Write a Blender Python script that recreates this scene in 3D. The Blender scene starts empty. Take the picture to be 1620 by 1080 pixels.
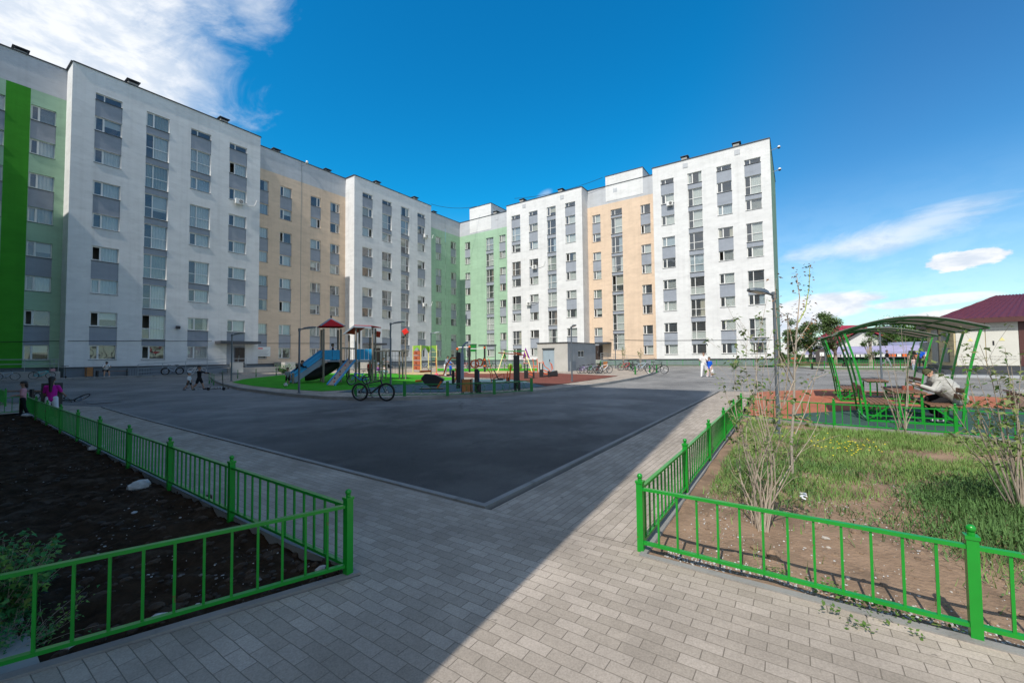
import bpy, bmesh, math, random
from mathutils import Vector, Matrix, noise
R = math.radians
random.seed(7)
S = bpy.context.scene
COL = S.collection
V = Vector
# ------------------------------------------------------------------ camera
FPX, HCAM = 661.96, 1.7
_pi, _ya, _ro = R(2.165), R(34.255), R(-0.614)
_f = V((math.cos(_ya)*math.cos(_pi), math.sin(_ya)*math.cos(_pi), math.sin(_pi)))
_R = V((math.sin(_ya), -math.cos(_ya), 0)); _U = _R.cross(_f)
_r = _R*math.cos(_ro) + _U*math.sin(_ro); _u = -_R*math.sin(_ro) + _U*math.cos(_ro)
cam = bpy.data.cameras.new('camera'); cam.sensor_width = 36; cam.lens = FPX/1620*36
cam.clip_start = 0.05; cam.clip_end = 6000
co = bpy.data.objects.new('camera', cam); COL.objects.link(co)
co.matrix_world = Matrix(((_r.x, _u.x, -_f.x, 0), (_r.y, _u.y, -_f.y, 0), (_r.z, _u.z, -_f.z, HCAM), (0, 0, 0, 1)))
S.camera = co
# ------------------------------------------------------------------ light
SUN_AZ, SUN_EL = R(4.8), R(49)
sd = V((math.cos(SUN_AZ)*math.cos(SUN_EL), math.sin(SUN_AZ)*math.cos(SUN_EL), -math.sin(SUN_EL)))
sl = bpy.data.lights.new('sun', 'SUN'); sl.energy = 3.9; sl.angle = R(0.5); sl.color = (1, .94, .85)
so = bpy.data.objects.new('sun', sl); COL.objects.link(so)
so.rotation_euler = sd.to_track_quat('-Z', 'Y').to_euler()
W = bpy.data.worlds.new('World'); S.world = W; W.use_nodes = True
def world():
    nt = W.node_tree; N = nt.nodes; L = nt.links; N.clear()
    out = N.new('ShaderNodeOutputWorld'); bg = N.new('ShaderNodeBackground')
    sky = N.new('ShaderNodeTexSky'); sky.sky_type = 'NISHITA'; sky.sun_disc = False
    sky.sun_elevation = SUN_EL; sky.sun_rotation = math.atan2(-sd.x, -sd.y)
    sky.altitude = 300; sky.air_density = 1.15; sky.dust_density = 0.25; sky.ozone_density = 1.6
    hs = N.new('ShaderNodeHueSaturation'); hs.inputs['Saturation'].default_value = 1.32; hs.inputs['Value'].default_value = 1.0
    L.new(sky.outputs[0], hs.inputs['Color'])
    tint = N.new('ShaderNodeMix'); tint.data_type = 'RGBA'; tint.blend_type = 'MULTIPLY'; tint.inputs[0].default_value = 1; L.new(hs.outputs[0], tint.inputs[6])
    tc = N.new('ShaderNodeTexCoord')
    def math_(op, a, b=None, c=None, clamp=False):
        n = N.new('ShaderNodeMath'); n.operation = op; n.use_clamp = clamp
        for i, x in enumerate((a, b, c)):
            if x is None: continue
            if isinstance(x, (int, float)): n.inputs[i].default_value = x
            else: L.new(x, n.inputs[i])
        return n.outputs[0]
    sep = N.new('ShaderNodeSeparateXYZ'); L.new(tc.outputs['Generated'], sep.inputs[0])
    dx, dy, dz = sep.outputs
    az = math_('ARCTAN2', dy, dx)                    # radians from +X towards +Y
    el = math_('ARCSINE', dz)
    def noise_(vec, scale, det=8, rough=.55, dist=0.):
        n = N.new('ShaderNodeTexNoise'); n.inputs['Scale'].default_value = scale; n.inputs['Detail'].default_value = det
        n.inputs['Roughness'].default_value = rough; n.inputs['Distortion'].default_value = dist
        L.new(vec, n.inputs['Vector']); return n.outputs['Fac']
    def comb(a, b, c=0.):
        n = N.new('ShaderNodeCombineXYZ')
        for i, x in enumerate((a, b, c)):
            if isinstance(x, (int, float)): n.inputs[i].default_value = x
            else: L.new(x, n.inputs[i])
        return n.outputs[0]
    def ramp(x, a, b):
        n = N.new('ShaderNodeMapRange'); n.interpolation_type = 'SMOOTHSTEP'
        L.new(x, n.inputs[0]); n.inputs[1].default_value = a; n.inputs[2].default_value = b
        return n.outputs[0]
    def ell(azd, eld, ra, re, tilt=0.):              # 1 in the middle .. 0 at the rim of an ellipse of sky
        a = math_('SUBTRACT', az, R(azd)); e = math_('SUBTRACT', el, R(eld))
        ct, st = math.cos(R(tilt)), math.sin(R(tilt))
        a2 = math_('ADD', math_('MULTIPLY', a, ct), math_('MULTIPLY', e, st))
        e2 = math_('SUBTRACT', math_('MULTIPLY', e, ct), math_('MULTIPLY', a, st))
        a2 = math_('DIVIDE', a2, R(ra)); e2 = math_('DIVIDE', e2, R(re))
        return math_('SUBTRACT', 1., math_('SQRT', math_('ADD', math_('MULTIPLY', a2, a2), math_('MULTIPLY', e2, e2))))
    tm = N.new('ShaderNodeMix'); tm.data_type = 'RGBA'; tm.inputs[6].default_value = (.50, .82, .90, 1); tm.inputs[7].default_value = (.07, .97, 1.08, 1)
    L.new(ramp(ell(42, 44, 62, 42), .0, .45), tm.inputs[0]); L.new(tm.outputs[2], tint.inputs[7])
    # cirrus: stretched noise
    wis = noise_(comb(math_('MULTIPLY', math_('ADD', az, math_('MULTIPLY', el, -1.1)), 3.2), math_('MULTIPLY', math_('ADD', el, math_('MULTIPLY', az, .55)), 7.)), 1.3, 9, .62, .6)
    wis2 = noise_(comb(math_('MULTIPLY', az, 2.2), math_('MULTIPLY', el, 16.)), 1.6, 9, .58, .35)
    puf = noise_(comb(math_('MULTIPLY', az, 10.), math_('MULTIPLY', el, 22.), 3.), 1.8, 9, .6, .2)
    def cloud(mask, nz, amt, lo, hi, k=1.):
        return math_('MULTIPLY', ramp(math_('ADD', mask, math_('MULTIPLY', math_('SUBTRACT', nz, .5), amt)), lo, hi), k)
    cl = [cloud(ell(82.5, 29, 18, 18, 0), wis, 1.4, .0, .7, .97),
          cloud(ell(66, 37, 5, 4, -20), wis, 1.7, .1, .9, .55),
          cloud(ell(110, 50, 40, 30, 0), wis, 1.6, .1, .8, .8),
          cloud(ell(-5, 11.3, 13, 2.6, -6), wis, 1.7, .05, 1.0, .75),
          cloud(ell(-11, 12.6, 9, 2.0, -8), wis2, 1.9, .1, 1.0, .6),
          cloud(ell(-13.3, 8.6, 4.6, 1.15, -3), puf, 1.5, .18, .42, 1.),
          cloud(ell(-1.5, 5.0, 8.5, 1.9, -9), wis2, 1.3, .08, .42, 1.),
          cloud(ell(1, 3.6, 6, 2.2, 0), wis2, .8, .05, .4, 1.),
          cloud(ell(-10.8, 5.0, 6, .75, -2), wis2, .8, .05, .45, .9),
          cloud(ell(-12, 3.2, 7, 1.1, 0), puf, .9, .1, .45, .95),
          cloud(ell(-10, .8, 26, 1.9, 0), wis2, .8, .0, .5, .8),
          cloud(ell(29.5, 21.3, 1.6, .8, -30), wis, 1.2, .1, .9, .35)]
    cl.append(math_('MULTIPLY', ramp(el, R(21), R(-1)), .42))
    # the sky behind and beside the camera (seen in window panes): broken cloud, thickened for fill light in the shade
    bk = cloud(math_('MULTIPLY', ramp(dx, .35, -.25), .62), noise_(tc.outputs['Generated'], 2.6, 8, .6, .4), 2.0, .2, .75, .9)
    cl.append(bk)
    tot = cl[0]
    for c in cl[1:]: tot = math_('MAXIMUM', tot, c)
    col = N.new('ShaderNodeMix'); col.data_type = 'RGBA'
    shade = N.new('ShaderNodeMix'); shade.data_type = 'RGBA'
    shade.inputs[6].default_value = (4.3, 4.8, 5.5, 1); shade.inputs[7].default_value = (5.9, 6.05, 6.25, 1)
    L.new(ramp(puf, .35, .62), shade.inputs[0])
    L.new(tot, col.inputs[0]); L.new(tint.outputs[2], col.inputs[6]); L.new(shade.outputs[2], col.inputs[7])
    L.new(col.outputs[2], bg.inputs['Color']); bg.inputs['Strength'].default_value = SKY
    L.new(bg.outputs[0], out.inputs[0])
SKY = 0.15
world()
S.view_settings.view_transform = 'Standard'; S.view_settings.look = 'None'
S.view_settings.exposure = 0.19; S.view_settings.gamma = 1
S.cycles.use_denoising = True
S.cycles.max_bounces = 8; S.cycles.transparent_max_bounces = 12
S.cycles.sample_clamp_indirect = 8
# ------------------------------------------------------------------ terrain and pixel helpers
def gz(x, y):
    t = min(1., max(0., (max(x/54., y/47.)-.3)/.6)); return .33*t*t*(3-2*t)
def ray(px, py):
    return (_f*FPX + _r*(px-810) - _u*(py-540)).normalized()
def G(px, py, dz=0.):
    """point of the terrain seen at a pixel of the photograph"""
    d = ray(px, py); z = dz
    for _ in range(30):
        t = (z-HCAM)/d.z if d.z < -1e-5 else 90.
        t = min(max(t, 0.5), 140.); p = V((d.x*t, d.y*t, 0)); z = gz(p.x, p.y)+dz
    return V((p.x, p.y, z))
def ZA(px, py, P):
    """height seen at a pixel above the ground point P"""
    d = ray(px, py); k = math.hypot(P[0], P[1])/math.hypot(d.x, d.y); return HCAM + d.z*k
def PX(px, py, X): d = ray(px, py); k = X/d.x; return V((X, d.y*k, HCAM+d.z*k))
def PY(px, py, Y): d = ray(px, py); k = Y/d.y; return V((d.x*k, Y, HCAM+d.z*k))
# ------------------------------------------------------------------ materials
MATS = {}
def pm(name, col, rough=.7, metal=0., var=.12, scale=2., bump=0., bscale=40., stretch=(1, 1, 1), col2=None, c2lo=.55, c2hi=.7, c2scale=1., coat=0., spec=.5, det=6):
    if name in MATS: return MATS[name]
    m = bpy.data.materials.new(name); m.use_nodes = True; nt = m.node_tree; N = nt.nodes; L = nt.links
    b = N['Principled BSDF']; b.inputs['Roughness'].default_value = rough; b.inputs['Metallic'].default_value = metal
    b.inputs['Specular IOR Level'].default_value = spec
    if coat: b.inputs['Coat Weight'].default_value = coat; b.inputs['Coat Roughness'].default_value = .15
    c = (*col, 1)
    if var or bump or col2:
        g = N.new('ShaderNodeNewGeometry'); mp = N.new('ShaderNodeMapping'); mp.inputs['Scale'].default_value = stretch
        L.new(g.outputs['Position'], mp.inputs[0])
    if var:
        n = N.new('ShaderNodeTexNoise'); n.inputs['Scale'].default_value = scale; n.inputs['Detail'].default_value = det; n.inputs['Roughness'].default_value = .6
        L.new(mp.outputs[0], n.inputs['Vector'])
        mx = N.new('ShaderNodeMix'); mx.data_type = 'RGBA'
        mx.inputs[6].default_value = tuple(x*(1-var) for x in col)+(1,); mx.inputs[7].default_value = tuple(min(1, x*(1+var)) for x in col)+(1,)
        mr = N.new('ShaderNodeMapRange'); mr.inputs[1].default_value = .3; mr.inputs[2].default_value = .7
        L.new(n.outputs['Fac'], mr.inputs[0]); L.new(mr.outputs[0], mx.inputs[0]); o = mx.outputs[2]
    else: o = None
    if col2:
        n = N.new('ShaderNodeTexNoise'); n.inputs['Scale'].default_value = c2scale; n.inputs['Detail'].default_value = 8; n.inputs['Roughness'].default_value = .65
        L.new(mp.outputs[0], n.inputs['Vector'])
        mr = N.new('ShaderNodeMapRange'); mr.inputs[1].default_value = c2lo; mr.inputs[2].default_value = c2hi; L.new(n.outputs['Fac'], mr.inputs[0])
        mx = N.new('ShaderNodeMix'); mx.data_type = 'RGBA'; L.new(mr.outputs[0], mx.inputs[0])
        if o: L.new(o, mx.inputs[6])
        else: mx.inputs[6].default_value = c
        mx.inputs[7].default_value = (*col2, 1); o = mx.outputs[2]
    if o: L.new(o, b.inputs['Base Color'])
    else: b.inputs['Base Color'].default_value = c
    if bump:
        n = N.new('ShaderNodeTexNoise'); n.inputs['Scale'].default_value = bscale; n.inputs['Detail'].default_value = 4
        L.new(mp.outputs[0], n.inputs['Vector']); bu = N.new('ShaderNodeBump'); bu.inputs['Strength'].default_value = bump; bu.inputs['Distance'].default_value = .02
        L.new(n.outputs['Fac'], bu.inputs['Height']); L.new(bu.outputs[0], b.inputs['Normal'])
    MATS[name] = m; return m
def glass_mat(name, tint=.8, ior=1.9):
    m = bpy.data.materials.new(name); m.use_nodes = True; nt = m.node_tree; N = nt.nodes; L = nt.links; N.clear()
    o = N.new('ShaderNodeOutputMaterial'); t = N.new('ShaderNodeBsdfTransparent'); t.inputs[0].default_value = (tint*.95, tint, tint*.98, 1)
    g = N.new('ShaderNodeBsdfGlossy'); g.inputs['Roughness'].default_value = .02; g.inputs[0].default_value = (.95, .97, 1, 1)
    lw = N.new('ShaderNodeLayerWeight'); lw.inputs[0].default_value = .5; p5 = N.new('ShaderNodeMath'); p5.operation = 'POWER'; p5.inputs[1].default_value = 4.; L.new(lw.outputs['Facing'], p5.inputs[0])
    f = N.new('ShaderNodeMath'); f.operation = 'MULTIPLY_ADD'; f.inputs[1].default_value = .85; f.inputs[2].default_value = .12; L.new(p5.outputs[0], f.inputs[0]); mx = N.new('ShaderNodeMixShader')
    gm = N.new('ShaderNodeNewGeometry'); n = N.new('ShaderNodeTexNoise'); n.inputs['Scale'].default_value = .9; n.inputs['Detail'].default_value = 1
    L.new(gm.outputs['Position'], n.inputs['Vector']); bu = N.new('ShaderNodeBump'); bu.inputs['Strength'].default_value = .25; bu.inputs['Distance'].default_value = .08
    L.new(n.outputs['Fac'], bu.inputs['Height']); L.new(bu.outputs[0], g.inputs['Normal'])
    df = N.new('ShaderNodeBsdfDiffuse'); df.inputs[0].default_value = (.50, .52, .53, 1); dm = N.new('ShaderNodeMixShader'); dm.inputs[0].default_value = .09; L.new(t.outputs[0], dm.inputs[1]); L.new(df.outputs[0], dm.inputs[2])
    L.new(f.outputs[0], mx.inputs[0]); L.new(dm.outputs[0], mx.inputs[1]); L.new(g.outputs[0], mx.inputs[2]); L.new(mx.outputs[0], o.inputs[0]); return m
GLASS = glass_mat('window glass')
# ------------------------------------------------------------------ mesh builder
class MB:
    def __init__(s): s.v = []; s.f = []; s.m = []; s.mat = 0
    def quad(s, *p):
        i = len(s.v); s.v += [tuple(q) for q in p]; s.f.append(tuple(range(i, i+len(p)))); s.m.append(s.mat); return s
    def obox(s, c, ax, ay, az):
        """box from centre and three half-extent vectors"""
        c, ax, ay, az = V(c), V(ax), V(ay), V(az); i = len(s.v)
        for a, b, d in ((-1, -1, -1), (1, -1, -1), (1, 1, -1), (-1, 1, -1), (-1, -1, 1), (1, -1, 1), (1, 1, 1), (-1, 1, 1)):
            s.v.append(tuple(c+ax*a+ay*b+az*d))
        for q in ((0, 3, 2, 1), (4, 5, 6, 7), (0, 1, 5, 4), (1, 2, 6, 5), (2, 3, 7, 6), (3, 0, 4, 7)):
            s.f.append(tuple(i+k for k in q)); s.m.append(s.mat)
        return s
    def box(s, x0, x1, y0, y1, z0, z1):
        return s.obox(((x0+x1)/2, (y0+y1)/2, (z0+z1)/2), ((x1-x0)/2, 0, 0), (0, (y1-y0)/2, 0), (0, 0, (z1-z0)/2))
    def bar(s, a, b, w, h, up=(0, 0, 1)):
        """rectangular bar between two points; w across, h along up"""
        a, b = V(a), V(b); d = b-a; l = d.length
        if l < 1e-6: return s
        d /= l; up = V(up); sx = d.cross(up)
        if sx.length < 1e-3: sx = d.cross(V((1, 0, 0)))
        sx.normalize(); uz = sx.cross(d)
        return s.obox((a+b)/2, d*l/2, sx*w/2, uz*h/2)
    def tube(s, pts, r, n=8, cap=True, flat=None):
        """tube along points; r one radius or a list; flat=(axis, factor) squashes"""
        pts = [V(p) for p in pts]; rs = r if isinstance(r, (list, tuple)) else [r]*len(pts)
        i0 = len(s.v); prev = None
        for k, p in enumerate(pts):
            d = (pts[min(k+1, len(pts)-1)]-pts[max(k-1, 0)])
            d = d.normalized() if d.length > 1e-9 else V((0, 0, 1))
            a = prev if prev is not None else (V((0, 0, 1)) if abs(d.z) < .9 else V((1, 0, 0)))
            x = (a-d*a.dot(d))
            if x.length < 1e-4: x = d.orthogonal()
            x.normalize(); y = d.cross(x); prev = x
            for j in range(n):
                t = 2*math.pi*j/n; s.v.append(tuple(p+(x*math.cos(t)+y*math.sin(t))*rs[k]))
        for k in range(len(pts)-1):
            for j in range(n):
                a = i0+k*n+j; b = i0+k*n+(j+1) % n; s.f.append((a, b, b+n, a+n)); s.m.append(s.mat)
        if cap:
            s.f.append(tuple(i0+j for j in range(n))[::-1]); s.m.append(s.mat)
            e = i0+(len(pts)-1)*n; s.f.append(tuple(e+j for j in range(n))); s.m.append(s.mat)
        return s
    def ball(s, c, rx, ry=None, rz=None, nu=10, nv=7, rot=None):
        ry = ry or rx; rz = rz or rx; c = V(c); i0 = len(s.v)
        for a in range(nv+1):
            t = math.pi*a/nv
            for b in range(nu):
                p = 2*math.pi*b/nu; q = V((rx*math.sin(t)*math.cos(p), ry*math.sin(t)*math.sin(p), rz*math.cos(t)))
                if rot: q = rot @ q
                s.v.append(tuple(c+q))
        for a in range(nv):
            for b in range(nu):
                i = i0+a*nu+b; j = i0+a*nu+(b+1) % nu
                s.f.append((i, i+nu, j+nu, j)); s.m.append(s.mat)
        return s
    def ring(s, c, ax, r, t, n=28, k=6):
        """torus: centre, axis, radius, tube radius"""
        ax = V(ax).normalized(); x = ax.orthogonal().normalized(); y = ax.cross(x); c = V(c); i0 = len(s.v)
        for i in range(n):
            a = 2*math.pi*i/n; d = x*math.cos(a)+y*math.sin(a)
            for j in range(k):
                b = 2*math.pi*j/k; s.v.append(tuple(c+d*(r+t*math.cos(b))+ax*t*math.sin(b)))
        for i in range(n):
            for j in range(k):
                s.f.append((i0+i*k+j, i0+((i+1) % n)*k+j, i0+((i+1) % n)*k+(j+1) % k, i0+i*k+(j+1) % k)); s.m.append(s.mat)
        return s
    def prism(s, poly, z0, z1):
        n = len(poly); i = len(s.v)
        s.v += [(p[0], p[1], z0) for p in poly]+[(p[0], p[1], z1) for p in poly]
        s.f.append(tuple(range(i, i+n))[::-1]); s.m.append(s.mat); s.f.append(tuple(range(i+n, i+2*n))); s.m.append(s.mat)
        for k in range(n):
            a = i+k; b = i+(k+1) % n; s.f.append((a, b, b+n, a+n)); s.m.append(s.mat)
        return s
    def plate(s, poly3, n, t):
        """flat outline (3-D points) extruded by thickness t along n"""
        n = V(n).normalized()*t; k = len(poly3); i = len(s.v)
        s.v += [tuple(p) for p in poly3]+[tuple(V(p)+n) for p in poly3]
        s.f.append(tuple(range(i, i+k))[::-1]); s.m.append(s.mat); s.f.append(tuple(range(i+k, i+2*k))); s.m.append(s.mat)
        for q in range(k):
            a = i+q; b = i+(q+1) % k; s.f.append((a, b, b+k, a+k)); s.m.append(s.mat)
        return s
    def mesh(s, name, mats, inv=None, smooth=False):
        me = bpy.data.meshes.new(name); vs = s.v if inv is None else [tuple(inv @ V(p)) for p in s.v]
        me.from_pydata(vs, [], s.f)
        mats = mats if isinstance(mats, (list, tuple)) else [mats]
        for m in mats: me.materials.append(m)
        if len(mats) > 1: me.polygons.foreach_set('material_index', s.m)
        if smooth: me.polygons.foreach_set('use_smooth', [True]*len(s.f))
        me.update(); return me
def rmat(o):
    return Matrix.Translation(o.location) @ o.rotation_euler.to_matrix().to_4x4()
def props(o, label=None, cat=None, group=None, kind=None):
    if label: o['label'] = label
    if cat: o['category'] = cat
    if group: o['group'] = group
    if kind: o['kind'] = kind
    return o
def thing(name, label, cat, loc=(0, 0, 0), rot=(0, 0, 0), group=None):
    o = bpy.data.objects.new(name, None); COL.objects.link(o); o.location = loc
    o.rotation_euler = rot if isinstance(rot, (tuple, list)) else (0, 0, rot); o.empty_display_size = .3
    return props(o, label, cat, group)
def part(name, mb, mats, parent=None, world=False, smooth=False, bevel=0., label=None):
    """one mesh object under parent. world=True: the builder's points are world points"""
    inv = None
    if world and parent is not None:
        root = parent
        while root.parent: root = root.parent
        inv = rmat(root).inverted()
    me = mb.mesh(name, mats, inv, smooth); o = bpy.data.objects.new(name, me); COL.objects.link(o); o.parent = parent
    if bevel:
        b = o.modifiers.new('bevel', 'BEVEL'); b.width = bevel; b.segments = 2; b.limit_method = 'ANGLE'
    if smooth:
        try: me.set_sharp_from_angle(angle=R(40))
        except Exception: pass
    if label: o['label'] = label
    return o
def single(name, mb, mats, label, cat, group=None, smooth=False, base=None, world=False):
    """a thing that is one mesh; base = world origin"""
    inv = Matrix.Translation(V(base)).inverted() if base is not None and world else None
    me = mb.mesh(name, mats, inv, smooth); o = bpy.data.objects.new(name, me); COL.objects.link(o)
    if base is not None: o.location = base
    if smooth:
        try: me.set_sharp_from_angle(angle=R(40))
        except Exception: pass
    return props(o, label, cat, group)
def struct(name, mb, mats, smooth=False):
    o = part(name, mb, mats, None, smooth=smooth); o['kind'] = 'structure'; return o
def kids(o): return [c for c in COL.objects if c.parent == o]
def copy_tree(o, parent=None):
    c = o.copy(); COL.objects.link(c)
    if parent is not None: c.parent = parent
    for ch in list(o.children): copy_tree(ch, c)
    return c
def sheet(poly, dz, step=2.5):
    """polygon draped on the terrain at height dz"""
    bm = bmesh.new(); vs = [bm.verts.new((p[0], p[1], 0)) for p in poly]; fc_ = bm.faces.new(vs); fc_.normal_update()
    if fc_.normal.z < 0: fc_.normal_flip()
    bmesh.ops.triangulate(bm, faces=bm.faces[:], ngon_method='EAR_CLIP')
    xs = [p[0] for p in poly]; ys = [p[1] for p in poly]
    for ax, lo, hi in ((0, min(xs), max(xs)), (1, min(ys), max(ys))):
        k = math.floor(lo/step)*step+step
        while k < hi and k < 75:
            if k > -40:
                co_ = V((k, 0, 0)) if ax == 0 else V((0, k, 0)); no = V((1, 0, 0)) if ax == 0 else V((0, 1, 0))
                bmesh.ops.bisect_plane(bm, geom=bm.verts[:]+bm.edges[:]+bm.faces[:], plane_co=co_, plane_no=no)
            k += step
    mb = MB()
    for v in bm.verts: mb.v.append((v.co.x, v.co.y, gz(v.co.x, v.co.y)+dz))
    bm.verts.index_update()
    for f in bm.faces:
        f.normal_update(); idx = [v.index for v in f.verts]
        if f.normal.z < 0: idx.reverse()
        mb.f.append(tuple(idx)); mb.m.append(0)
    bm.free(); return mb
def kerb(pts, w, z0, z1, step=1.0, closed=False):
    """kerb of given width on the left side of the polyline, draped"""
    P = [V((p[0], p[1])) for p in pts]
    if closed: P.append(P[0])
    Q = [P[0]]
    for a, b in zip(P, P[1:]):
        n = max(1, int((b-a).length/step)); Q += [a+(b-a)*(i/n) for i in range(1, n+1)]
    mb = MB()
    for i, a in enumerate(Q):
        d = (Q[min(i+1, len(Q)-1)]-Q[max(i-1, 0)]).normalized(); n = V((-d.y, d.x)); b = a+n*w
        g = gz(a.x, a.y)
        mb.v += [(a.x, a.y, g+z0), (a.x, a.y, g+z1), (b.x, b.y, g+z1), (b.x, b.y, g+z0)]
    for i in range(len(Q)-1):
        for k in range(4):
            a = i*4+k; b = i*4+(k+1) % 4; mb.f.append((a, a+4, b+4, b)); mb.m.append(0)
    for e in (0, (len(Q)-1)*4): mb.f.append((e, e+1, e+2, e+3)); mb.m.append(0)
    return mb
# ------------------------------------------------------------------ setting materials
def plaster(name, col, var=.07):
    m = pm(name, col, .9, var=var, scale=.35, bump=.35, bscale=9, stretch=(1, 1, 2.2), col2=tuple(x*.86 for x in col), c2lo=.48, c2hi=.78, c2scale=1.2, spec=.2)
    nt = m.node_tree; N = nt.nodes; L = nt.links; b = N['Principled BSDF']; src = b.inputs['Base Color'].links[0].from_socket; g = N.new('ShaderNodeNewGeometry')
    # rain streaks and faint lift joints
    mp = N.new('ShaderNodeMapping'); mp.inputs['Scale'].default_value = (2.6, 2.6, .10); L.new(g.outputs['Position'], mp.inputs[0]); n = N.new('ShaderNodeTexNoise'); n.inputs['Scale'].default_value = 1; n.inputs['Detail'].default_value = 5; L.new(mp.outputs[0], n.inputs['Vector'])
    r = N.new('ShaderNodeMapRange'); L.new(n.outputs['Fac'], r.inputs[0]); r.inputs[1].default_value = .5; r.inputs[2].default_value = .75; r.inputs[3].default_value = 1; r.inputs[4].default_value = .915
    mp2 = N.new('ShaderNodeMapping'); mp2.inputs['Scale'].default_value = (.12, .12, 1.9); L.new(g.outputs['Position'], mp2.inputs[0]); n2 = N.new('ShaderNodeTexNoise'); n2.inputs['Scale'].default_value = 1; n2.inputs['Detail'].default_value = 3; L.new(mp2.outputs[0], n2.inputs['Vector'])
    r2 = N.new('ShaderNodeMapRange'); L.new(n2.outputs['Fac'], r2.inputs[0]); r2.inputs[1].default_value = .35; r2.inputs[2].default_value = .65; r2.inputs[3].default_value = .965; r2.inputs[4].default_value = 1.015
    mu = N.new('ShaderNodeMath'); mu.operation = 'MULTIPLY'; L.new(r.outputs[0], mu.inputs[0]); L.new(r2.outputs[0], mu.inputs[1]); cc = N.new('ShaderNodeCombineColor'); [L.new(mu.outputs[0], cc.inputs[i]) for i in range(3)]
    mx = N.new('ShaderNodeMix'); mx.data_type = 'RGBA'; mx.blend_type = 'MULTIPLY'; mx.inputs[0].default_value = 1; L.new(src, mx.inputs[6]); L.new(cc.outputs[0], mx.inputs[7]); L.new(mx.outputs[2], b.inputs['Base Color'])
    return m
WHITE = plaster('white plaster', (.70, .705, .705)); BEIGE = plaster('beige plaster', (.70, .545, .41))
LGREEN = plaster('light green plaster', (.345, .515, .37)); DGREEN = plaster('strong green plaster', (.05, .28, .025))
GRAYP = plaster('grey blue plaster', (.31, .34, .39)); BANDG = plaster('pale grey plaster', (.50, .52, .55))
PLINTH = plaster('grey plinth render', (.20, .23, .26)); DARKM = pm('dark flashing metal', (.05, .055, .065), .5, var=.1)
ROOM = pm('room shade', (.24, .23, .21), .95, var=.25, scale=.6)
FRAME = pm('white window plastic', (.72, .72, .70), .45, var=.04)
SILLM = pm('dark sill metal', (.07, .075, .085), .5, var=.1)
CURT = [pm('white sheer curtain', (.72, .72, .70), .9, var=.05), pm('grey green curtain', (.42, .45, .42), .9, var=.08), pm('cream blind', (.62, .56, .46), .9, var=.06),
        pm('pale blue curtain', (.50, .56, .62), .9, var=.08), pm('brown curtain', (.30, .22, .17), .9, var=.1), pm('white foil film', (.82, .83, .84), .35, var=.12, scale=6, bump=.6, bscale=7)]
CONC = pm('raw concrete', (.33, .32, .30), .9, var=.12, scale=1.5, bump=.25, bscale=25)
def sill(k): return 1.88+2.8*(k-1)
WH, TD, ATT = 1.23, .97, (24.15, 24.72)
def cells(kind, n_floor=8):
    """cells (z0,z1,type) from the top of a window column to its foot"""
    c = []; s = sill; t = lambda k: sill(k)+WH
    if kind in ('A', 'P'):
        if kind == 'A': c += [(ATT[0], ATT[1], 'win'), (t(8), ATT[0], 'gray')]
        for hi in (8, 6, 4, 2): c += [(s(hi), t(hi), 'win'), (t(hi-1), s(hi), 'gray'), (s(hi-1), t(hi-1), 'win')]
    elif kind == 'Ad':
        c = cells('A')[:-1]+[(1.25, t(1), 'gray')]
    elif kind == 'B':
        c += [(23.4, 24.75, 'win')]; top = 23.4
        for k in range(8, 1, -1): c += [(t(k), top, 'gray'), (s(k)-TD, t(k), 'tall')]; top = s(k)-TD
        c += [(t(1), top, 'gray'), (s(1), t(1), 'win')]
    elif kind == 'Bn':
        top = None
        for k in range(8, 1, -1):
            if top: c += [(t(k), top, 'gray')]
            c += [(s(k)-TD, t(k), 'tall')]; top = s(k)-TD
        c += [(t(1), top, 'gray'), (s(1), t(1), 'win')]
    elif kind == 'Bs':                                     # stairwell: half a floor lower
        c += [(22.14, 22.96, 'win'), (21.74, 22.14, 'gray')]
        for j in range(7):
            T = 21.74-2.8*j; c += [(T-2.34, T, 'tall')]
            if j < 6: c += [(T-2.8, T-2.34, 'gray')]
    elif kind in ('C', 'Cr'):
        c += [(ATT[0], ATT[1], 'win'), (t(8), ATT[0], 'gray')]
        for hi in (8, 6, 4): c += [(s(hi)-TD, t(hi), 'tall'), (t(hi-1), s(hi)-TD, 'gray'), (s(hi-1), t(hi-1), 'win')]
        if kind == 'C': c += [(s(2), t(2), 'win'), (t(1), s(2), 'gray'), (s(1), t(1), 'win')]
        else: c += [(s(2)-TD, t(2), 'tall'), (t(1), s(2)-TD, 'gray'), (s(1), t(1), 'win')]
    return c
ZTOP, ZBAND, ZPL = 26.6, 23.98, 1.25
WRND = random.Random(21)
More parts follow.
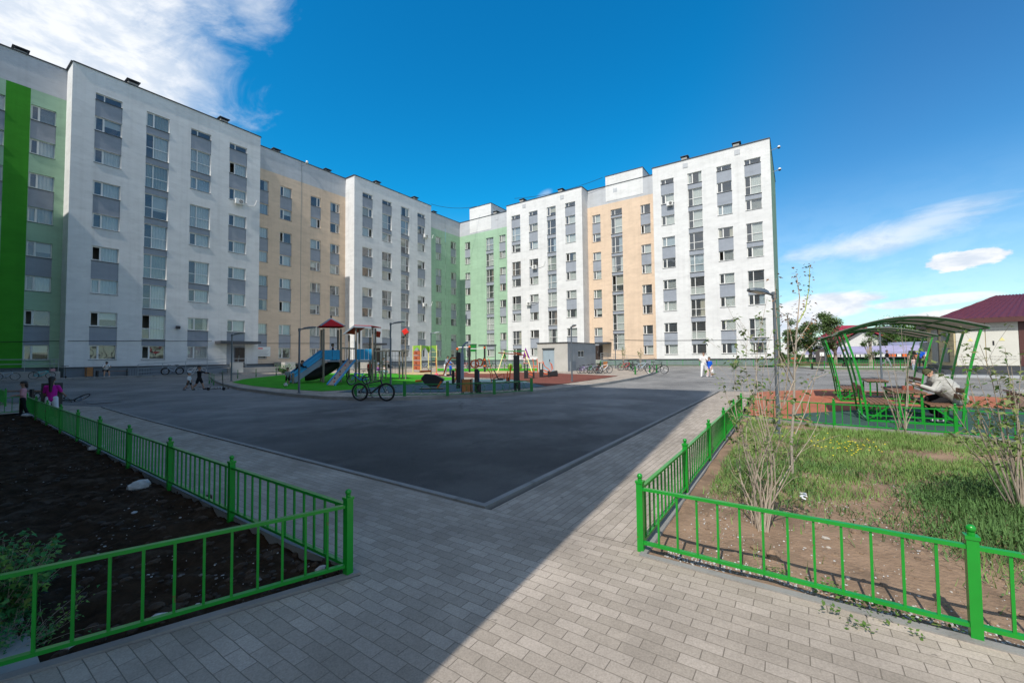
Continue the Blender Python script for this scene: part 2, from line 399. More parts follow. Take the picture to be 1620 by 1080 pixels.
def make_window(root, P, u0, u1, z0, z1, kind, flip, v, detail=True):
    """P(u,v,z) -> world. window > pane, curtain, sill"""
    mir = (lambda u: u0+u1-u) if flip else (lambda u: u)
    dep = v+.16
    def fb(mb, a, b, c, d, t0=dep-.03, t1=dep+.04):
        p = [P(u, t, z) for u in (mir(a), mir(b)) for t in (t0, t1) for z in (c, d)]
        cc = sum(p, V())/8; mb.obox(cc, (P(mir(b), 0, 0)-P(mir(a), 0, 0))/2, (P(0, t1, 0)-P(0, t0, 0))/2, V((0, 0, (d-c)/2)))
    fr = MB(); w = .055; um = u0+(u1-u0)*.34
    fb(fr, u0, u0+w, z0, z1); fb(fr, u1-w, u1, z0, z1); fb(fr, u0+w, u1-w, z0, z0+w); fb(fr, u0+w, u1-w, z1-w, z1)
    fb(fr, um-.04, um+.04, z0+w, z1-w, dep-.035, dep+.035)
    if kind == 'tall':
        fb(fr, u0+w, um-.04, z0+TD-.03, z0+TD+.03, dep-.025, dep+.03); fb(fr, um+.04, u1-w, z0+TD-.03, z0+TD+.03, dep-.025, dep+.03)
    elif z1-z0 > .9:                                       # opening sash
        s = .045
        for a, b, c, d in ((u0+w, u0+w+s, z0+w, z1-w), (um-.04-s, um-.04, z0+w, z1-w), (u0+w+s, um-.04-s, z0+w, z0+w+s), (u0+w+s, um-.04-s, z1-w-s, z1-w)):
            fb(fr, a, b, c, d, dep-.045, dep-.002)
    o = part('window', fr, FRAME, root, world=True)
    ps = MB(); is_open = WRND.random() < .16 and z1-z0 > .9
    lo = z0+TD if kind == 'tall' else z0
    if is_open:                                            # the narrow sash stands open
        ps.quad(P(mir(um), dep, z0+w), P(mir(u1-w), dep, z0+w), P(mir(u1-w), dep, z1-w), P(mir(um), dep, z1-w))
        if kind == 'tall': ps.quad(P(mir(u0+w), dep, z0+w), P(mir(um), dep, z0+w), P(mir(um), dep, lo), P(mir(u0+w), dep, lo))
    else:
        ps.quad(P(mir(u0+w), dep, z0+w), P(mir(u1-w), dep, z0+w), P(mir(u1-w), dep, z1-w), P(mir(u0+w), dep, z1-w))
    part('pane', ps, GLASS, o, world=True)
    r = WRND.random()
    if z1-z0 < .9: r = 1
    cm = MB(); mt = None
    if z1-z0 > .9 and root.name == 'apartment_building' and r > .6: r = WRND.random()*.97  # first block: extra curtains added to lend panes the brightness of sky reflections
    def folds(a, b, c, d, amp=.022, dp=.08, n=None):
        n = n or max(4, int((b-a)/.06)); i0 = len(cm.v)
        for k in range(n+1):
            u = a+(b-a)*k/n; t = dep+dp+amp*math.sin(k*1.9)
            cm.v += [tuple(P(mir(u), t, c)), tuple(P(mir(u), t, d))]
        for k in range(n): q = i0+2*k; cm.f.append((q, q+2, q+3, q+1)); cm.m.append(0)
    def slats(a, b, c, d):
        n = int((d-c)/.075)
        for k in range(n):
            z = c+(k+.5)*(d-c)/n; cm.quad(P(mir(a), dep+.08, z-.032), P(mir(b), dep+.08, z-.032), P(mir(b), dep+.13, z+.02), P(mir(a), dep+.13, z+.02))
    A, B = u0+w, u1-w
    if r < .34: folds(um, B, z0+w, z1-w); mt = CURT[0]
    elif r < .48: folds(A, B, z0+w, z1-w); mt = CURT[WRND.choice((0, 1, 3))]
    elif r < .60: folds(um, B, z0+(z1-z0)*WRND.choice((.1, .35, .5)), z1-w, .002, .1, 4); mt = CURT[WRND.choice((0, 2, 0))]
    elif r < .68: folds(um+(B-um)*.5, B, z0+w, z1-w); mt = CURT[WRND.choice((1, 2, 3, 4))]
    elif r < .75: slats(*((A, um, z0+w, z1-w) if WRND.random() < .6 else (um, B, z0+w, z1-w))); mt = CURT[0]
    elif r < .84: folds(A, A+.3, z0+w, z1-w); folds(B-.35, B, z0+w, z1-w); mt = CURT[WRND.choice((0, 1, 4, 2))]
    elif kind == 'tall' and r < .95: folds(A, B, z0+w, lo, .003, .06, 4); mt = CURT[WRND.choice((5, 0, 1, 5))]
    if mt: part('curtain', cm, mt, o, world=True)
    sm = MB(); c = (P(u0, 0, 0)+P(u1, 0, 0))/2
    a = P(u0-.03, v-.05, z0-.02); b = P(u1+.03, v-.05, z0-.02); c = P(u1+.03, v+.13, z0+.004); d = P(u0-.03, v+.13, z0+.004)
    sm.plate([a, b, c, d], (0, 0, -1), .025); part('sill', sm, SILLM, o, world=True)
def facade(mb, P, strips, root=None, ztop=ZTOP, prev=None):
    """wall builder. strips: (u0,u1,v,matidx,band,cols). materials: 0 white 1 grey 2 band 3 plinth 4 dark 5 room 6 beige 7 lgreen 8 dgreen 9 reveal"""
    wins = []
    def q(u0, u1, z0, z1, v, m):
        if u1-u0 < 1e-4 or z1-z0 < 1e-4: return
        mb.mat = m; mb.quad(P(u0, v, z0), P(u1, v, z0), P(u1, v, z1), P(u0, v, z1))
    def wall(u0, u1, z0, z1, v, m, band):
        if band and z1 > ZBAND:
            q(u0, u1, max(z0, ZBAND), z1, v, 2); z1 = min(z1, ZBAND)
        q(u0, u1, z0, z1, v, m)
    for (u0, u1, v, m, band, cols) in strips:
        # plinth: set back 4 cm, dark drip flashing on top
        q(u0, u1, -.2, ZPL, v+.05, 3)
        mb.mat = 4; mb.obox((P(u0, v, ZPL)+P(u1, v, ZPL))/2, (P(u1, 0, 0)-P(u0, 0, 0))/2, (P(0, .03, 0)-P(0, -.03, 0))/1, V((0, 0, .035)))
        u = u0
        for col in cols:
            a, b, kind, flip = col[:4]; am = col[4] if len(col) > 4 else m
            wall(u, a, ZPL, ztop, v, m, band); zt = ztop
            for (z0, z1, t) in sorted(cells(kind), key=lambda c: -c[0]):
                wall(a, b, z1, zt, v, am, band)
                if t == 'gray':
                    q(a, b, z0, z1, v+.03, 1)
                else:
                    wins.append((a, b, z0, z1, t, flip, v))
                    D = .16; rm = 9 if m == 0 else m
                    for (p0, p1) in (((a, z0), (b, z0)), ((b, z0), (b, z1)), ((b, z1), (a, z1)), ((a, z1), (a, z0))):
                        mb.mat = rm; mb.quad(P(p0[0], v, p0[1]), P(p1[0], v, p1[1]), P(p1[0], v+D+.05, p1[1]), P(p0[0], v+D+.05, p0[1]))
                        mb.mat = 5; mb.quad(P(p0[0], v+D+.05, p0[1]), P(p1[0], v+D+.05, p1[1]), P(p1[0], v+1.5, p1[1]), P(p0[0], v+1.5, p0[1]))
                    q(a, b, z0, z1, v+1.5, 5)
                zt = z0
            wall(a, b, ZPL, zt, v, am, band); u = b
        wall(u, u1, ZPL, ztop, v, m, band)
        # parapet cap
        mb.mat = 4; mb.obox((P(u0, v, ztop)+P(u1, v, ztop))/2+V((0, 0, .03)), (P(u1, 0, 0)-P(u0, 0, 0))/2, (P(0, .12, 0)-P(0, -.06, 0))/2, V((0, 0, .035)))
        mb.mat = 4; mb.quad(P(u0, v+.3, ztop-.4), P(u1, v+.3, ztop-.4), P(u1, 14.5, ztop-.4), P(u0, 14.5, ztop-.4))
        mb.mat = 2; mb.quad(P(u0, v+.3, ztop), P(u1, v+.3, ztop), P(u1, v+.3, ztop-.5), P(u0, v+.3, ztop-.5))
        if prev is not None and abs(prev[0]-v) > .01:       # side of a projecting bay
            hi, lo, mm, bb = (v, prev[0], prev[1], prev[2]) if v > prev[0] else (prev[0], v, m, band)
            mb.mat = mm if not bb else mm
            mb.quad(P(u0, lo, ZPL), P(u0, hi, ZPL), P(u0, hi, ztop), P(u0, lo, ztop))
            mb.mat = 3; mb.quad(P(u0, lo+.05, -.2), P(u0, hi+.05, -.2), P(u0, hi+.05, ZPL), P(u0, lo+.05, ZPL))
            mb.mat = 4; mb.obox((P(u0, lo, ztop)+P(u0, hi, ztop))/2+V((0, 0, .026)), (P(u0, hi, 0)-P(u0, lo, 0))/2, (P(.06, 0, 0)-P(-.06, 0, 0))/1, V((0, 0, .033)))
        prev = (v, m, band)
    if root is not None:
        for w in wins: make_window(root, P, *w[:4], w[4], w[5], w[6])
    return wins
WM = [WHITE, GRAYP, BANDG, PLINTH, DARKM, ROOM, BEIGE, LGREEN, DGREEN, WHITE]
YL, XR = 48.91, 55.98
PL = lambda u, v, z: V((u, YL+v, z))
PR = lambda u, v, z: V((XR+v, -u, z))
P3 = lambda u, v, z: V((-1.5-v, u, z))
def vents(root, pts, m=CONC):
    for (x, y, z) in pts:
        mb = MB(); mb.box(x-.35, x+.35, y-.3, y+.35, z-.25, z+.28); mb.mat = 1
        mb.box(x-.48, x+.48, y-.48, y+.48, z+.42, z+.47)
        for sx in (-.35, .35):
            for sy in (-.35, .35): mb.box(x+sx-.025, x+sx+.025, y+sy-.025, y+sy+.025, z+.28, z+.42)
        part('roof_vent', mb, [m, DARKM], root, world=True)
def roof_quad(mb, x0, x1, y0, y1, z=26.2):
    mb.mat = 4; mb.quad((x0, y0, z), (x1, y0, z), (x1, y1, z), (x0, y1, z))
def back(mb, pts, m=0, z0=-.2, z1=ZTOP):
    for a, b in zip(pts, pts[1:]): mb.mat = m; mb.quad((*a, z0), (*b, z0), (*b, z1), (*a, z1))
GRP = 'joined blocks of the apartment estate'
# block 1: green corner, white bay, first half of beige bay
b1 = thing('apartment_building', 'nearest left apartment block with a strong green wall stripe and a wide white bay', 'building', (12, YL, 0), group=GRP)
w = MB()
facade(w, PL, [(-3.45, 4.27, 2, 7, True, [(-.3, 1.1, 'P', False), (2.85, 4.26, 'P', False)]),
               (4.27, 5.57, 2, 8, True, []),
               (5.57, 7.58, 2, 7, True, [(5.6, 7.01, 'P', False)]),
               (7.58, 22.26, 0, 0, False, [(8.97, 10.7, 'A', False), (12.37, 14.08, 'B', False), (15.8, 17.52, 'C', False), (19.2, 20.9, 'Ad', False)]),
               (22.26, 28.05, 2, 6, True, [(22.72, 24.13, 'P', False), (25.47, 26.88, 'P', False)])], b1)
back(w, [(28.05, YL+15), (-3.45, YL+15)])
part('wall', w, WM, b1, world=True)
# block 2
b2 = thing('apartment_building', 'left apartment block with a white bay between beige half bay and green strip', 'building', (41, YL, 0), group=GRP)
w = MB()
facade(w, PL, [(28.08, 34.28, 2, 6, True, [(29.3, 30.66, 'P', True), (32.03, 33.38, 'P', True)]),
               (34.28, 48.64, 0, 0, False, [(35.57, 37.2, 'A', True), (38.89, 40.57, 'C', True), (42.33, 43.93, 'B', True), (45.68, 47.28, 'A', True)]),
               (48.64, 54.1, 2, 7, True, [(51.7, 53.05, 'P', True)])], b2)
back(w, [(54.1, YL+15), (28.08, YL+15)])
part('wall', w, WM, b2, world=True)
# block 3: the corner
b3 = thing('apartment_building', 'corner apartment block with light green inner corner, roof tower and white bay', 'building', (XR, 38, 0), group=GRP)
w = MB()
facade(w, PL, [(54.13, XR+2, 2, 7, True, [(55.5, 56.9, 'P', True)])], b3)
facade(w, PR, [(-(YL+2), -38.92, 2, 7, True, [(-49.65, -48.45, 'P', False), (-44.81, -43.17, 'Bn', False), (-41.9, -40.6, 'P', False)]),
               (-38.92, -25.47, 0, 0, False, [(-37.96, -36.28, 'Cr', False), (-34.61, -33.02, 'A', False), (-31.35, -29.81, 'B', False), (-28.2, -26.55, 'A', False)])], b3)
back(w, [(XR+15, 25.47), (XR+15, YL+15), (54.13, YL+15)])
w.mat = 0; w.box(XR+1.98, XR+8, 43.64, 48.5, 24.2, 28.75); w.mat = 4; w.box(XR+1.92, XR+8.06, 43.58, 48.56, 28.752, 28.83)
part('wall', w, WM, b3, world=True)
# block 4
b4 = thing('apartment_building', 'right apartment block with a beige bay beside the sunny white end bay', 'building', (XR, 13, 0), group=GRP)
w = MB()
facade(w, PR, [(-25.47, -15.22, 2, 6, True, [(-24.72, -23.45, 'P', False), (-21.84, -20.17, 'Bs', False), (-17.52, -16.17, 'P', False)]),
               (-15.22, -1.9, 0, 0, False, [(-14.18, -12.55, 'A', False), (-10.87, -9.2, 'B', False), (-7.53, -5.9, 'A', False), (-4.53, -2.85, 'Cr', False)])], b4, prev=(0, 0, False))
back(w, [(XR+15, 1.9), (XR+15, 25.47)])
w.mat = 7; w.quad((XR+.01, 1.9, ZPL), (XR+15, 1.9, ZPL), (XR+15, 1.9, ZTOP), (XR+.01, 1.9, ZTOP)); w.mat = 3; w.quad((XR+.05, 1.93, -.2), (XR+15, 1.93, -.2), (XR+15, 1.93, ZPL), (XR+.05, 1.93, ZPL))
w.mat = 4; w.box(XR, XR+15, 1.84, 2.1, ZTOP+.003, ZTOP+.07)
w.mat = 0; w.box(XR+1.97, XR+7, 17.1, 22.55, 24.3, 28.02); w.mat = 4; w.box(XR+1.91, XR+7.06, 17.04, 22.61, 28.022, 28.1)
part('wall', w, WM, b4, world=True)
# block 5: the wing beside the camera whose shadow lies over the yard
b5 = thing('apartment_building', 'apartment block running back along the left edge, its roof shading the yard', 'building', (-1.5, 25, 0), group=GRP)
w = MB()
def wc(a, n, k='P'): return [(a+i*3.4, a+i*3.4+1.6, k, False) for i in range(n)]
w3 = facade(w, P3, [(1.41, 15, 0, 0, False, wc(3.2, 3, 'A')), (15, 25, 2, 6, True, wc(16.5, 2)), (25, 38, 0, 0, False, wc(26.4, 3, 'A')), (38, YL+2, 2, 7, True, wc(39.5, 3))])
w.mat = 10
for (a, b, z0, z1, t, fl, v) in w3: w.quad(P3(a, v+.17, z0), P3(b, v+.17, z0), P3(b, v+.17, z1), P3(a, v+.17, z1))
back(w, [(-1.5, 1.41), (-16, 1.41), (-16, YL+15), (-3.45, YL+15)])
part('wall', w, WM+[GLASS], b5, world=True)
# roof vents, found on the skyline
ZR = 26.6
def vx(pxs, Y): return [(PY(px, py, Y).x, Y+.3, ZR+.14) for px, py in pxs]
vents(b1, vx([(33, 84)], YL+2.5)+vx([(211, 135), (355, 190)], YL+.3)+vx([(438, 239)], YL+2.5))
vents(b2, vx([(519, 272)], YL+2.5)+vx([(598, 291), (658, 316)], YL+.3)+vx([(688, 338)], YL+2.5))
vents(b3, [(XR+.5, PX(px, py, XR+.3).y, ZR+.14) for px, py in ((826, 318), (887, 303))]+[(XR+2.5, PX(px, py, XR+2.3).y, ZR+.14) for px, py in ((784, 338),)])
vents(b4, [(XR+.5, PX(px, py, XR+.3).y, ZR+.14) for px, py in ((1083, 253), (1165, 231))]+[(XR+2.5, PX(px, py, XR+2.3).y, ZR+.14) for px, py in ((972, 291),)])
# scuppers under the right wing's vents
for bb, lst in ((b3, ((829, 326, 0), (889, 312, 0), (786, 345, 2))), (b4, ((1084, 262, 0), (1166, 241, 0), (973, 301, 2)))):
    for px, py, dv in lst:
        p = PX(px, py, XR+dv); m = MB(); m.box(p.x-.04, p.x+.02, p.y-.3, p.y+.3, p.z-.3, p.z+.3); part('roof_scupper', m, BANDG, bb, world=True)
# downpipe / expansion joint of the beige bay
m = MB(); m.box(28.05, 28.08, YL+1.985, YL+2.02, 1.3, 26.55); part('expansion_joint', m, PLINTH, b2, world=True)
# ------------------------------------------------------------------ ground materials
def paver(name, along_x, c1, c2, mort):
    m = bpy.data.materials.new(name); m.use_nodes = True; nt = m.node_tree; N = nt.nodes; L = nt.links; b = N['Principled BSDF']
    b.inputs['Roughness'].default_value = .88; b.inputs['Specular IOR Level'].default_value = .25
    g = N.new('ShaderNodeNewGeometry'); mp = N.new('ShaderNodeMapping'); L.new(g.outputs['Position'], mp.inputs[0])
    # wobble so that joints are not ruler-straight
    wn = N.new('ShaderNodeTexNoise'); wn.inputs['Scale'].default_value = 2.3; wn.inputs['Detail'].default_value = 3; L.new(g.outputs['Position'], wn.inputs['Vector'])
    vm = N.new('ShaderNodeVectorMath'); vm.operation = 'MULTIPLY_ADD'; vm.inputs[1].default_value = (.02, .02, 0); L.new(wn.outputs['Color'], vm.inputs[0]); L.new(g.outputs['Position'], vm.inputs[2])
    L.new(vm.outputs[0], mp.inputs[0])
    if not along_x: mp.inputs['Rotation'].default_value = (0, 0, R(90))
    br = N.new('ShaderNodeTexBrick'); L.new(mp.outputs[0], br.inputs['Vector']); br.offset = .5
    br.inputs['Scale'].default_value = 1; br.inputs['Brick Width'].default_value = .207; br.inputs['Row Height'].default_value = .0925
    br.inputs['Mortar Size'].default_value = .0026; br.inputs['Mortar Smooth'].default_value = .35; br.inputs['Bias'].default_value = 0
    br.inputs['Color1'].default_value = (0, 0, 0, 1); br.inputs['Color2'].default_value = (1, 1, 1, 1); br.inputs['Mortar'].default_value = (.5, .5, .5, 1)
    bc = N.new('ShaderNodeMix'); bc.data_type = 'RGBA'; bc.inputs[6].default_value = (*c1, 1); bc.inputs[7].default_value = (*c2, 1); L.new(br.outputs['Color'], bc.inputs[0])
    def nz(sc, det=6, r=.6):
        n = N.new('ShaderNodeTexNoise'); n.inputs['Scale'].default_value = sc; n.inputs['Detail'].default_value = det; n.inputs['Roughness'].default_value = r; L.new(g.outputs['Position'], n.inputs['Vector']); return n.outputs['Fac']
    def mr(x, a, b_, c=0, d=1):
        n = N.new('ShaderNodeMapRange'); L.new(x, n.inputs[0])
        for i, q in enumerate((a, b_, c, d)): n.inputs[i+1].default_value = q
        return n.outputs[0]
    def mix(f, a, b_, t='MIX'):
        n = N.new('ShaderNodeMix'); n.data_type = 'RGBA'; n.blend_type = t
        L.new(f, n.inputs[0]) if not isinstance(f, float) else n.inputs[0].__setattr__('default_value', f)
        for i, q in ((6, a), (7, b_)):
            if isinstance(q, tuple): n.inputs[i].default_value = (*q, 1)
            else: L.new(q, n.inputs[i])
        return n.outputs[2]
    def cc(x):
        n = N.new('ShaderNodeCombineColor')
        for i in range(3): L.new(x, n.inputs[i])
        return n.outputs[0]
    o = mix(1., bc.outputs[2], cc(mr(nz(.8, 5), .3, .7, .74, 1.18)), 'MULTIPLY')
    o = mix(1., o, cc(mr(nz(90, 3, .7), .3, .7, .80, 1.16)), 'MULTIPLY')
    o = mix(mr(nz(3.2, 7, .7), .60, .76, 0, .4), o, tuple(x*.45 for x in c1))        # dirt
    o = mix(mr(nz(1.7, 8, .75), .58, .72, 0, .6), o, tuple(x*1.45 for x in c1))      # pale dust
    o = mix(mr(nz(11, 2, .5), .735, .76, 0, .55), o, tuple(x*.35 for x in c1))        # spots
    o = mix(br.outputs['Fac'], o, mort)
    L.new(o, b.inputs['Base Color'])
    h = N.new('ShaderNodeMath'); h.operation = 'MULTIPLY_ADD'; L.new(br.outputs['Fac'], h.inputs[0]); h.inputs[1].default_value = -1.
    h2 = N.new('ShaderNodeMath'); h2.operation = 'MULTIPLY_ADD'; L.new(nz(60, 4), h2.inputs[0]); h2.inputs[1].default_value = .25; L.new(br.outputs['Color'], h2.inputs[2])
    h3 = N.new('ShaderNodeMath'); h3.operation = 'MULTIPLY'; L.new(h2.outputs[0], h3.inputs[0]); h3.inputs[1].default_value = .25; L.new(h3.outputs[0], h.inputs[2])
    bu = N.new('ShaderNodeBump'); bu.inputs['Strength'].default_value = .8; bu.inputs['Distance'].default_value = .006; L.new(h.outputs[0], bu.inputs['Height']); L.new(bu.outputs[0], b.inputs['Normal'])
    return m
PC = ((.335, .287, .235), (.43, .37, .31), (.20, .17, .135))
PAVY = paver('grey beige block paving', False, *PC); PAVX = paver('grey beige block paving lengthwise', True, *PC)
def asphalt():
    m = pm('asphalt', (.095, .094, .092), .93, var=.3, scale=.28, bump=.5, bscale=110, col2=(.155, .150, .142), c2lo=.48, c2hi=.72, c2scale=.45, spec=.12, det=8)
    nt = m.node_tree; N = nt.nodes; L = nt.links; b = N['Principled BSDF']; src = b.inputs['Base Color'].links[0].from_socket
    g = N.new('ShaderNodeNewGeometry')
    n = N.new('ShaderNodeTexNoise'); n.inputs['Scale'].default_value = 160; n.inputs['Detail'].default_value = 2; L.new(g.outputs['Position'], n.inputs['Vector'])
    r_ = N.new('ShaderNodeMapRange'); L.new(n.outputs['Fac'], r_.inputs[0]); r_.inputs[1].default_value = .55; r_.inputs[2].default_value = .75; r_.inputs[4].default_value = .85
    mx = N.new('ShaderNodeMix'); mx.data_type = 'RGBA'; L.new(r_.outputs[0], mx.inputs[0]); L.new(src, mx.inputs[6]); mx.inputs[7].default_value = (.24, .235, .22, 1)
    # patches: oil-dark and dusty
    n2 = N.new('ShaderNodeTexNoise'); n2.inputs['Scale'].default_value = .9; n2.inputs['Detail'].default_value = 6; n2.inputs['Roughness'].default_value = .7; L.new(g.outputs['Position'], n2.inputs['Vector'])
    r2 = N.new('ShaderNodeMapRange'); L.new(n2.outputs['Fac'], r2.inputs[0]); r2.inputs[1].default_value = .60; r2.inputs[2].default_value = .72; r2.inputs[4].default_value = .5
    m2 = N.new('ShaderNodeMix'); m2.data_type = 'RGBA'; L.new(r2.outputs[0], m2.inputs[0]); L.new(mx.outputs[2], m2.inputs[6]); m2.inputs[7].default_value = (.065, .064, .065, 1)
    vo = N.new('ShaderNodeTexVoronoi'); vo.feature = 'DISTANCE_TO_EDGE'; vo.inputs['Scale'].default_value = .28; vo.inputs['Randomness'].default_value = 1
    wv = N.new('ShaderNodeVectorMath'); wv.operation = 'MULTIPLY_ADD'; wv.inputs[1].default_value = (1.6, 1.6, 0); L.new(n2.outputs['Color'], wv.inputs[0]); L.new(g.outputs['Position'], wv.inputs[2]); L.new(wv.outputs[0], vo.inputs['Vector'])
    rc = N.new('ShaderNodeMapRange'); L.new(vo.outputs['Distance'], rc.inputs[0]); rc.inputs[1].default_value = .0; rc.inputs[2].default_value = .006; rc.inputs[3].default_value = .55; rc.inputs[4].default_value = 0
    mk_ = N.new('ShaderNodeMath'); mk_.operation = 'MULTIPLY'; rk = N.new('ShaderNodeMapRange'); L.new(n.outputs['Fac'], rk.inputs[0]); nn_ = N.new('ShaderNodeTexNoise'); nn_.inputs['Scale'].default_value = .16; L.new(g.outputs['Position'], nn_.inputs['Vector']); L.new(nn_.outputs['Fac'], rk.inputs[0]); rk.inputs[1].default_value = .48; rk.inputs[2].default_value = .58; L.new(rc.outputs[0], mk_.inputs[0]); L.new(rk.outputs[0], mk_.inputs[1])
    mc_ = N.new('ShaderNodeMix'); mc_.data_type = 'RGBA'; L.new(mk_.outputs[0], mc_.inputs[0]); L.new(m2.outputs[2], mc_.inputs[6]); mc_.inputs[7].default_value = (.03, .03, .03, 1); m2 = mc_
    # surfacing turns lighter away from the near corner
    sp = N.new('ShaderNodeSeparateXYZ'); L.new(g.outputs['Position'], sp.inputs[0])
    a1 = N.new('ShaderNodeMath'); a1.operation = 'MAXIMUM'; y1 = N.new('ShaderNodeMath'); y1.operation = 'MULTIPLY'; y1.inputs[1].default_value = .85; L.new(sp.outputs[1], y1.inputs[0]); L.new(sp.outputs[0], a1.inputs[0]); L.new(y1.outputs[0], a1.inputs[1])
    a2 = N.new('ShaderNodeMath'); a2.operation = 'MULTIPLY_ADD'; a2.inputs[1].default_value = 7; L.new(n2.outputs['Fac'], a2.inputs[0]); L.new(a1.outputs[0], a2.inputs[2])
    r3 = N.new('ShaderNodeMapRange'); r3.interpolation_type = 'SMOOTHSTEP'; L.new(a2.outputs[0], r3.inputs[0]); r3.inputs[1].default_value = 8.5; r3.inputs[2].default_value = 19; r3.inputs[3].default_value = .88; r3.inputs[4].default_value = 1.9
    c3 = N.new('ShaderNodeCombineColor'); [L.new(r3.outputs[0], c3.inputs[i]) for i in range(3)]
    m3 = N.new('ShaderNodeMix'); m3.data_type = 'RGBA'; m3.blend_type = 'MULTIPLY'; m3.inputs[0].default_value = 1; L.new(m2.outputs[2], m3.inputs[6]); L.new(c3.outputs[0], m3.inputs[7])
    L.new(m3.outputs[2], b.inputs['Base Color']); return m
ASPH = asphalt()
KERB = pm('concrete kerb stone', (.25, .245, .235), .9, var=.14, scale=2.2, bump=.3, bscale=45, col2=(.15, .145, .135), c2lo=.56, c2hi=.75, c2scale=3)
TURF = pm('artificial turf', (.05, .30, .02), .95, var=.18, scale=1.2, bump=.6, bscale=140, spec=.1)
RBLUE = pm('blue grey rubber', (.085, .145, .17), .95, var=.12, scale=1.5, bump=.3, bscale=120, spec=.15)
RRED = pm('brown red rubber', (.17, .060, .045), .95, var=.15, scale=1.5, bump=.3, bscale=120, spec=.15)
RORG = pm('orange brown rubber', (.37, .135, .08), .95, var=.12, scale=1.0, bump=.3, bscale=120, spec=.15)
RDGR = pm('dark green rubber', (.045, .088, .078), .95, var=.15, scale=1.5, bump=.3, bscale=120, spec=.15)
RSAND = pm('sand coloured rubber', (.50, .38, .20), .95, var=.1, bump=.3, bscale=120)
PALE = pm('pale concrete path', (.42, .40, .36), .92, var=.1, scale=1, bump=.2, bscale=60)
SOILD = pm('dark dug soil', (.036, .022, .013), .97, spec=.06, var=.5, scale=7, bump=.8, bscale=26, col2=(.085, .062, .046), c2lo=.54, c2hi=.70, c2scale=2.6, det=9)
SOILR = pm('dry brown soil', (.27, .185, .125), .97, spec=.1, var=.25, scale=3, bump=1.0, bscale=30, col2=(.15, .105, .072), c2lo=.5, c2hi=.68, c2scale=1.6, det=9)
DIRT = pm('dry grass ground', (.14, .13, .07), .97, var=.3, scale=.4, bump=.4, bscale=8, col2=(.07, .11, .03), c2lo=.45, c2hi=.6, c2scale=.2)
# base ground to the horizon
g = MB()
xs = [-1500, -300, -60]+[k*4. for k in range(-4, 19)]+[90, 130, 400, 2500]
ys = [-2500, -400, -90, -50]+[k*4. for k in range(-7, 17)]+[90, 400, 2500]
for x in xs:
    for y in ys: g.v.append((x, y, gz(x, y)-.17))
n = len(ys)
for i in range(len(xs)-1):
    for j in range(n-1): a = i*n+j; g.f.append((a, a+n, a+n+1, a+1)); g.m.append(0)
struct('ground', g, DIRT)
AX, AY = 3.88, 2.98                                       # near corner of the asphalt
struct('asphalt_yard', sheet([(AX, AY), (21.6, 3.05), (22.4, 1.2), (24.5, -1.1), (22.6, -7), (21, -14), (20, -30), (48, -30), (43, -11), (46, -1.7), (56.5, 1.5), (54.6, 16), (54.6, YL), (-1.5, YL), (-1.5, 26), (4.3, 21)], -.014), ASPH)
# paving: walk along the left bed, the crossing, the walk beside the right bed
struct('pavement', sheet([(-4, -14), (3.62, -14), (3.62, 1.12), (3.78, 1.12), (3.78, 3.02), (AX-.10, 3.02), (4.2, 21.2), (2.4, 26), (-1.5, 26), (-1.5, 21.2), (2.46, 21.2), (2.1, 2.9), (.30, 3.58), (-1.5, 4.2), (-4, 1.4)], -.004), PAVY)
struct('pavement', sheet([(3.785, 1.12), (12.95, 1.28), (13.7, 1.4), (21.9, 1.7), (21.5, 3.0), (AX+.05, AY-.09), (3.785, AY-.09)], -.004), PAVX)
struct('kerb', kerb([(21.5, 3.06), (AX, AY), ], -.08, -.1, .012), KERB)
struct('kerb', kerb([(AX, AY), (4.3, 21)], .08, -.1, .013), KERB)
struct('kerb', kerb([(3.66, -14), (3.66, 1.12), (12.95, 1.28)], .07, -.12, .008), KERB)
struct('kerb', kerb([(.30, 3.58), (2.12, 2.92), (2.50, 21.2)], .07, -.12, .01), KERB)
struct('kerb', kerb([(21.5, 3.0), (21.95, 1.7), (22.4, 1.2), (24.5, -1.1), (22.6, -7), (21, -14)], .1, -.1, .02), KERB)
def GP(l, dz=0.): return [tuple(G(a, b, dz)[:2]) for a, b in l]
# the island with the playground
ISL = [(14.2, 39.2), (12.2, 33), (11.2, 29.2), (10.4, 25), (10.15, 20), (10.3, 16.4), (11.2, 13.9), (13.2, 12.2), (15.5, 10.8), (18, 10.0), (20.5, 9.6), (24, 9.3), (29, 9.2), (34, 9.6), (38.6, 10.3), (41, 11.5), (43.5, 14), (44.8, 19), (44.8, 30), (44, 39), (40, 42.5), (30, 43.5), (20, 42.5)]
struct('playground_paving', sheet(ISL, .10), PAVY)
struct('kerb', kerb(ISL, .13, -.1, .125, closed=True), KERB)
TZ = .115
struct('artificial_turf', sheet(GP([(367, 604.5), (385, 599.5), (444, 593), (520, 590), (640, 591), (724, 597.5), (728, 599.5), (600, 611), (558, 616), (508, 618.5), (450, 615), (400, 610)], TZ), TZ), TURF)
struct('rubber_surface', sheet(GP([(533, 619.8), (600, 611.5), (660, 606), (724, 600), (800, 599), (830, 603), (864, 611), (800, 616.5), (700, 620), (600, 621)], TZ), TZ+.004), RBLUE)
struct('rubber_surface', sheet(GP([(684, 590), (720, 588.8), (850, 589), (905, 591.5), (978, 594.5), (872, 609.5), (864, 610.5), (830, 602.5), (800, 598.6), (740, 596.5), (684, 594)], TZ), TZ+.008), RRED)
struct('turf_strip', sheet(GP([(690, 582.5), (850, 582.5), (850, 586.5), (690, 586.5)], TZ), TZ+.004), TURF)
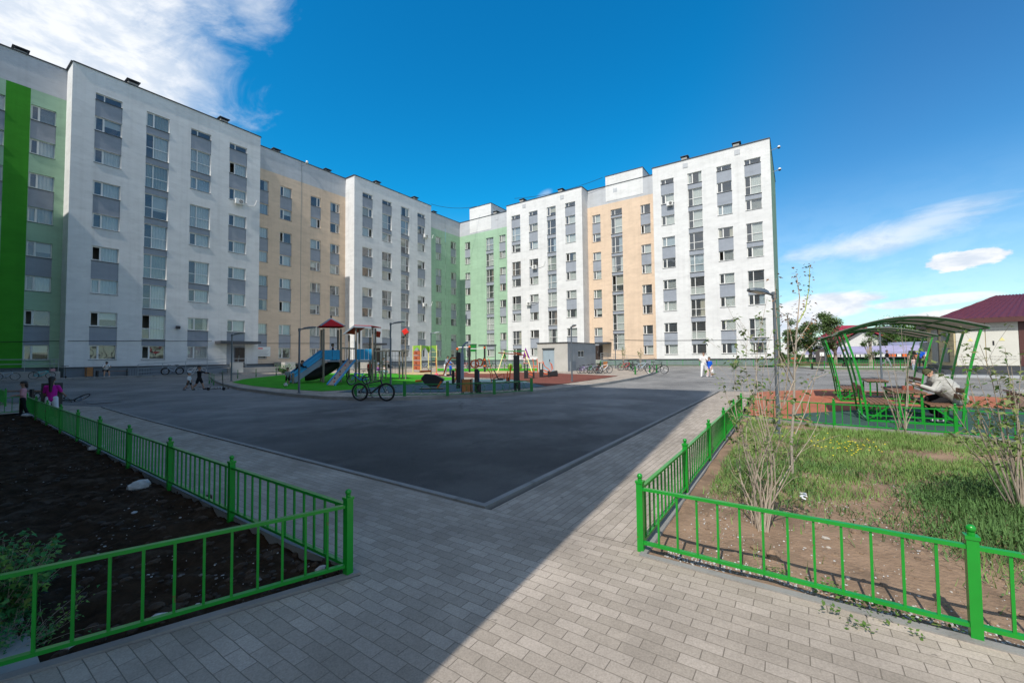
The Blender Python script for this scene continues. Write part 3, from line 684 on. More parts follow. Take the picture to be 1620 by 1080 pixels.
for px, py, rx in ((672, 590.5, 2.6), (782, 588.8, 2.6)):
    c = G(px, py, TZ); struct('rubber_surface', sheet([(c.x+rx*math.cos(a*.4488), c.y+rx*math.sin(a*.4488)) for a in range(14)], TZ+.014), RSAND)
# gazebo pad on the right
PAD = [(13.75, 1.27), (21.5, 1.52), (22.35, 1.15), (24.45, -1.1), (22.55, -7), (21.2, -13), (11.6, -13), (11.75, -3.4), (12.3, -2.6), (12.3, -.7), (12.95, 1.28)]
struct('rubber_surface', sheet(PAD, .004), RORG)
struct('rubber_surface', sheet(GP([(1240, 656), (1290, 652.5), (1360, 648.5), (1450, 645), (1540, 644), (1620, 648)])+[(16.5, -9), (11.7, -9), (11.85, -3.4), (12.4, -2.6), (12.4, -.7)], .008), RDGR)
struct('kerb', kerb([(12.98, 1.22), (12.3, -.7), (12.2, -2.7), (11.62, -3.5), (11.5, -14)], -.09, -.15, .05), KERB)
# pavements along the two wings, set on a kerb
struct('sidewalk', sheet([(-3.5, YL+2), (-3.5, 46.6), (22, 46.2), (30, 46.2), (53, 46.2), (53, 3.5), (XR+2.2, 1.2), (XR+2.2, YL+2.2)], .12), PALE)
struct('kerb', kerb([(-3.5, 46.6), (22, 46.2), (53, 46.2), (53, 3.5)], -.15, -.1, .145), KERB)
# heightfields of the two beds
def field(poly, z, amp, sc, mat, name, step=.16, seed=0, edge=.25):
    xs = [p[0] for p in poly]; ys = [p[1] for p in poly]; mb = MB(); idx = {}
    nx = int((max(xs)-min(xs))/step)+1; ny = int((max(ys)-min(ys))/step)+1
    def inside(x, y):
        c = False; j = len(poly)-1
        for i in range(len(poly)):
            (xi, yi), (xj, yj) = poly[i], poly[j]
            if (yi > y) != (yj > y) and x < (xj-xi)*(y-yi)/(yj-yi)+xi: c = not c
            j = i
        return c
    def hz(x, y): return z+gz(x, y)+amp*(noise.fractal(V((x*sc+seed, y*sc, 0)), .9, 2.1, 5))
    for i in range(nx+1):
        for j in range(ny+1):
            x = min(xs)+i*step; y = min(ys)+j*step
            idx[i, j] = len(mb.v); mb.v.append((x, y, hz(x, y)))
    for i in range(nx):
        for j in range(ny):
            x = min(xs)+(i+.5)*step; y = min(ys)+(j+.5)*step
            if inside(x, y): mb.f.append((idx[i, j], idx[i+1, j], idx[i+1, j+1], idx[i, j+1])); mb.m.append(0)
    o = struct(name, mb, mat, smooth=False)
    for p in o.data.polygons: p.use_smooth = True
    return hz
RB = [(3.60, -12), (3.60, 1.20), (12.95, 1.26), (12.28, -.7), (12.18, -2.7), (11.6, -3.5), (11.5, -12)]
LB = [(.4, 3.56), (2.15, 2.92), (2.51, 21.0), (-1.4, 21.0), (-1.4, 8), (.2, 5.4), (.52, 4.4)]
hzR = field(RB, -.02, .035, 1.7, SOILR, 'soil_bed', .11)
hzL = field(LB, -.045, .075, 3.4, SOILD, 'soil_bed', .055, 9)
struct('perimeter_strip', sheet([(-1.5, 4.2), (.36, 3.6), (.50, 3.55), (.52, 4.4), (.2, 5.4), (-1.45, 8.2)], -.012), CONC)
# ------------------------------------------------------------------ green metal fences
GREEN = pm('green enamel paint', (.006, .265, .020), .32, var=.10, scale=5, bump=.06, bscale=30, coat=.3)
GREEND = pm('dark green paint', (.010, .19, .030), .4, var=.12, scale=5)
RUSTG = pm('chipped green enamel paint', (.006, .265, .020), .36, var=.1, scale=5, col2=(.16, .07, .03), c2lo=.655, c2hi=.68, c2scale=7, coat=.2)
def post_mb(p, h=.60, w=.027):
    mb = MB(); x, y, z = p; mb.box(x-w, x+w, y-w, y+w, z-.05, z+h); mb.box(x-w-.006, x+w+.006, y-w-.006, y+w+.006, z+h-.015, z+h+.006)
    mb.tube([(x, y, z+h), (x, y, z+h+.025)], .018, 8); mb.ball((x, y, z+h+.044), .024, nu=12, nv=8); return mb
def fence(name, label, runs, n_pick=12, h=.60, group=None, mats=GREEN, zt=.535, zb=.075, w=.027, rail=.037):
    """runs: lists of post positions; > post, panel"""
    p0 = runs[0][0]; root = thing(name, label, 'fence', (p0[0], p0[1], 0), group=group); done = set()
    for run in runs:
        for p in run:
            k = (round(p[0], 2), round(p[1], 2))
            if k not in done: done.add(k); part('post', post_mb((p[0], p[1], gz(*p[:2])), h, w), mats, root, world=True, smooth=True)
        for a, b in zip(run, run[1:]):
            a, b = V((a[0], a[1], gz(*a[:2]))), V((b[0], b[1], gz(*b[:2]))); d = (b-a).normalized(); A = a+d*w; B = b-d*w; mb = MB()
            for z, t in ((zt, rail), (zb, rail*.9)): mb.bar(A+V((0, 0, z)), B+V((0, 0, z)), rail, rail*.62)
            for k in range(1, n_pick+1):
                q = a+(b-a)*(k/(n_pick+1)); nn = rail*.42
                mb.bar(q+V((0, 0, zb+rail*.28)), q+V((0, 0, zt-rail*.31)), nn, nn, up=d)
            part('panel', mb, mats, root, world=True)
    return root
def line(a, b, n): return [(a[0]+(b[0]-a[0])*i/n, a[1]+(b[1]-a[1])*i/n) for i in range(n+1)]
fence('metal_fence', 'green picket fence around the grassy bed at the right foreground', [
    [(3.71, 1.18), (3.66, -.83), (3.66, -2.85), (3.66, -4.9)],
    [(3.71, 1.18)]+line((5.55, 1.19), (12.95, 1.30), 4),
    [(12.95, 1.30), (12.25, -.66), (12.15, -2.62), (11.8, -4.6), (11.6, -6.6), (11.5, -8.6)]], mats=RUSTG)
fence('metal_fence', 'green picket fence around the dark soil bed at the left foreground', [
    [(2.05, 2.99)]+line((2.08, 5.13), (2.42, 20.9), 8),
    [(2.05, 2.99), (.18, 3.69), (-1.45, 4.3)],
    [(2.42, 20.9), (.4, 20.95), (-1.45, 21.0)]], mats=RUSTG)
fence('metal_fence', 'green picket fence starting behind the small path at the far left edge', [
    [(2.28, 24.2), (2.3, 26.4), (2.35, 28.6)], [(2.28, 24.2), (.3, 24.3), (-1.4, 24.3)]], mats=GREEN)
# ------------------------------------------------------------------ common object materials
GALV = pm('galvanised steel', (.33, .36, .39), .45, .6, var=.08); LAMPG = pm('grey lamp paint', (.13, .155, .18), .5, .3, var=.06)
BLACK = pm('black rubber', (.012, .012, .013), .7, var=.2); BLKP = pm('black powder coat', (.018, .018, .02), .4, var=.15)
ORANGE = pm('orange enamel', (.75, .13, .015), .4, var=.08); STEEL = pm('bright steel', (.5, .5, .52), .3, .9, var=.05)
WOODB = pm('brown stained wood', (.20, .105, .062), .7, var=.25, scale=3, stretch=(1, 1, 6)); WOODG = pm('grey brown timber', (.235, .20, .165), .8, var=.2, scale=3, stretch=(6, 6, 1))
WOODO = pm('orange varnished wood', (.42, .17, .05), .55, var=.2, scale=6); BLUEP = pm('blue play panel', (.02, .32, .62), .5, var=.08)
REDR = pm('red roof panel', (.48, .025, .03), .85, var=.1, spec=.08); GREYP = pm('grey play edge', (.24, .29, .36), .7, var=.06); RED = pm('bright red plastic', (.8, .03, .02), .4, var=.05)
YEL = pm('pale yellow enamel', (.72, .66, .28), .5, var=.06); LIME = pm('lime panel', (.25, .50, .06), .5, var=.08); PURP = pm('purple panel', (.22, .03, .28), .5, var=.1)
BRICKP = pm('brown climbing panel', (.42, .11, .05), .6, var=.1); WPLAS = pm('white painted metal', (.72, .72, .70), .4, var=.05)
LED = pm('milky lamp lens', (.75, .75, .70), .25, var=.03)
def lamp(base, top_py, head_px, label, near=False, r=.05, hl=.62, zoff=0.):
    """street lamp: base point, top seen at top_py, head pointing towards pixel column head_px"""
    P = base; px0 = None; z1 = ZA(head_px[0], top_py, P); root = thing('street_lamp', label, 'street lamp', P, group='street lamps of the yard')
    mb = MB(); mb.tube([(0, 0, 0), (0, 0, z1-P.z-.06)], [r, r*.8], 12); mb.tube([(0, 0, z1-P.z-.16), (0, 0, z1-P.z-.02)], r*1.15, 12); mb.tube([(0, 0, 0), (0, 0, .02)], r*2.2, 12)
    part('pole', mb, LAMPG, root, smooth=True)
    h = z1-P.z; d = V(head_px[1]).normalized(); sx = V((-d.y, d.x, 0)); mb = MB()
    mb.tube([(0, 0, h-.09), d*.18+V((0, 0, h-.05))], .028, 8)
    o = part('arm', mb, LAMPG, root, smooth=True)
    mb = MB(); A = d*.16+V((0, 0, h-.05)); prof = [(0, .045, .05), (.10, .09, .075), (.30, .125, .085), (.48, .10, .06), (.56, .05, .035)]; k = hl/.56
    rings = []
    for (t, wd, ht) in prof:
        c = A+d*t*k+V((0, 0, t*k*.12)); rings.append([c-sx*wd+V((0, 0, -.02)), c+sx*wd+V((0, 0, -.02)), c+sx*wd*.7+V((0, 0, ht*.7)), c-sx*wd*.7+V((0, 0, ht*.7))])
    for a, b in zip(rings, rings[1:]):
        for j in range(4): mb.quad(a[j], a[(j+1) % 4], b[(j+1) % 4], b[j])
    mb.quad(*rings[0]); mb.quad(*rings[-1]); o = part('lamp_head', mb, LAMPG, root)
    mb = MB(); c = A+d*.3*k+V((0, 0, .3*k*.12-.028)); mb.obox(c, d*.15*k+V((0, 0, .018)), sx*.08, V((0, 0, .006))); part('lens', mb, LED, o)
    return root
_RT = V((math.sin(_ya), -math.cos(_ya), 0)); _BK = V((-math.cos(_ya), -math.sin(_ya), 0))
lamp(G(366, 602.5, .1), 528, (366, _RT*1.0+_BK*.1), 'thin grey street lamp beside the left entrance and the pointed tip of the turf')
lamp(G(473, 621, .11), 518.5, (473, _RT), 'grey street lamp standing on the turf in front of the blue slide')
lamp(G(618, 611.5, .11), 510, (618, _RT), 'grey street lamp on the turf between the climbing wall and the round rocker')
lamp(G(905, 603.5, .11), 516, (905, _BK+_RT*.2), 'grey street lamp on red rubber in front of the concrete shed')
lamp(G(682, 596, .11), 526, (682, _RT), 'grey street lamp just left of the walking mother and child')
lamp(G(974, 583, .1), 533, (974, _BK), 'small grey street lamp at the bicycle row by the beige bay')
lamp(G(1232, 686), 460, (1228, -_RT+_BK*.25), 'near grey street lamp rising beside the young tree in the grassy bed', r=.042, hl=.5)
lamp(G(1395, 600), 518, (1395, _BK), 'grey street lamp beyond the road, seen through the far pavilion')
lamp(G(1306.5, 580), 533, (1306, -_RT), 'grey street lamp beyond the road beside the dark notice stand')
# ------------------------------------------------------------------ bollards and curly low fence of the island
def flat_post(P, d, label, h=.62):
    root = thing('bollard', label, 'bollard', P, group='green plate bollards round the playground'); d = V(d).normalized(); n = V((-d.y, d.x, 0)); mb = MB()
    for s in (-1, 1): mb.obox(n*.022*s+V((0, 0, h/2)), d*.055, n*.006, V((0, 0, h/2)))
    mb.obox(V((0, 0, h-.01)), d*.045, n*.03, V((0, 0, .012))); mb.obox(V((0, 0, .1)), d*.03, n*.02, V((0, 0, .1)))
    part('plates', mb, GREEND, root); mb = MB(); mb.tube([n*-.034+V((0, 0, h*.75)), n*.034+V((0, 0, h*.75))], .008, 6); mb.tube([n*-.034+V((0, 0, h*.35)), n*.034+V((0, 0, h*.35))], .008, 6); part('bolt', mb, STEEL, root)
    return root
names = ['leaning toward the boy with outstretched arm', 'leftmost of the pair by the pointing boy', 'behind the pointing boy', 'just left of the entrance lamp', 'on the paving right of the entrance lamp', 'in front of the beige bay steps', 'at the flower bed left of the slide']
for (px, py), nm in zip([(338, 609), (331, 607), (335, 605.5), (352, 601), (376, 598.5), (405, 596), (437, 593.5)], names):
    flat_post(G(px, py, .1), (.3, 1, 0), 'green bollard '+nm)
for (px, py, nm) in ((1005, 592, 'by the last bicycles of the right row'), (1028, 589.5, 'just right of the silver bicycle'), (1039, 589.5, 'behind the leaning last bicycle'), (998, 585, 'behind the dark bicycle bunch')):
    flat_post(G(px, py, .11), (.3, 1, 0), 'green bollard '+nm)
fp = [G(562, 628, .11), G(640, 626.5, .11), G(708, 626, .11), G(782, 623.5, .11), G(841, 619, .11)]
root = thing('low_fence', 'low dark green fence with curled wire panels along the rubber yard', 'fence', fp[1])
for p in fp:
    mb = MB(); d = (fp[3]-fp[1]).normalized(); n = V((-d.y, d.x, 0))
    for s in (-1, 1): mb.obox(p+n*.025*s+V((0, 0, .31)), d*.062, n*.008, V((0, 0, .31)))
    mb.obox(p+V((0, 0, .6)), d*.05, n*.03, V((0, 0, .012))); part('post', mb, GREEND, root, world=True)
for a, b in zip(fp, fp[1:]):
    mb = MB(); d = (b-a); L_ = d.length; d.normalize()
    mb.tube([a+V((0, 0, .50)), b+V((0, 0, .50))], .016, 6); mb.tube([a+V((0, 0, .06)), b+V((0, 0, .06))], .016, 6)
    for c, r in ((.30, .2), (.5, .2), (.70, .2)):
        q = a+d*L_*c+V((0, 0, .28)); mb.tube([q+d*r*math.cos(t*.3927)+V((0, 0, r*math.sin(t*.3927))) for t in range(17)], .007, 5, cap=False)
    for s in (0, 1):
        q0 = a+d*L_*(.06 if s == 0 else .94)+V((0, 0, .08)); mb.tube([q0+d*L_*(.2 if s == 0 else -.2)*math.sin(t*.35)+V((0, 0, .40*t/9)) for t in range(10)], .007, 5)
    part('wire_panel', mb, GREEND, root, world=True)
# ------------------------------------------------------------------ concrete shed
KX, KY = 35.6, 17.9
kz = gz(KX, KY)+.1
KY2 = PX(850, 545, KX).y; KX2 = PY(942, 550, KY).x; kh = PX(896, 541, KX).z
sh = thing('utility_shed', 'flat roofed grey concrete shed with a pale blue metal door', 'shed', (KX, KY, kz))
d0, d1 = PX(877, 570, KX).y, PX(858.5, 570, KX).y; dz = PX(868, 551.5, KX).z
mb = MB(); a, b = PY(914.5, 560, KY).x, PY(924.5, 560, KY).x; w0, w1 = PY(919, 565, KY).z, PY(919, 554.5, KY).z
zt = kh-.06; zb = kz-.2
def hole(mb, P, u0, u1, z0, z1, a, b, c, d):
    for (p, q, r, s) in ((u0, a, z0, z1), (b, u1, z0, z1), (a, b, z0, c), (a, b, d, z1)): mb.quad(P(p, 0, r), P(q, 0, r), P(q, 0, s), P(p, 0, s))
    for (p, q) in (((a, c), (b, c)), ((b, c), (b, d)), ((b, d), (a, d)), ((a, d), (a, c))): mb.quad(P(p[0], 0, p[1]), P(q[0], 0, q[1]), P(q[0], .14, q[1]), P(p[0], .14, p[1]))
CONCL = pm('light render of the shed', (.46, .455, .43), .92, var=.08, scale=1.2, bump=.3, bscale=14); CONCD = pm('blue grey shaded render', (.27, .29, .31), .92, var=.08, scale=1.2, bump=.3, bscale=14)  # one concrete: the darker copy paints in the shade of the side face
hole(mb, lambda u, v, z: V((KX+v, u, z)), KY, KY2, zb, zt, d0, d1, kz, dz)
mb.quad((KX, KY2, zb), (KX2, KY2, zb), (KX2, KY2, zt), (KX, KY2, zt)); mb.quad((KX2, KY, zb), (KX2, KY2, zb), (KX2, KY2, zt), (KX2, KY, zt)); mb.mat = 1
hole(mb, lambda u, v, z: V((u, KY+v, z)), KX, KX2, zb, zt, a, b, w0, w1)
part('wall', mb, [CONCL, CONCD], sh, world=True)
mb = MB(); mb.box(KX-.08, KX2+.08, KY-.08, KY2+.08, zt, kh+.02); part('roof', mb, DARKM, sh, world=True)
SHD = pm('pale blue door paint', (.30, .38, .44), .5, var=.06)
mb = MB(); mb.box(KX+.10, KX+.14, d0, d1, kz, dz); mb.box(KX+.08, KX+.10, (d0+d1)/2-.01, (d0+d1)/2+.01, kz, dz); o = part('door', mb, SHD, sh, world=True)
mb = MB(); mb.box(KX+.02, KX+.098, (d0+d1)/2-.12, (d0+d1)/2-.08, kz+.95, kz+1.15); part('handle', mb, BLKP, o, world=True)
mb = MB(); mb.box(KX-.05, KX+.06, d0-.05, d1+.05, dz, dz+.06); part('lintel', mb, DARKM, sh, world=True)
mb = MB(); mb.box(a, b, KY+.09, KY+.12, w0, w1); mb.mat = 1
for u in (a, (a+b)/2-.025, b-.05): mb.box(u, u+.05, KY+.06, KY+.09, w0, w1)
for z in (w0, w1-.05): mb.box(a, b, KY+.055, KY+.085, z, z+.05)
part('window', mb, [pm('dark window glass', (.04, .05, .06), .08, var=0), FRAME], sh, world=True)
mb = MB(); mb.box(KX+.4, KX+1.5, KY-.12, KY+.02, zb, kz+.95); part('cabinet', mb, PLINTH, sh, world=True)
# ------------------------------------------------------------------ entrances, canopies, ramps, railings
def canopy(root, P, u0, u1, z, dp=1.4, v=0):
    mb = MB(); mb.obox((P(u0, v-dp, z)+P(u1, v, z))/2, (P(u1, 0, 0)-P(u0, 0, 0))/2, (P(0, v-dp, 0)-P(0, v, 0))/2, V((0, 0, .13))); part('entrance_canopy', mb, DARKM, root, world=True, bevel=.01)
DOORD = pm('dark brown steel door', (.035, .022, .018), .5, var=.15)
def door(root, P, u0, u1, z0, z1, v=0, m=DOORD):
    mb = MB(); mb.obox((P(u0, v-.03, z0)+P(u1, v+.02, z1))/2, (P(u1, 0, 0)-P(u0, 0, 0))/2, (P(0, -.03, 0)-P(0, .02, 0))/2, V((0, 0, (z1-z0)/2))); o = part('door', mb, m, root, world=True)
    mb = MB()
    for a, b in ((u0, u0+.06), (u1-.06, u1), ((u0+u1)/2-.02, (u0+u1)/2+.02)): mb.obox((P(a, v-.05, z0)+P(b, v-.03, z1))/2, (P(b, 0, 0)-P(a, 0, 0))/2, (P(0, -.02, 0)-P(0, 0, 0))/2, V((0, 0, (z1-z0)/2)))
    part('frame', mb, DARKM, o, world=True)
    mb = MB(); mb.tube([P((u0+u1)/2-.1, v-.09, z0+.9), P((u0+u1)/2-.1, v-.09, z0+1.25)], .015, 6); part('handle', mb, STEEL, o, world=True)
def railing(pts, label, h=.95, n=3, mat_=GALV, name='ramp_railing', cat='railing', group=None, step=1.5, parent=None):
    pts = [V(p) for p in pts]; rt = thing(name, label, cat, pts[0], group=group) if parent is None else parent
    mb = MB()
    for k in range(n):
        z = h*(1-k*.36); mb.tube([p+V((0, 0, z)) for p in pts], .022, 6)
    part('rail' if parent is None else name, mb, mat_, rt, world=True)
    for a, b in zip(pts, pts[1:]):
        m_ = max(1, int((b-a).length/step))
        for i in range(m_+(1 if (b-pts[-1]).length < 1e-6 else 0)):
            q = a+(b-a)*(i/m_); mb = MB(); mb.tube([q, q+V((0, 0, h))], .02, 6); part('post', mb, mat_, rt, world=True)
    return rt
sw = .12+.33
zc = PY(377, 541.5, YL-1).z
canopy(b1, PL, PY(345, 541, YL-.8).x, PY(409, 541, YL-.8).x, zc)
zd = PY(377, 581, YL).z
door(b1, PL, PY(367.8, 560, YL).x+.2, PY(387, 560, YL).x, zd, PY(377, 550, YL).z)
st = thing('entrance_steps', 'concrete landing and steps under the dark canopy of the left entrance', 'steps', (20, YL-1, sw))
mb = MB(); x0, x1 = 18.6, 23.4
mb.box(x0, x1, YL-2.0, YL+.04, sw-.2, zd-.02); part('landing', mb, CONC, st, world=True)
for k in range(4):
    mb = MB(); mb.box(x1, x1+.32*(4-k), YL-2.0, YL+1.9, sw-.2+(zd-sw)*k/4.4-.02, sw+(zd-sw)*(k+1)/4.6); part('step', mb, CONC, st, world=True)
for (p0, p1) in ((365, 372.5),):
    A = PY(p0, 570, YL-2.1).x; B = PY(p1+2, 570, YL-2.1).x; mb = MB(); mb.box(A, A+1.1, YL-2.25, YL-2.02, sw-.2, PY(370, 573.5, YL-2.1).z); part('parapet', mb, CONCL, st, world=True)
mb = MB(); mb.box(24.9, 26.1, YL-.6, YL+1.9, sw-.2, PY(427, 573, YL).z); part('parapet', mb, CONCL, st, world=True)
rx0 = PY(217, 580, YL-1.5).x; rx1 = PY(357, 575, YL-1.5).x
rp = thing('ramp', 'long grey access ramp with steel railing beside the left entrance', 'ramp', (rx0, YL-1.5, sw))
mb = MB(); mb.prism([(0, 0), (1, 0), (1, 1), (0, 1)], 0, 0); mb = MB()
A, B = (rx0, YL-1.75), (18.6, YL-.4)
mb.v += [(A[0], A[1], sw-.2), (B[0], A[1], sw-.2), (B[0], B[1], sw-.2), (A[0], B[1], sw-.2), (A[0], A[1], sw+.02), (B[0], A[1], zd-.03), (B[0], B[1], zd-.03), (A[0], B[1], sw+.02)]
for q in ((0, 3, 2, 1), (4, 5, 6, 7), (0, 1, 5, 4), (1, 2, 6, 5), (2, 3, 7, 6), (3, 0, 4, 7)): mb.f.append(q); mb.m.append(0)
part('ramp_deck', mb, PLINTH, rp, world=True); railing([(A[0], A[1]+.06, sw+.02), (B[0], A[1]+.06, zd-.03)], '', .95, 3, parent=rp, name='railing')
railing([(B[0]+.1, YL-2.05, zd-.03), (B[0]+1.6, YL-2.05, zd-.03)], 'short steel railing on the landing in front of the dark left door', .95, 3, step=.7)
# entrance of the second white bay
canopy(b2, PL, PY(580, 545, YL-.8).x, PY(608, 545, YL-.8).x, PY(594, 544, YL-.8).z)
door(b2, PL, PY(578.5, 560, YL).x+1.2, PY(578.5, 560, YL).x+2.4, 1.27, 3.2)
mb = MB(); mb.box(35.2, 38.4, YL-1.8, YL, sw-.2, 1.22); st = thing('entrance_steps', 'concrete landing under the canopy of the far white bay', 'steps', (36, YL-1, sw)); part('landing', mb, CONC, st, world=True)
mb = MB()
for k in range(4): mb.box(38.4, 38.4+.3*(4-k), YL-1.8, YL, sw-.2+k*.17, sw+.17*(k+1)-.02)
part('step', mb, CONC, st, world=True)
# entrance of the beige bay on the right wing
yb0, yb1 = PX(962, 545, XR+.6).y, PX(942, 545, XR+.6).y
canopy(b4, PR, -yb1, -yb0, PX(952, 542.5, XR+.6).z, 1.6, 1.95)
door(b4, PR, -24.75, -23.45, 1.28, 3.3, 1.96)
st = thing('entrance_steps', 'concrete landing at the entrance of the beige bay behind the bicycles', 'steps', (XR, 24, sw)); mb = MB(); mb.box(XR-.9, XR+2, 22.6, 25.3, sw-.2, 1.2); part('landing', mb, CONC, st, world=True)
mb = MB()
for k in range(4): mb.box(XR-.9-.3*(4-k), XR-.9, 22.6, 25.3, sw-.2+k*.16-.02, sw+.16*(k+1)-.04)
part('step', mb, CONC, st, world=True)
railing([(XR-.85, 22.65, 1.2), (XR+1.9, 22.65, 1.2)], 'steel railing on the landing of the beige bay entrance', .95, 3)
rp = thing('ramp', 'grey access ramp with thin railing below the beige bay', 'ramp', (XR-.6, 15, sw)); mb = MB()
y0, y1 = 22.6, 15.3
mb.v += [(XR-.8, y0, sw-.2), (XR-.8, y1, sw-.2), (XR+.6, y1, sw-.2), (XR+.6, y0, sw-.2), (XR-.8, y0, 1.18), (XR-.8, y1, sw+.05), (XR+.6, y1, sw+.05), (XR+.6, y0, 1.18)]
for q in ((0, 3, 2, 1), (4, 5, 6, 7), (0, 1, 5, 4), (1, 2, 6, 5), (2, 3, 7, 6), (3, 0, 4, 7)): mb.f.append(q); mb.m.append(0)
part('ramp_deck', mb, PLINTH, rp, world=True); railing([(XR-.74, y0, 1.18), (XR-.74, y1, sw+.05)], '', .95, 3, parent=rp, name='railing')
# far left: raised ramp with railing at the green bay
rp = thing('ramp', 'grey block ramp with pale railing in front of the green bay', 'ramp', (0, YL, sw)); x1 = PY(95, 590, YL-1.5).x
mb = MB(); mb.box(-3.4, x1, YL-1.6, YL+1.9, sw-.2, PY(95, 587.5, YL-1.6).z); part('ramp_deck', mb, CONC, rp, world=True); zz = PY(95, 587.5, YL-1.6).z
railing([(-3.3, YL-1.5, zz), (x1-.1, YL-1.5, zz), (x1-.1, YL+1.7, zz)], '', .95, 2, parent=rp, name='railing')
# ------------------------------------------------------------------ small things on the facades
def ac_unit(P, n, label, pipe=True):
    """P: centre on the wall; n: outward normal"""
    n = V(n); s = V((-n.y, n.x, 0)); rt = thing('air_conditioner', label, 'air conditioner', P, group='outdoor air conditioner units'); mb = MB()
    mb.obox(n*.28, s*.40, n*.15, V((0, 0, .27))); part('housing', mb, WPLAS, rt, bevel=.02)
    mb = MB(); mb.tube([n*.432+s*.1, n*.445+s*.1], .21, 20); mb.mat = 1
    for k in range(6): mb.ring(n*.45+s*.1, n, .04+.032*k, .006, 20, 4)
    part('fan_grille', mb, [BLACK, WPLAS], rt); mb = MB()
    for q in (-.3, .3): mb.bar(s*q+V((0, 0, -.3)), s*q+n*.42+V((0, 0, -.3)), .03, .04); mb.bar(s*q+V((0, 0, -.55)), s*q+n*.35+V((0, 0, -.3)), .02, .02)
    part('bracket', mb, WPLAS, rt)
    if pipe: mb = MB(); mb.tube([n*.1-s*.35*(1)*-1+V((0, 0, -.05)), n*.06+s*1.0+V((0, 0, -.12)), n*.05+s*1.6+V((0, 0, .05)), n*.05+s*1.85+V((0, 0, .75))], .025, 6); part('pipe', mb, WPLAS, rt)
    return rt
for (px, py, pl, lb) in ((377, 320, 'L', 'white air conditioner unit on the near white bay, upper right'), (672, 374, 'L', 'white air conditioner high on the second white bay, by its right edge'), (670.5, 482.5, 'L', 'white air conditioner low on the second white bay, by its right edge'),
                         (846.7, 423, 'R', 'white air conditioner on the central white bay, upper one of two'), (837.5, 480.5, 'R', 'white air conditioner on the central white bay, lower one of two'), (1060.6, 323, 'R', 'white air conditioner high on the end bay, first window column')):
    P = PY(px, py, YL) if pl == 'L' else PX(px, py, XR); ac_unit(P, (0, -1, 0) if pl == 'L' else (-1, 0, 0), lb, pl == 'L' or px < 1000)
def cctv(P, d, label, m=DARKM, cat='security camera', L_=.9):
    rt = thing('security_camera', label, cat, P, group='cameras on the roof edges'); d = V(d).normalized(); mb = MB(); mb.tube([V((0, 0, 0)), d*L_], .035, 8); part('bracket', mb, GALV, rt)
    mb = MB(); mb.ball(d*L_+V((0, 0, -.03)), .15, nu=12, nv=8); part('dome', mb, m, rt, smooth=True); mb = MB(); mb.tube([d*L_+V((0, 0, -.01)), d*L_+V((0, 0, .16))], [.17, .10], 12); part('cap', mb, WPLAS, rt, smooth=True); return rt
cctv(V((XR+.1, 1.88, PX(1224, 237, XR).z)), (-.3, -1, .1), 'upper dome camera sticking out from the right end of the white bay')
cctv(V((XR+.1, 1.88, PX(1224, 272, XR).z)), (-.3, -1, .1), 'lower dome camera sticking out from the right end of the white bay')
cctv(PY(478, 263, YL+2), (.8, -.2, 1), 'white dome camera on a slanted arm above the left beige bay', WPLAS)
def wire(pts, label, r=.018, sag=.0):
    q = []
    for a, b in zip(pts, pts[1:]):
        a, b = V(a), V(b)
        for k in range(12): t = k/12; q.append(a+(b-a)*t-V((0, 0, sag*4*t*(1-t))))
    q.append(V(pts[-1])); mb = MB(); mb.tube(q, r, 4); return single('cable', mb, BLACK, label, 'cable', base=tuple(q[0]), world=True)
wire([PY(682, 323, YL), (XR+1, 46, 28.4)], 'black cable sagging from the second white bay to the roof tower', .03, .5)
wire([(XR+1, 38, 28.0), (XR+1, 22.6, 27.6)], 'black cable stretched over the roof of the central white bay', .03, .6)
zw = PY(200, 538.5, YL).z
wire([PY(0, 541, YL+2)-V((0, .03, 0)), PY(106, 539, YL+2)-V((0, .03, 0))], 'thin cable fixed across the green bay low on the wall', .02)
wire([PY(107, 539, YL)-V((0, .03, 0)), PY(335, 539.5, YL)-V((0, .03, 0))], 'thin cable fixed across the near white bay above the ground floor windows', .02)
wire([PY(412, 543, YL+1.95), PY(545, 543, YL+1.95)], 'thin cable fixed across the left beige bay', .02)
wire([PX(965, 537, XR+1.95), PX(1031, 538.5, XR+1.95)], 'thin cable fixed across the right beige bay', .02)
wire([PX(1034, 538.5, XR)-V((.03, 0, 0)), PX(1222, 537.5, XR)-V((.03, 0, 0))], 'thin cable fixed across the white end bay', .02)
p = PY(280, 518, YL); rt = thing('floodlight', 'small dark floodlight between two window columns of the near white bay', 'floodlight', p); mb = MB(); mb.tube([(0, 0, 0), (0, -.2, -.05)], .03, 6); part('bracket', mb, DARKM, rt); mb = MB(); mb.obox((0, -.28, 0), (.16, 0, 0), (0, .08, .05), (0, -.05, .1)); part('lamp_head', mb, DARKM, rt)
# sunlit chalk-like posters at the left entrance
p = PY(417, 556, YL+1.94); mb = MB(); mb.box(p.x-.75, p.x+.75, YL+1.93, YL+1.96, p.z-.55, p.z+.55); mb.mat = 1; mb.box(p.x-.6, p.x-.1, YL+1.922, YL+1.93, p.z+.3, p.z+.42)
for k in range(5): mb.mat = 2; mb.box(p.x-.6, p.x+.55-.1*(k % 3), YL+1.922, YL+1.93, p.z+.12-.13*k, p.z+.15-.13*k)
single('notice_board', mb, [WPLAS, RED, PLINTH], 'white notice board with red corner beside the left entrance', 'notice board', base=tuple(p), world=True)
# ------------------------------------------------------------------ large play structure
IZ = .115
def gp(px, py): return G(px, py, IZ)
T1 = [gp(496.4, 604), gp(511.6, 604.8), gp(521.5, 601.5), gp(536, 600.5)]
pl = thing('play_tower', 'wooden play tower set with blue slide, red roofs, bridge and climbing frames', 'playground', gp(515, 603))
zr = ZA(511.5, 520, T1[1])
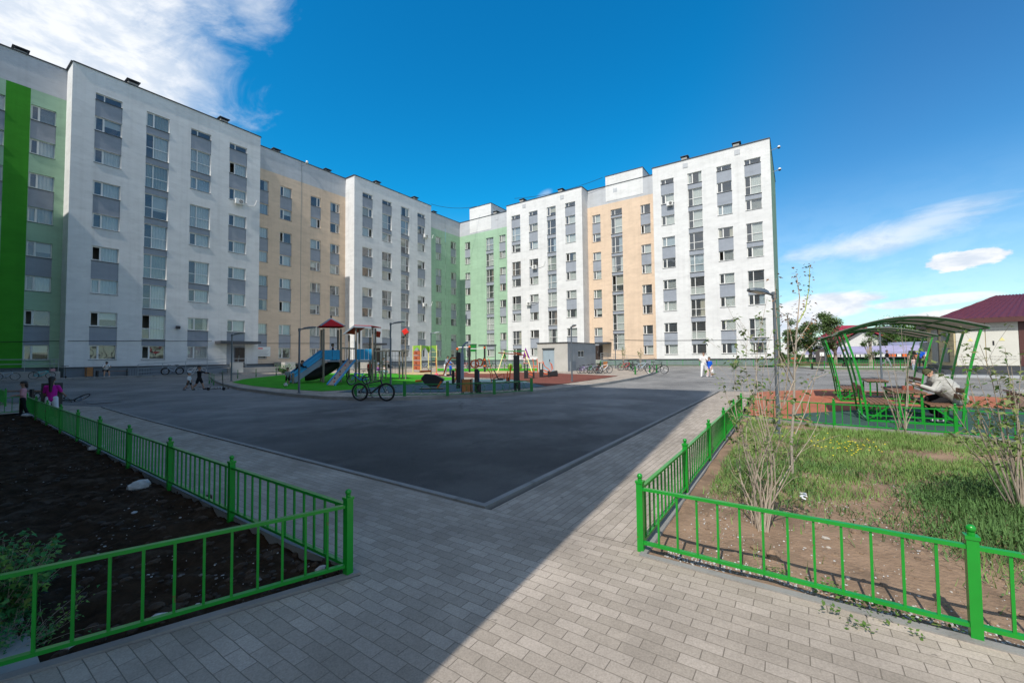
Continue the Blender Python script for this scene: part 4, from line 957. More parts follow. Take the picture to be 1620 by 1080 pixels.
# near tower: square deck from its four posts
a0, a1 = V(gp(498, 604.2)), V(gp(534, 600.8))
def post4(corners, ztop, r=.065, mat_=WOODG):
    for c in corners:
        mb = MB(); mb.tube([V((c[0], c[1], c[2])), V((c[0], c[1], ztop))], r, 10); part('post', mb, mat_, pl, world=True, smooth=True)
dep = V((math.cos(_ya), math.sin(_ya), 0)); rt_ = V((math.sin(_ya), -math.cos(_ya), 0))
c1 = gp(511.6, 604.8); d1 = .92
# square rotated 35 degrees so that all four posts are seen
P1 = c1; s1 = rt_*1.02+dep*.35; s2 = -rt_*.62+dep*1.0
sqA = [P1, P1+s1*.95, P1+s1*.95+s2*.9, P1+s2*.9]
zd1 = ZA(511, 570, P1)
post4(sqA, zr)
def deck(c, z, t=.07, m=GREYP, nm='deck'):
    mb = MB(); mb.prism([(q[0], q[1]) for q in c], z-t, z); part(nm, mb, m, pl, world=True)
deck(sqA, zd1, .1)
def pan(a, b, z0, z1, m, nm='side_panel', slit=4):
    a, b = V(a), V(b); a.z = b.z = 0; mb = MB(); n = slit
    for k in range(n):
        p = a+(b-a)*(k/n)+(b-a)*.01; q = a+(b-a)*((k+1)/n)-(b-a)*.01; mb.bar(p+V((0, 0, (z0+z1)/2)), q+V((0, 0, (z0+z1)/2)), .025, z1-z0)
    part(nm, mb, m, pl, world=True)
zp = ZA(511, 553.5, P1)
pan(sqA[0], sqA[1], zd1+.03, zp, BLUEP); pan(sqA[3], sqA[0], zd1+.03, zp, BLUEP); pan(sqA[2], sqA[3], zd1+.03, zp, BLUEP)
# pyramid roof
cen = (sqA[0]+sqA[2])/2; ze = ZA(512, 516.5, P1); za_ = ZA(517, 504.5, cen); mb = MB()
rc = [cen+(q-cen)*1.42 for q in sqA]; ap = V((cen.x, cen.y, za_))
for i in range(4):
    a, b = V(rc[i]), V(rc[(i+1) % 4]); a.z = b.z = ze; n_ = (b-a).cross(ap-a).normalized()*.03; mb.plate([a, b, ap], n_, .03)
o = part('roof', mb, REDR, pl, world=True); mb = MB()
for q in rc: q = V(q); q.z = ze; mb.bar(q+V((0, 0, .03)), ap+V((0, 0, .05)), .10, .05)
part('ridge_trim', mb, GREYP, o, world=True); mb = MB(); mb.tube([ap, ap+V((0, 0, .16))], .05, 8); mb.ball(ap+V((0, 0, .2)), .06); part('finial', mb, BLKP, o, world=True)
# stair slide to the left
top = sqA[3]*.5+sqA[0]*.5; ft = gp(462, 606); sd_ = (V((top.x, top.y, 0))-V((ft.x, ft.y, 0))).normalized(); sn = V((-sd_.y, sd_.x, 0)); T = V((top.x, top.y, zd1)); F_ = V((ft.x, ft.y, ft.z+.05))
for s in (-1, 1):
    mb = MB(); o_ = sn*.36*s
    for k, (h, w_) in enumerate(((.62, .14), (.40, .14))): mb.bar(F_+o_+V((0, 0, h-.05)), T+o_+V((0, 0, h)), .03, w_, up=(0, 0, 1))
    part('side_board', mb, BLUEP, pl, world=True); mb = MB(); mb.bar(F_+o_*1.12+V((0, 0, .1)), T+o_*1.12+V((0, 0, .05)), .03, .3); part('stringer', mb, GREYP, pl, world=True)
mb = MB()
for k in range(7): q = F_+(T-F_)*(k/7.); mb.obox(q+V((0, 0, .05)), sn*.36, sd_*.12, V((0, 0, .02)))
part('tread', mb, BLUEP, pl, world=True)
for s in (-1, 1):
    mb = MB(); q = F_+sn*.42*s-sd_*.05; mb.tube([V((q.x, q.y, ft.z)), V((q.x, q.y, ft.z+.62))], .07, 10); part('newel_post', mb, WOODG, pl, world=True, smooth=True)
# black tube slide underneath, going back to the right
mb = MB(); A = V((sqA[2].x, sqA[2].y, zd1-.05)); t0 = gp(482, 604); pts = []
for k in range(11):
    t = k/10.; q = A.lerp(V((t0.x, t0.y, t0.z+.42)), t)+V((0, 0, -.25*math.sin(math.pi*t))); pts.append(q)
mb.tube(pts, .36, 14, cap=False); part('tube_slide', mb, BLACK, pl, world=True, smooth=True)
# second tower
P2 = gp(563, 603); sqB = [P2, P2+rt_*1.05+dep*.2, P2+rt_*.85+dep*1.35, P2-rt_*.2+dep*1.15]; zd2 = ZA(565, 569.5, P2); z2 = ZA(563, 517, P2)
sqB2 = [sqB[0]-rt_*.0, sqB[1], sqB[2], sqB[3]]
post4(sqB, z2-.03); post4([gp(552, 600)], ZA(552, 530, gp(552, 600))); post4([gp(585.5, 600)], ZA(585.5, 533, gp(585.5, 600)))
deck(sqB, zd2, .1); pan(sqB[0], sqB[1], zd2+.03, ZA(565, 552, P2), BLUEP); pan(sqB[1], gp(585.5, 600), zd2+.03, ZA(565, 552, P2), BLUEP, slit=3)
r0 = V((sqB[0].x, sqB[0].y, z2)); r1 = V((sqB[1].x, sqB[1].y, z2)); rdp = dep*1.35+rt_*.1
# two roof planes falling left and right of the post pair
def slab(a, b, c, d, m, nm, t=.05, par=None): mb = MB(); n = (b-a).cross(d-a).normalized(); mb.plate([a, b, c, d], n, t); return part(nm, mb, m, par or pl, world=True)
eL = V(gp(552, 600)); eL.z = ZA(547, 527.5, gp(552, 600)); eL = eL-rt_*.25; ov = -dep*.25
u1_, u2_ = r0+ov+V((0, 0, .06)), r1+ov+V((0, 0, .03)); lo = eL+ov
slab(lo, u1_, u1_+rdp+dep*.4, lo+rdp+dep*.4, REDR, 'roof'); slab(lo-dep*.03+V((0, 0, -.1)), u1_-dep*.03+V((0, 0, -.1)), u1_-dep*.03+V((0, 0, .02)), lo-dep*.03+V((0, 0, .02)), GREYP, 'roof_trim')
slab(u1_+V((0, 0, .0)), u2_, u2_+rdp+dep*.4, u1_+rdp+dep*.4, REDR, 'roof'); slab(u1_-dep*.03+V((0, 0, -.12)), u2_-dep*.03+V((0, 0, -.12)), u2_-dep*.03, u1_-dep*.03, GREYP, 'roof_trim')
eR = V(gp(588, 600)); eR.z = ZA(590, 531.5, eR); slab(u2_+dep*.9-V((0, 0, .25)), eR+rt_*.15+dep*.3, eR+rt_*.15+dep*1.3, u2_+dep*1.9-V((0, 0, .25)), REDR, 'roof'); slab(u2_+dep*.87-V((0, 0, .33)), eR+rt_*.15+dep*.27-V((0, 0, .08)), eR+rt_*.15+dep*.27+V((0, 0, .02)), u2_+dep*.87-V((0, 0, .23)), GREYP, 'roof_trim')
# climbing board with coloured holds
tA = sqB[0]-rt_*.55; tA = V((tA.x, tA.y, zd2)); tB = V((sqB[0].x-rt_.x*.02, sqB[0].y-rt_.y*.02, zd2)); bA, bB = gp(517.5, 609.5), gp(529.5, 610); n_ = (tB-tA).cross(bA-tA).normalized()
if n_.z < 0: n_ = -n_
slab(bA, bB, tB, tA, pm('beige climbing board', (.42, .33, .26), .7, var=.08), 'climbing_board', .04)
for a, b in ((bA, tA), (bB, tB)): mb = MB(); mb.bar(a+n_*.03, b+n_*.03, .05, .14); part('side_board', mb, pm('bright blue edge', (.03, .30, .60), .5, var=.06), pl, world=True)
for k in range(7):
    t = .1+.125*k; q = (bA+(tA-bA)*t)*(.65 if k % 2 else .35)+(bB+(tB-bB)*t)*(.35 if k % 2 else .65)+n_*.08; mb = MB(); mb.ball(q, .045, nu=8, nv=5); part('climbing_hold', mb, (RED, BLKP, RED, BLACK, YEL)[k % 5], pl, world=True, smooth=True)
# bridge between towers
bA_, bB_ = V(sqA[1]), V(sqB[0])-rt_*.4; nB = dep*.8
for k in range(12):
    t = (k+.5)/12; q = bA_.lerp(bB_, t); q.z = zd1-.12*math.sin(math.pi*t)-.02; mb = MB(); mb.obox(q+nB*.5, (bB_-bA_).normalized()*.09, nB*.5, V((0, 0, .03))); part('bridge_plank', mb, BLKP, pl, world=True)
zrail = ZA(535, 550.5, sqA[1])
for of in (V(), nB):
    mb = MB(); a = V((bA_.x, bA_.y, zrail))+of; b = V((bB_.x, bB_.y, zrail))+of; mb.bar(a, b, .07, .09)
    for k in range(4): t = (k+.5)/4; q = a.lerp(b, t); mb.tube([q, V((q.x, q.y, zd1-.1))], .012, 5)
    part('bridge_rail', mb, WOODG, pl, world=True)
# monkey bars and nets on the right
mp = [gp(594.7, 600.5), gp(604.5, 600), gp(632, 599.5), gp(641.8, 600)]; zm = ZA(604, 555.5, mp[1])
for i, q in enumerate(mp):
    zt_ = zm if i < 3 else ZA(642, 525, q); mb = MB(); mb.tube([q, V((q.x, q.y, zt_))], .055, 10); part('post', mb, WOODG, pl, world=True, smooth=True)
    if i < 3: mb = MB(); mb.tube([q+dep*.9, V((q.x, q.y, zm))+dep*.9], .055, 10); part('post', mb, WOODG, pl, world=True, smooth=True)
mb = MB(); a, b = V(sqB[1]), V(mp[3]); a.z = b.z = zm; mb.bar(a, b, .07, .08); mb.bar(a+dep*.9, b+dep*.9, .07, .08)
for k in range(9): q = a.lerp(b, (k+.5)/9); mb.tube([q, q+dep*.9], .018, 5)
part('overhead_ladder', mb, WOODG, pl, world=True); mb = MB()
for (i, j) in ((1, 2), (2, 3)):
    for k in range(6): q = V(mp[i]).lerp(V(mp[j]), (k+.5)/6); mb.tube([V((q.x, q.y, zm)), V((q.x, q.y, IZ+.5))], .011, 4)
    for k in range(5): z = IZ+.5+(zm-IZ-.5)*k/5; p, q = V(mp[i]), V(mp[j]); p.z = q.z = z; mb.tube([p, q], .011, 4)
part('climbing_net', mb, BLKP, pl, world=True)
q = mp[3]; z = ZA(642, 525, q); mb = MB(); mb.obox((q.x, q.y, z+.02), rt_*.15+V((0, 0, .10)), dep*.17, -rt_*.10+V((0, 0, .15))); part('red_cube', mb, RED, pl, world=True, bevel=.02)
# ------------------------------------------------------------------ yellow and green climbing frame
cf = thing('climbing_frame', 'yellow and lime climbing frame with brown brick pattern wall', 'climbing frame', gp(655, 590))
cps = [(653.5, 588.5), (666, 589.5), (678, 587.5), (691, 589)]; Q = [gp(*c) for c in cps]; zt = ZA(666, 546, Q[1])
for q in Q: mb = MB(); mb.tube([q, V((q.x, q.y, zt))], .05, 8); part('post', mb, YEL, cf, world=True, smooth=True)
mb = MB()
for k in range(4):
    a, b = V(Q[0]).lerp(V(Q[1]), .08), V(Q[0]).lerp(V(Q[1]), .92); z0 = IZ+.25+k*.48; mb.bar(a+V((0, 0, z0+.1)), b+V((0, 0, z0+.1)), .05, .40, up=(0, 0, 1)); 
    mb.mat = 1; c = a.lerp(b, .5); mb.obox(c+V((0, 0, z0+.1))-dep*.035, rt_*.16, dep*.01, V((0, 0, .06))); mb.mat = 0
part('climbing_wall', mb, [BRICKP, pm('dark grip', (.15, .03, .015), .7)], cf, world=True)
for i, j in ((0, 1), (1, 2), (2, 3)):
    a, b = V(Q[i]), V(Q[j]); d = (b-a); d.z = 0; a.z = b.z = 0; mb = MB(); pts = [a+V((0, 0, zt)), a+V((0, 0, zt-.75))]+[a+d*t+V((0, 0, zt-.75+.55*math.sin(math.pi*t))) for t in (.2, .4, .5, .6, .8)]+[b+V((0, 0, zt-.75)), b+V((0, 0, zt))]
    mb.plate(pts, dep, .03); part('arch_panel', mb, LIME, cf, world=True)
mb = MB()
for z in (.5, 1., 1.5, 2.): a, b = V(Q[2]), V(Q[3]); mb.tube([a+V((0, 0, z)), b+V((0, 0, z))], .02, 6)
part('rung', mb, YEL, cf, world=True)
# pink cone spring toy
p = gp(690.5, 594.5); mb = MB(); mb.tube([(0, 0, 0), (0, 0, .06)], .2, 12); mb.tube([(0, 0, .06), (0, 0, .22)], [.2, .1], 12); mb.mat = 1; mb.tube([(0, 0, .22), (-.06, 0, 1.5)], .03, 8)
single('spin_pole', mb, [pm('pink plastic', (.75, .08, .16), .5), ORANGE], 'pink disc spin pole on the red rubber', 'play pole', base=tuple(p), smooth=True)
# ------------------------------------------------------------------ swing
sw_ = thing('swing', 'swing frame with yellow legs, green beam and purple side plate', 'swing', gp(815, 587))
L0, L1 = (gp(787, 589), gp(798, 585)), (gp(832, 585), gp(842, 589)); zt = ZA(800, 555, L0[0])
tl = (V(L0[0])+V(L0[1]))/2; tr_ = (V(L1[0])+V(L1[1]))/2; tl.z = tr_.z = zt; tl += rt_*.35; tr_ -= rt_*.35
for q in (*L0, *L1):
    mb = MB(); mb.tube([q, tl if q in L0 else tr_], .05, 8); part('leg', mb, YEL, sw_, world=True, smooth=True)
mb = MB(); mb.tube([tl, tr_], .05, 8); part('beam', mb, GREEND, sw_, world=True, smooth=True)
mb = MB(); a = tr_; mb.plate([a+rt_*.05+V((0, 0, .35)), a-rt_*.28+V((0, 0, -.8)), a+rt_*.12+V((0, 0, -.55)), a+rt_*.5+V((0, 0, -.8))], -dep, .04); part('side_plate', mb, PURP, sw_, world=True)
mb = MB(); a = tl; mb.plate([a+V((0, 0, .1)), a-rt_*.28+V((0, 0, -.7)), a+rt_*.2+V((0, 0, -.7))], -dep, .04); part('side_plate', mb, GREEND, sw_, world=True)
for t in (.28, .72):
    q = tl.lerp(tr_, t); mb = MB(); mb.ball(q+V((0, 0, -zt+.75)), .42, .2, .32, nu=10, nv=7); part('seat', mb, LIME, sw_, world=True, smooth=True)
    mb = MB()
    for s in (-.3, .3): mb.tube([q+rt_*s*.4, q+rt_*s+V((0, 0, -zt+.85))], .012, 5)
    part('chain', mb, STEEL, sw_, world=True)
# ------------------------------------------------------------------ exercise machines
EG = 'black and orange exercise machines'
def machine(px, py, label, fn, name='exercise_machine', cat='exercise machine', s=1.):
    P = gp(px, py); rt = thing(name, label, cat, P, (0, 0, math.atan2(rt_.y, rt_.x)), group=EG); fn(rt); rt.scale = (s, s, s); return rt      # local +X = to the right
def T_(rt, nm, pts, r, m=ORANGE, n=8): mb = MB(); mb.tube(pts, r, n); return part(nm, mb, m, rt, smooth=True)
def B_(rt, nm, x0, x1, y0, y1, z0, z1, m=BLKP): mb = MB(); mb.box(x0, x1, y0, y1, z0, z1); return part(nm, mb, m, rt, bevel=.012)
def m_rocker(rt):
    mb = MB(); mb.v += []; pr = [(-.55, .55), (-.35, .28), (-.1, .12), (.25, .12), (.5, .32), (.62, .5), (.2, .72), (-.35, .78)]
    mb.plate([(x, -.22, z) for x, z in pr], (0, 1, 0), .44); part('body', mb, BLKP, rt)
    T_(rt, 'handle', [(-.65, 0, .9), (-.05, 0, .92)], .05); T_(rt, 'handle', [(-.85, -.1, .42), (-.5, -.1, .45)], .05); T_(rt, 'handle', [(.3, -.2, .08), (.5, -.2, .4)], .05); B_(rt, 'base_plate', -.6, .6, -.3, .3, 0, .05)
machine(684, 615, 'low black rocker with orange bars on the blue grey rubber', m_rocker)
def m_legpress(rt):
    B_(rt, 'column', -.09, .09, -.09, .09, 0, 1.0); T_(rt, 'handle', [(.12, 0, .15), (.25, -.1, .7), (.15, 0, 1.15)], .035); T_(rt, 'handle', [(.2, .2, .1), (.3, .2, 1.0)], .03)
    B_(rt, 'seat', -.45, .02, -.2, .2, .62, .70); B_(rt, 'backrest', .3, .36, -.2, .2, .75, 1.35); T_(rt, 'foot_bar', [(-.1, 0, .3), (.35, 0, .42)], .03)
machine(717, 608, 'seated machine with orange arms just left of the tall black column', m_legpress, s=.85)
def m_tall(rt):
    B_(rt, 'column', -.28, .0, -.12, .12, 0, 2.35); B_(rt, 'side_column', .0, .20, -.1, .1, 0, 2.3, GREYP); T_(rt, 'curved_handle', [(-.2, 0, 1.95), (-.6, 0, 2.0), (-.95, 0, 1.5), (-1.1, 0, .9)], .045)
    T_(rt, 'top_bar', [(.1, 0, 2.3), (.15, 0, 2.75), (.35, 0, 2.95), (.5, 0, 2.98)], .06, GREYP)
machine(729, 614, 'tallest black and grey column machine with a curved red bar', m_tall, s=.80)
def m_hand(rt):
    B_(rt, 'column', -.14, .14, -.12, .12, 0, 1.6); mb = MB(); mb.ring((-.1, -.1, 1.95), (0, 1, .2), .28, .045, 18, 6); part('wheel', mb, ORANGE, rt, smooth=True); mb = MB(); mb.ring((.22, .05, 2.05), (0, 1, -.2), .26, .045, 18, 6); part('wheel', mb, pm('crimson enamel', (.55, .03, .04), .4), rt, smooth=True)
    T_(rt, 'handle', [(.35, 0, 1.8), (.55, 0, 2.4)], .04); T_(rt, 'side_leg', [(.17, 0, 1.5), (.17, 0, 0)], .05, pm('navy enamel', (.03, .08, .16), .4)); T_(rt, 'handle', [(-.1, 0, 1.7), (-.05, 0, 2.3)], .035)
machine(754, 619, 'black column with two orange hand wheels in the centre of the yard', m_hand, s=.66)
def m_bench(rt):
    B_(rt, 'frame', -.5, .55, -.1, .1, .25, .34); T_(rt, 'push_arm', [(-.95, 0, 2.0), (-.8, 0, 1.2), (-.55, 0, .9), (-.45, 0, .1)], .035); T_(rt, 'push_arm', [(-.3, 0, .35), (.4, 0, .75), (.6, 0, .8), (.65, 0, .3)], .04); T_(rt, 'push_arm', [(-.7, .3, 2.1), (-.35, .3, .5)], .03)
    mb = MB(); mb.bar((-.25, 0, 1.15), (.1, 0, .45), .42, .07, up=(1, 0, .5)); part('backrest', mb, BLKP, rt); B_(rt, 'seat', .05, .6, -.2, .2, .36, .43); B_(rt, 'foot_plate', .8, 1.1, -.15, .15, 0, .5)
machine(786, 606, 'reclining press bench with long orange push arms', m_bench, s=.72)
def m_column(rt):
    B_(rt, 'column', -.2, .16, -.14, .14, 0, 1.95); mb = MB(); mb.bar((-1.1, 0, 2.12), (.35, 0, 1.98), .1, .06); part('arm', mb, ORANGE, rt); mb = MB(); mb.bar((-.2, .1, 2.15), (.45, .1, 1.95), .1, .06); part('arm', mb, ORANGE, rt)
    T_(rt, 'handle', [(-.45, 0, .5), (-.35, 0, 1.4)], .04); B_(rt, 'foot_step', -.75, -.35, -.15, .15, .35, .42); T_(rt, 'handle', [(-.6, 0, .45), (-.55, 0, 1.0)], .03)
machine(818, 614, 'black column machine with slanted orange arms on top beside the long bench', m_column, s=.86)
def m_seat2(rt):
    B_(rt, 'seat_box', -.3, .1, -.2, .2, 0, .8); B_(rt, 'side_post', -.32, -.22, -.05, .05, .8, 1.5); B_(rt, 'side_post', .0, .1, -.05, .05, .8, 1.4); T_(rt, 'stripe_bar', [(.12, 0, .75), (.6, 0, .55)], .05); T_(rt, 'stripe_bar', [(.12, 0, .45), (.6, 0, .3)], .05); B_(rt, 'footrest', .55, .72, -.2, .2, 0, .65); T_(rt, 'handle', [(-.4, 0, 1.5), (.2, 0, 1.5)], .03)
machine(834, 598.5, 'black seat machine with orange stripes right of the column machine', m_seat2, s=.72)
machine(858, 596.5, 'black seat machine with orange stripes in front of the shed wall', m_seat2, s=.72)
def m_row(rt):
    T_(rt, 'lever', [(-.7, 0, 1.9), (-.5, 0, 1.3), (0, 0, .9), (.3, 0, .5)], .05); T_(rt, 'lever', [(.15, 0, 1.7), (.4, 0, 1.5), (.55, 0, .8)], .05); T_(rt, 'lever', [(.3, 0, 1.6), (.35, 0, .7)], .04); mb = MB(); mb.obox((.6, 0, .38), (.5, 0, .08), (0, .22, 0), (-.05, 0, .3)); part('body', mb, BLKP, rt, bevel=.05); B_(rt, 'base', -.6, 1.1, -.12, .12, 0, .12)
machine(868, 595.5, 'black rowing machine with orange levers beside the blue shed door', m_row, s=.62)
def m_pair(rt): T_(rt, 'bar', [(-.25, 0, 0), (-.3, 0, 1.1), (-.4, 0, 1.9)], .05); T_(rt, 'bar', [(.25, 0, 0), (.2, 0, 1.1), (.15, 0, 1.9)], .05); T_(rt, 'bar', [(-.28, 0, .9), (.22, 0, .9)], .06)
machine(848, 590.5, 'slim orange twin bar stand left of the shed corner', m_pair, s=.68)
def m_pull(rt):
    for x in (-.75, .75): B_(rt, 'post', x-.09, x+.09, -.09, .09, 0, 2.6)
    T_(rt, 'bar', [(-.75, 0, 2.3), (.75, 0, 2.3)], .035, STEEL); T_(rt, 'bar', [(-.75, 0, 2.45), (-1.9, 0, 2.45)], .035, STEEL); B_(rt, 'post', -2.0, -1.88, -.06, .06, 0, 2.5)
    for x, z in ((-.75, 2.5), (.75, 2.4), (.75, 1.2), (.75, .6), (-1.94, 2.3)): mb = MB(); mb.ball((x, 0, z), .13, nu=8, nv=6); part('clamp', mb, ORANGE, rt, smooth=True)
machine(755, 588.5, 'tall pull up frame with black posts and orange clamps', m_pull, 'pull_up_frame', 'pull up bars')
rt = thing('exercise_canopy', 'dark framed screen panels rising behind the pull up frame', 'screen', gp(765, 583)); 
for (pa, pb, y0, y1, m) in ((743, 754, 544.5, 556, GREEND), (757, 786, 545, 547.5, DARKM), (738, 754.5, 544, 545.5, DARKM)):
    P = gp(765, 583); z0 = ZA(pa, y1, P); z1 = ZA(pa, y0, P); a = P+rt_*((pa-765)*.0745); b = P+rt_*((pb-765)*.0745); mb = MB(); mb.bar(V((a.x, a.y, (z0+z1)/2)), V((b.x, b.y, (z0+z1)/2)), .08, z1-z0); part('panel', mb, m, rt, world=True)
for pa in (740, 753, 784):
    P = gp(765, 583); a = P+rt_*((pa-765)*.0745); mb = MB(); mb.tube([a, V((a.x, a.y, ZA(pa, 546, P)))], .06, 8); part('post', mb, DARKM, rt, world=True)
# ------------------------------------------------------------------ benches and bins
def bench(P, rz, label, L_=1.9, group=None, m=WOODB, back=False):
    rt = thing('bench', label, 'bench', P, rz, group=group)
    for k in range(4): mb = MB(); mb.box(-L_/2, L_/2, -.2+k*.105, -.115+k*.105, .42, .455); part('seat_slat', mb, m, rt)
    for s in (-1, 1):
        mb = MB(); x = s*(L_/2-.02); mb.box(x-.05, x+.05, -.24, -.16, 0, .52); mb.box(x-.05, x+.05, .16, .24, 0, .52); mb.box(x-.05, x+.05, -.2, .2, .36, .415); mb.ring((x, 0, .24), (1, 0, 0), .11, .02, 14, 5); part('end_frame', mb, BLKP, rt)
    return rt
def bin_(P, rz, label, h=.62):
    rt = thing('litter_bin', label, 'litter bin', P, rz, group='wooden slat litter bins'); mb = MB()
    for k in range(6):
        a = -.2+k*.07
        for s in (-1, 1): mb.box(a, a+.06, s*.2-.012, s*.2+.012, .08, h); mb.box(s*.214-.012, s*.214+.012, a, a+.06, .08, h)
    part('slats', mb, WOODO, rt); mb = MB()
    for x in (-.2, .2):
        for y in (-.2, .2): mb.box(x-.02, x+.02, y-.02, y+.02, 0, h+.03)
    part('leg', mb, BLKP, rt); mb = MB(); mb.tube([(0, 0, .1), (0, 0, h-.02)], .17, 12); part('liner', mb, BLACK, rt); return rt
ang = math.atan2(fp[2].y-fp[1].y, fp[2].x-fp[1].x)
a_, b_ = gp(756, 621.5), gp(819, 618.5)
bench((a_+b_)/2, math.atan2(b_.y-a_.y, b_.x-a_.x), 'long wooden bench with black ornate ends behind the curled fence', (b_-a_).length, m=WOODG)
bin_(gp(739, 622), ang, 'orange brown slatted bin left of the long bench in the rubber yard')
yw = YL-1.2
def WP(px, Y=YL-.9, z=sw+.0): p = PY(px, 590, Y); return V((p.x, Y, gz(p.x, Y)+.12))
a_, b_ = WP(153), WP(209); bench((a_+b_)/2, 0, 'dark bench against the near white bay with a person in a white shirt', (b_-a_).length)
bin_(WP(141), 0, 'orange slatted bin left of the bench at the near white bay', .8)
bin_(G(958, 583, .11), .4, 'orange slatted bin among the bicycles beside the shed', .75)
mb = MB(); p = WP(221); mb.box(-.85, .85, -.3, .3, 0, .62); mb.mat = 1
for k in range(9): mb.box(-.8+k*.18, -.8+k*.18+.02, -.312, -.3, .04, .58)
single('metal_cabinet', mb, [PLINTH, DARKM], 'low dark grey metal cabinet right of the bench at the near white bay', 'cabinet', base=tuple(p))
# ------------------------------------------------------------------ pavilions on the rubber pad
POLY = pm('smoky roof sheet', (.42, .40, .36), .4, var=.1)
def _tr(m, f):
    nt = m.node_tree; N = nt.nodes; L = nt.links; t = N.new('ShaderNodeBsdfTranslucent'); t.inputs[0].default_value = (.5, .5, .45, 1); mx = N.new('ShaderNodeMixShader'); mx.inputs[0].default_value = f
    L.new(N['Principled BSDF'].outputs[0], mx.inputs[1]); L.new(t.outputs[0], mx.inputs[2]); L.new(mx.outputs[0], [x for x in N if x.type == 'OUTPUT_MATERIAL'][0].inputs[0])
_tr(POLY, .4); GRN = GREEN
def pavilion(X0, label, yl=-1.42, yr=-3.08, ztop=2.22):
    rt = thing('pavilion', label, 'pavilion', (X0, yl, 0), group='green arched pavilions'); xs = [X0, X0+1.2, X0+2.4]
    zc = ztop; ol, orr = .40, .36
    def leg(x, y, s):
        pts = []
        for k in range(9): t = k/8.; pts.append(V((x, y+s*((ol if s > 0 else orr)*(.35*t+.65*t*t)), zc*t)))
        return pts
    tl, tr = yl+ol, yr-orr
    def roof_pt(x, t):                                    # t 0 left .. 1 right
        return V((x, tl+.12+(tr-.12-tl-.12)*t, zc+.02+.31*math.sin(math.pi*t)))
    for x in xs:
        for y, s in ((yl, 1), (yr, -1)): mb = MB(); P = leg(x, y, s); [mb.bar(a, b, .045, .05, up=(1, 0, 0)) for a, b in zip(P, P[1:])]; part('post', mb, GRN, rt, world=True)
        mb = MB(); P = [roof_pt(x, k/16.) for k in range(17)]; [mb.bar(a, b, .04, .045, up=(1, 0, 0)) for a, b in zip(P, P[1:])]; part('roof_arch', mb, GREEND, rt, world=True)
    mb = MB()
    for k in range(16):
        a, b = roof_pt(xs[0]-.12, k/16.), roof_pt(xs[0]-.12, (k+1)/16.); c, d = roof_pt(xs[2]+.12, (k+1)/16.), roof_pt(xs[2]+.12, k/16.); o = V((0, 0, .03)); mb.quad(a+o, b+o, c+o, d+o); o = V((0, 0, .042)); mb.quad(a+o, b+o, c+o, d+o)
    part('roof_sheet', mb, POLY, rt, world=True, smooth=True)
    mb = MB()
    for t in (0, .25, .5, .75, 1): mb.bar(roof_pt(xs[0], t), roof_pt(xs[2], t), .035, .035)
    part('purlin', mb, GREEND, rt, world=True)
    mb = MB()
    for y in (yl, yr): mb.bar((xs[0], y, .03), (xs[2], y, .03), .05, .05)
    for x in (xs[0], xs[2]): mb.bar((x, yl, .03), (x, yr, .03), .05, .05); mb.bar((x, yl, .16), (x, yr, .16), .03, .03)
    part('base_frame', mb, GRN, rt, world=True)
    for y, s in ((yl, -1), (yr, 1)):
        for k in range(5): mb = MB(); a = y+s*(.05+k*.095); b = a+s*.08; mb.box(xs[0]+.05, xs[2]-.15, min(a, b), max(a, b), .43, .465); part('seat_slat', mb, WOODB, rt, world=True)
        for z in (.66, .80): mb = MB(); mb.obox(((xs[0]+xs[2])/2-.05, y-s*.03-s*(z-.66)*.3, z), (1.1, 0, 0), (0, .015, 0), (0, 0, .055)); part('back_board', mb, WOODB, rt, world=True)
        for x in (xs[0]+.1, (xs[0]+xs[2])/2, xs[2]-.25): mb = MB(); mb.bar((x, y+s*.02, .42), (x, y+s*.5, .42), .035, .035); mb.bar((x, y+s*.45, .42), (x, y+s*.05, .05), .035, .035); mb.bar((x, y+s*.25, .05), (x, y+s*.25, .42), .03, .03); part('bench_frame', mb, GRN, rt, world=True)
    yc = (yl+yr)/2
    for k in range(5): mb = MB(); a = yc-.29+k*.12; mb.box(xs[0]+.1, xs[2]-.2, a, a+.105, .72, .755); part('table_plank', mb, WOODB, rt, world=True)
    mb = MB()
    for x in (xs[0]+.2, xs[2]-.35): mb.bar((x, yc-.27, .7), (x, yc+.27, .7), .035, .035); mb.bar((x, yc-.2, .03), (x, yc-.2, .7), .045, .045); mb.bar((x, yc+.2, .03), (x, yc+.2, .7), .045, .045)
    mb.bar((xs[0]+.2, yc-.27, .7), (xs[2]-.35, yc-.27, .7), .03, .03); mb.bar((xs[0]+.2, yc+.27, .7), (xs[2]-.35, yc+.27, .7), .03, .03); part('table_frame', mb, GRN, rt, world=True); return rt
pavilion(13.75, 'nearer green pavilion with arched roof where a person in grey sits at the table')
pavilion(19.0, 'farther green pavilion with arched roof and empty benches, behind the nearer one', -1.25, -3.3)
# brick coloured planter at the right edge
mb = MB(); p = G(1612, 646); mb.box(-.4, .5, -2.2, .10, 0, .48); mb.mat = 1; mb.box(-.46, .56, -2.26, .16, .48, .54)
single('planter', mb, [pm('brown concrete', (.20, .13, .10), .9), CONC], 'low brown planter box with pale rim at the right picture edge', 'planter', base=tuple(p))
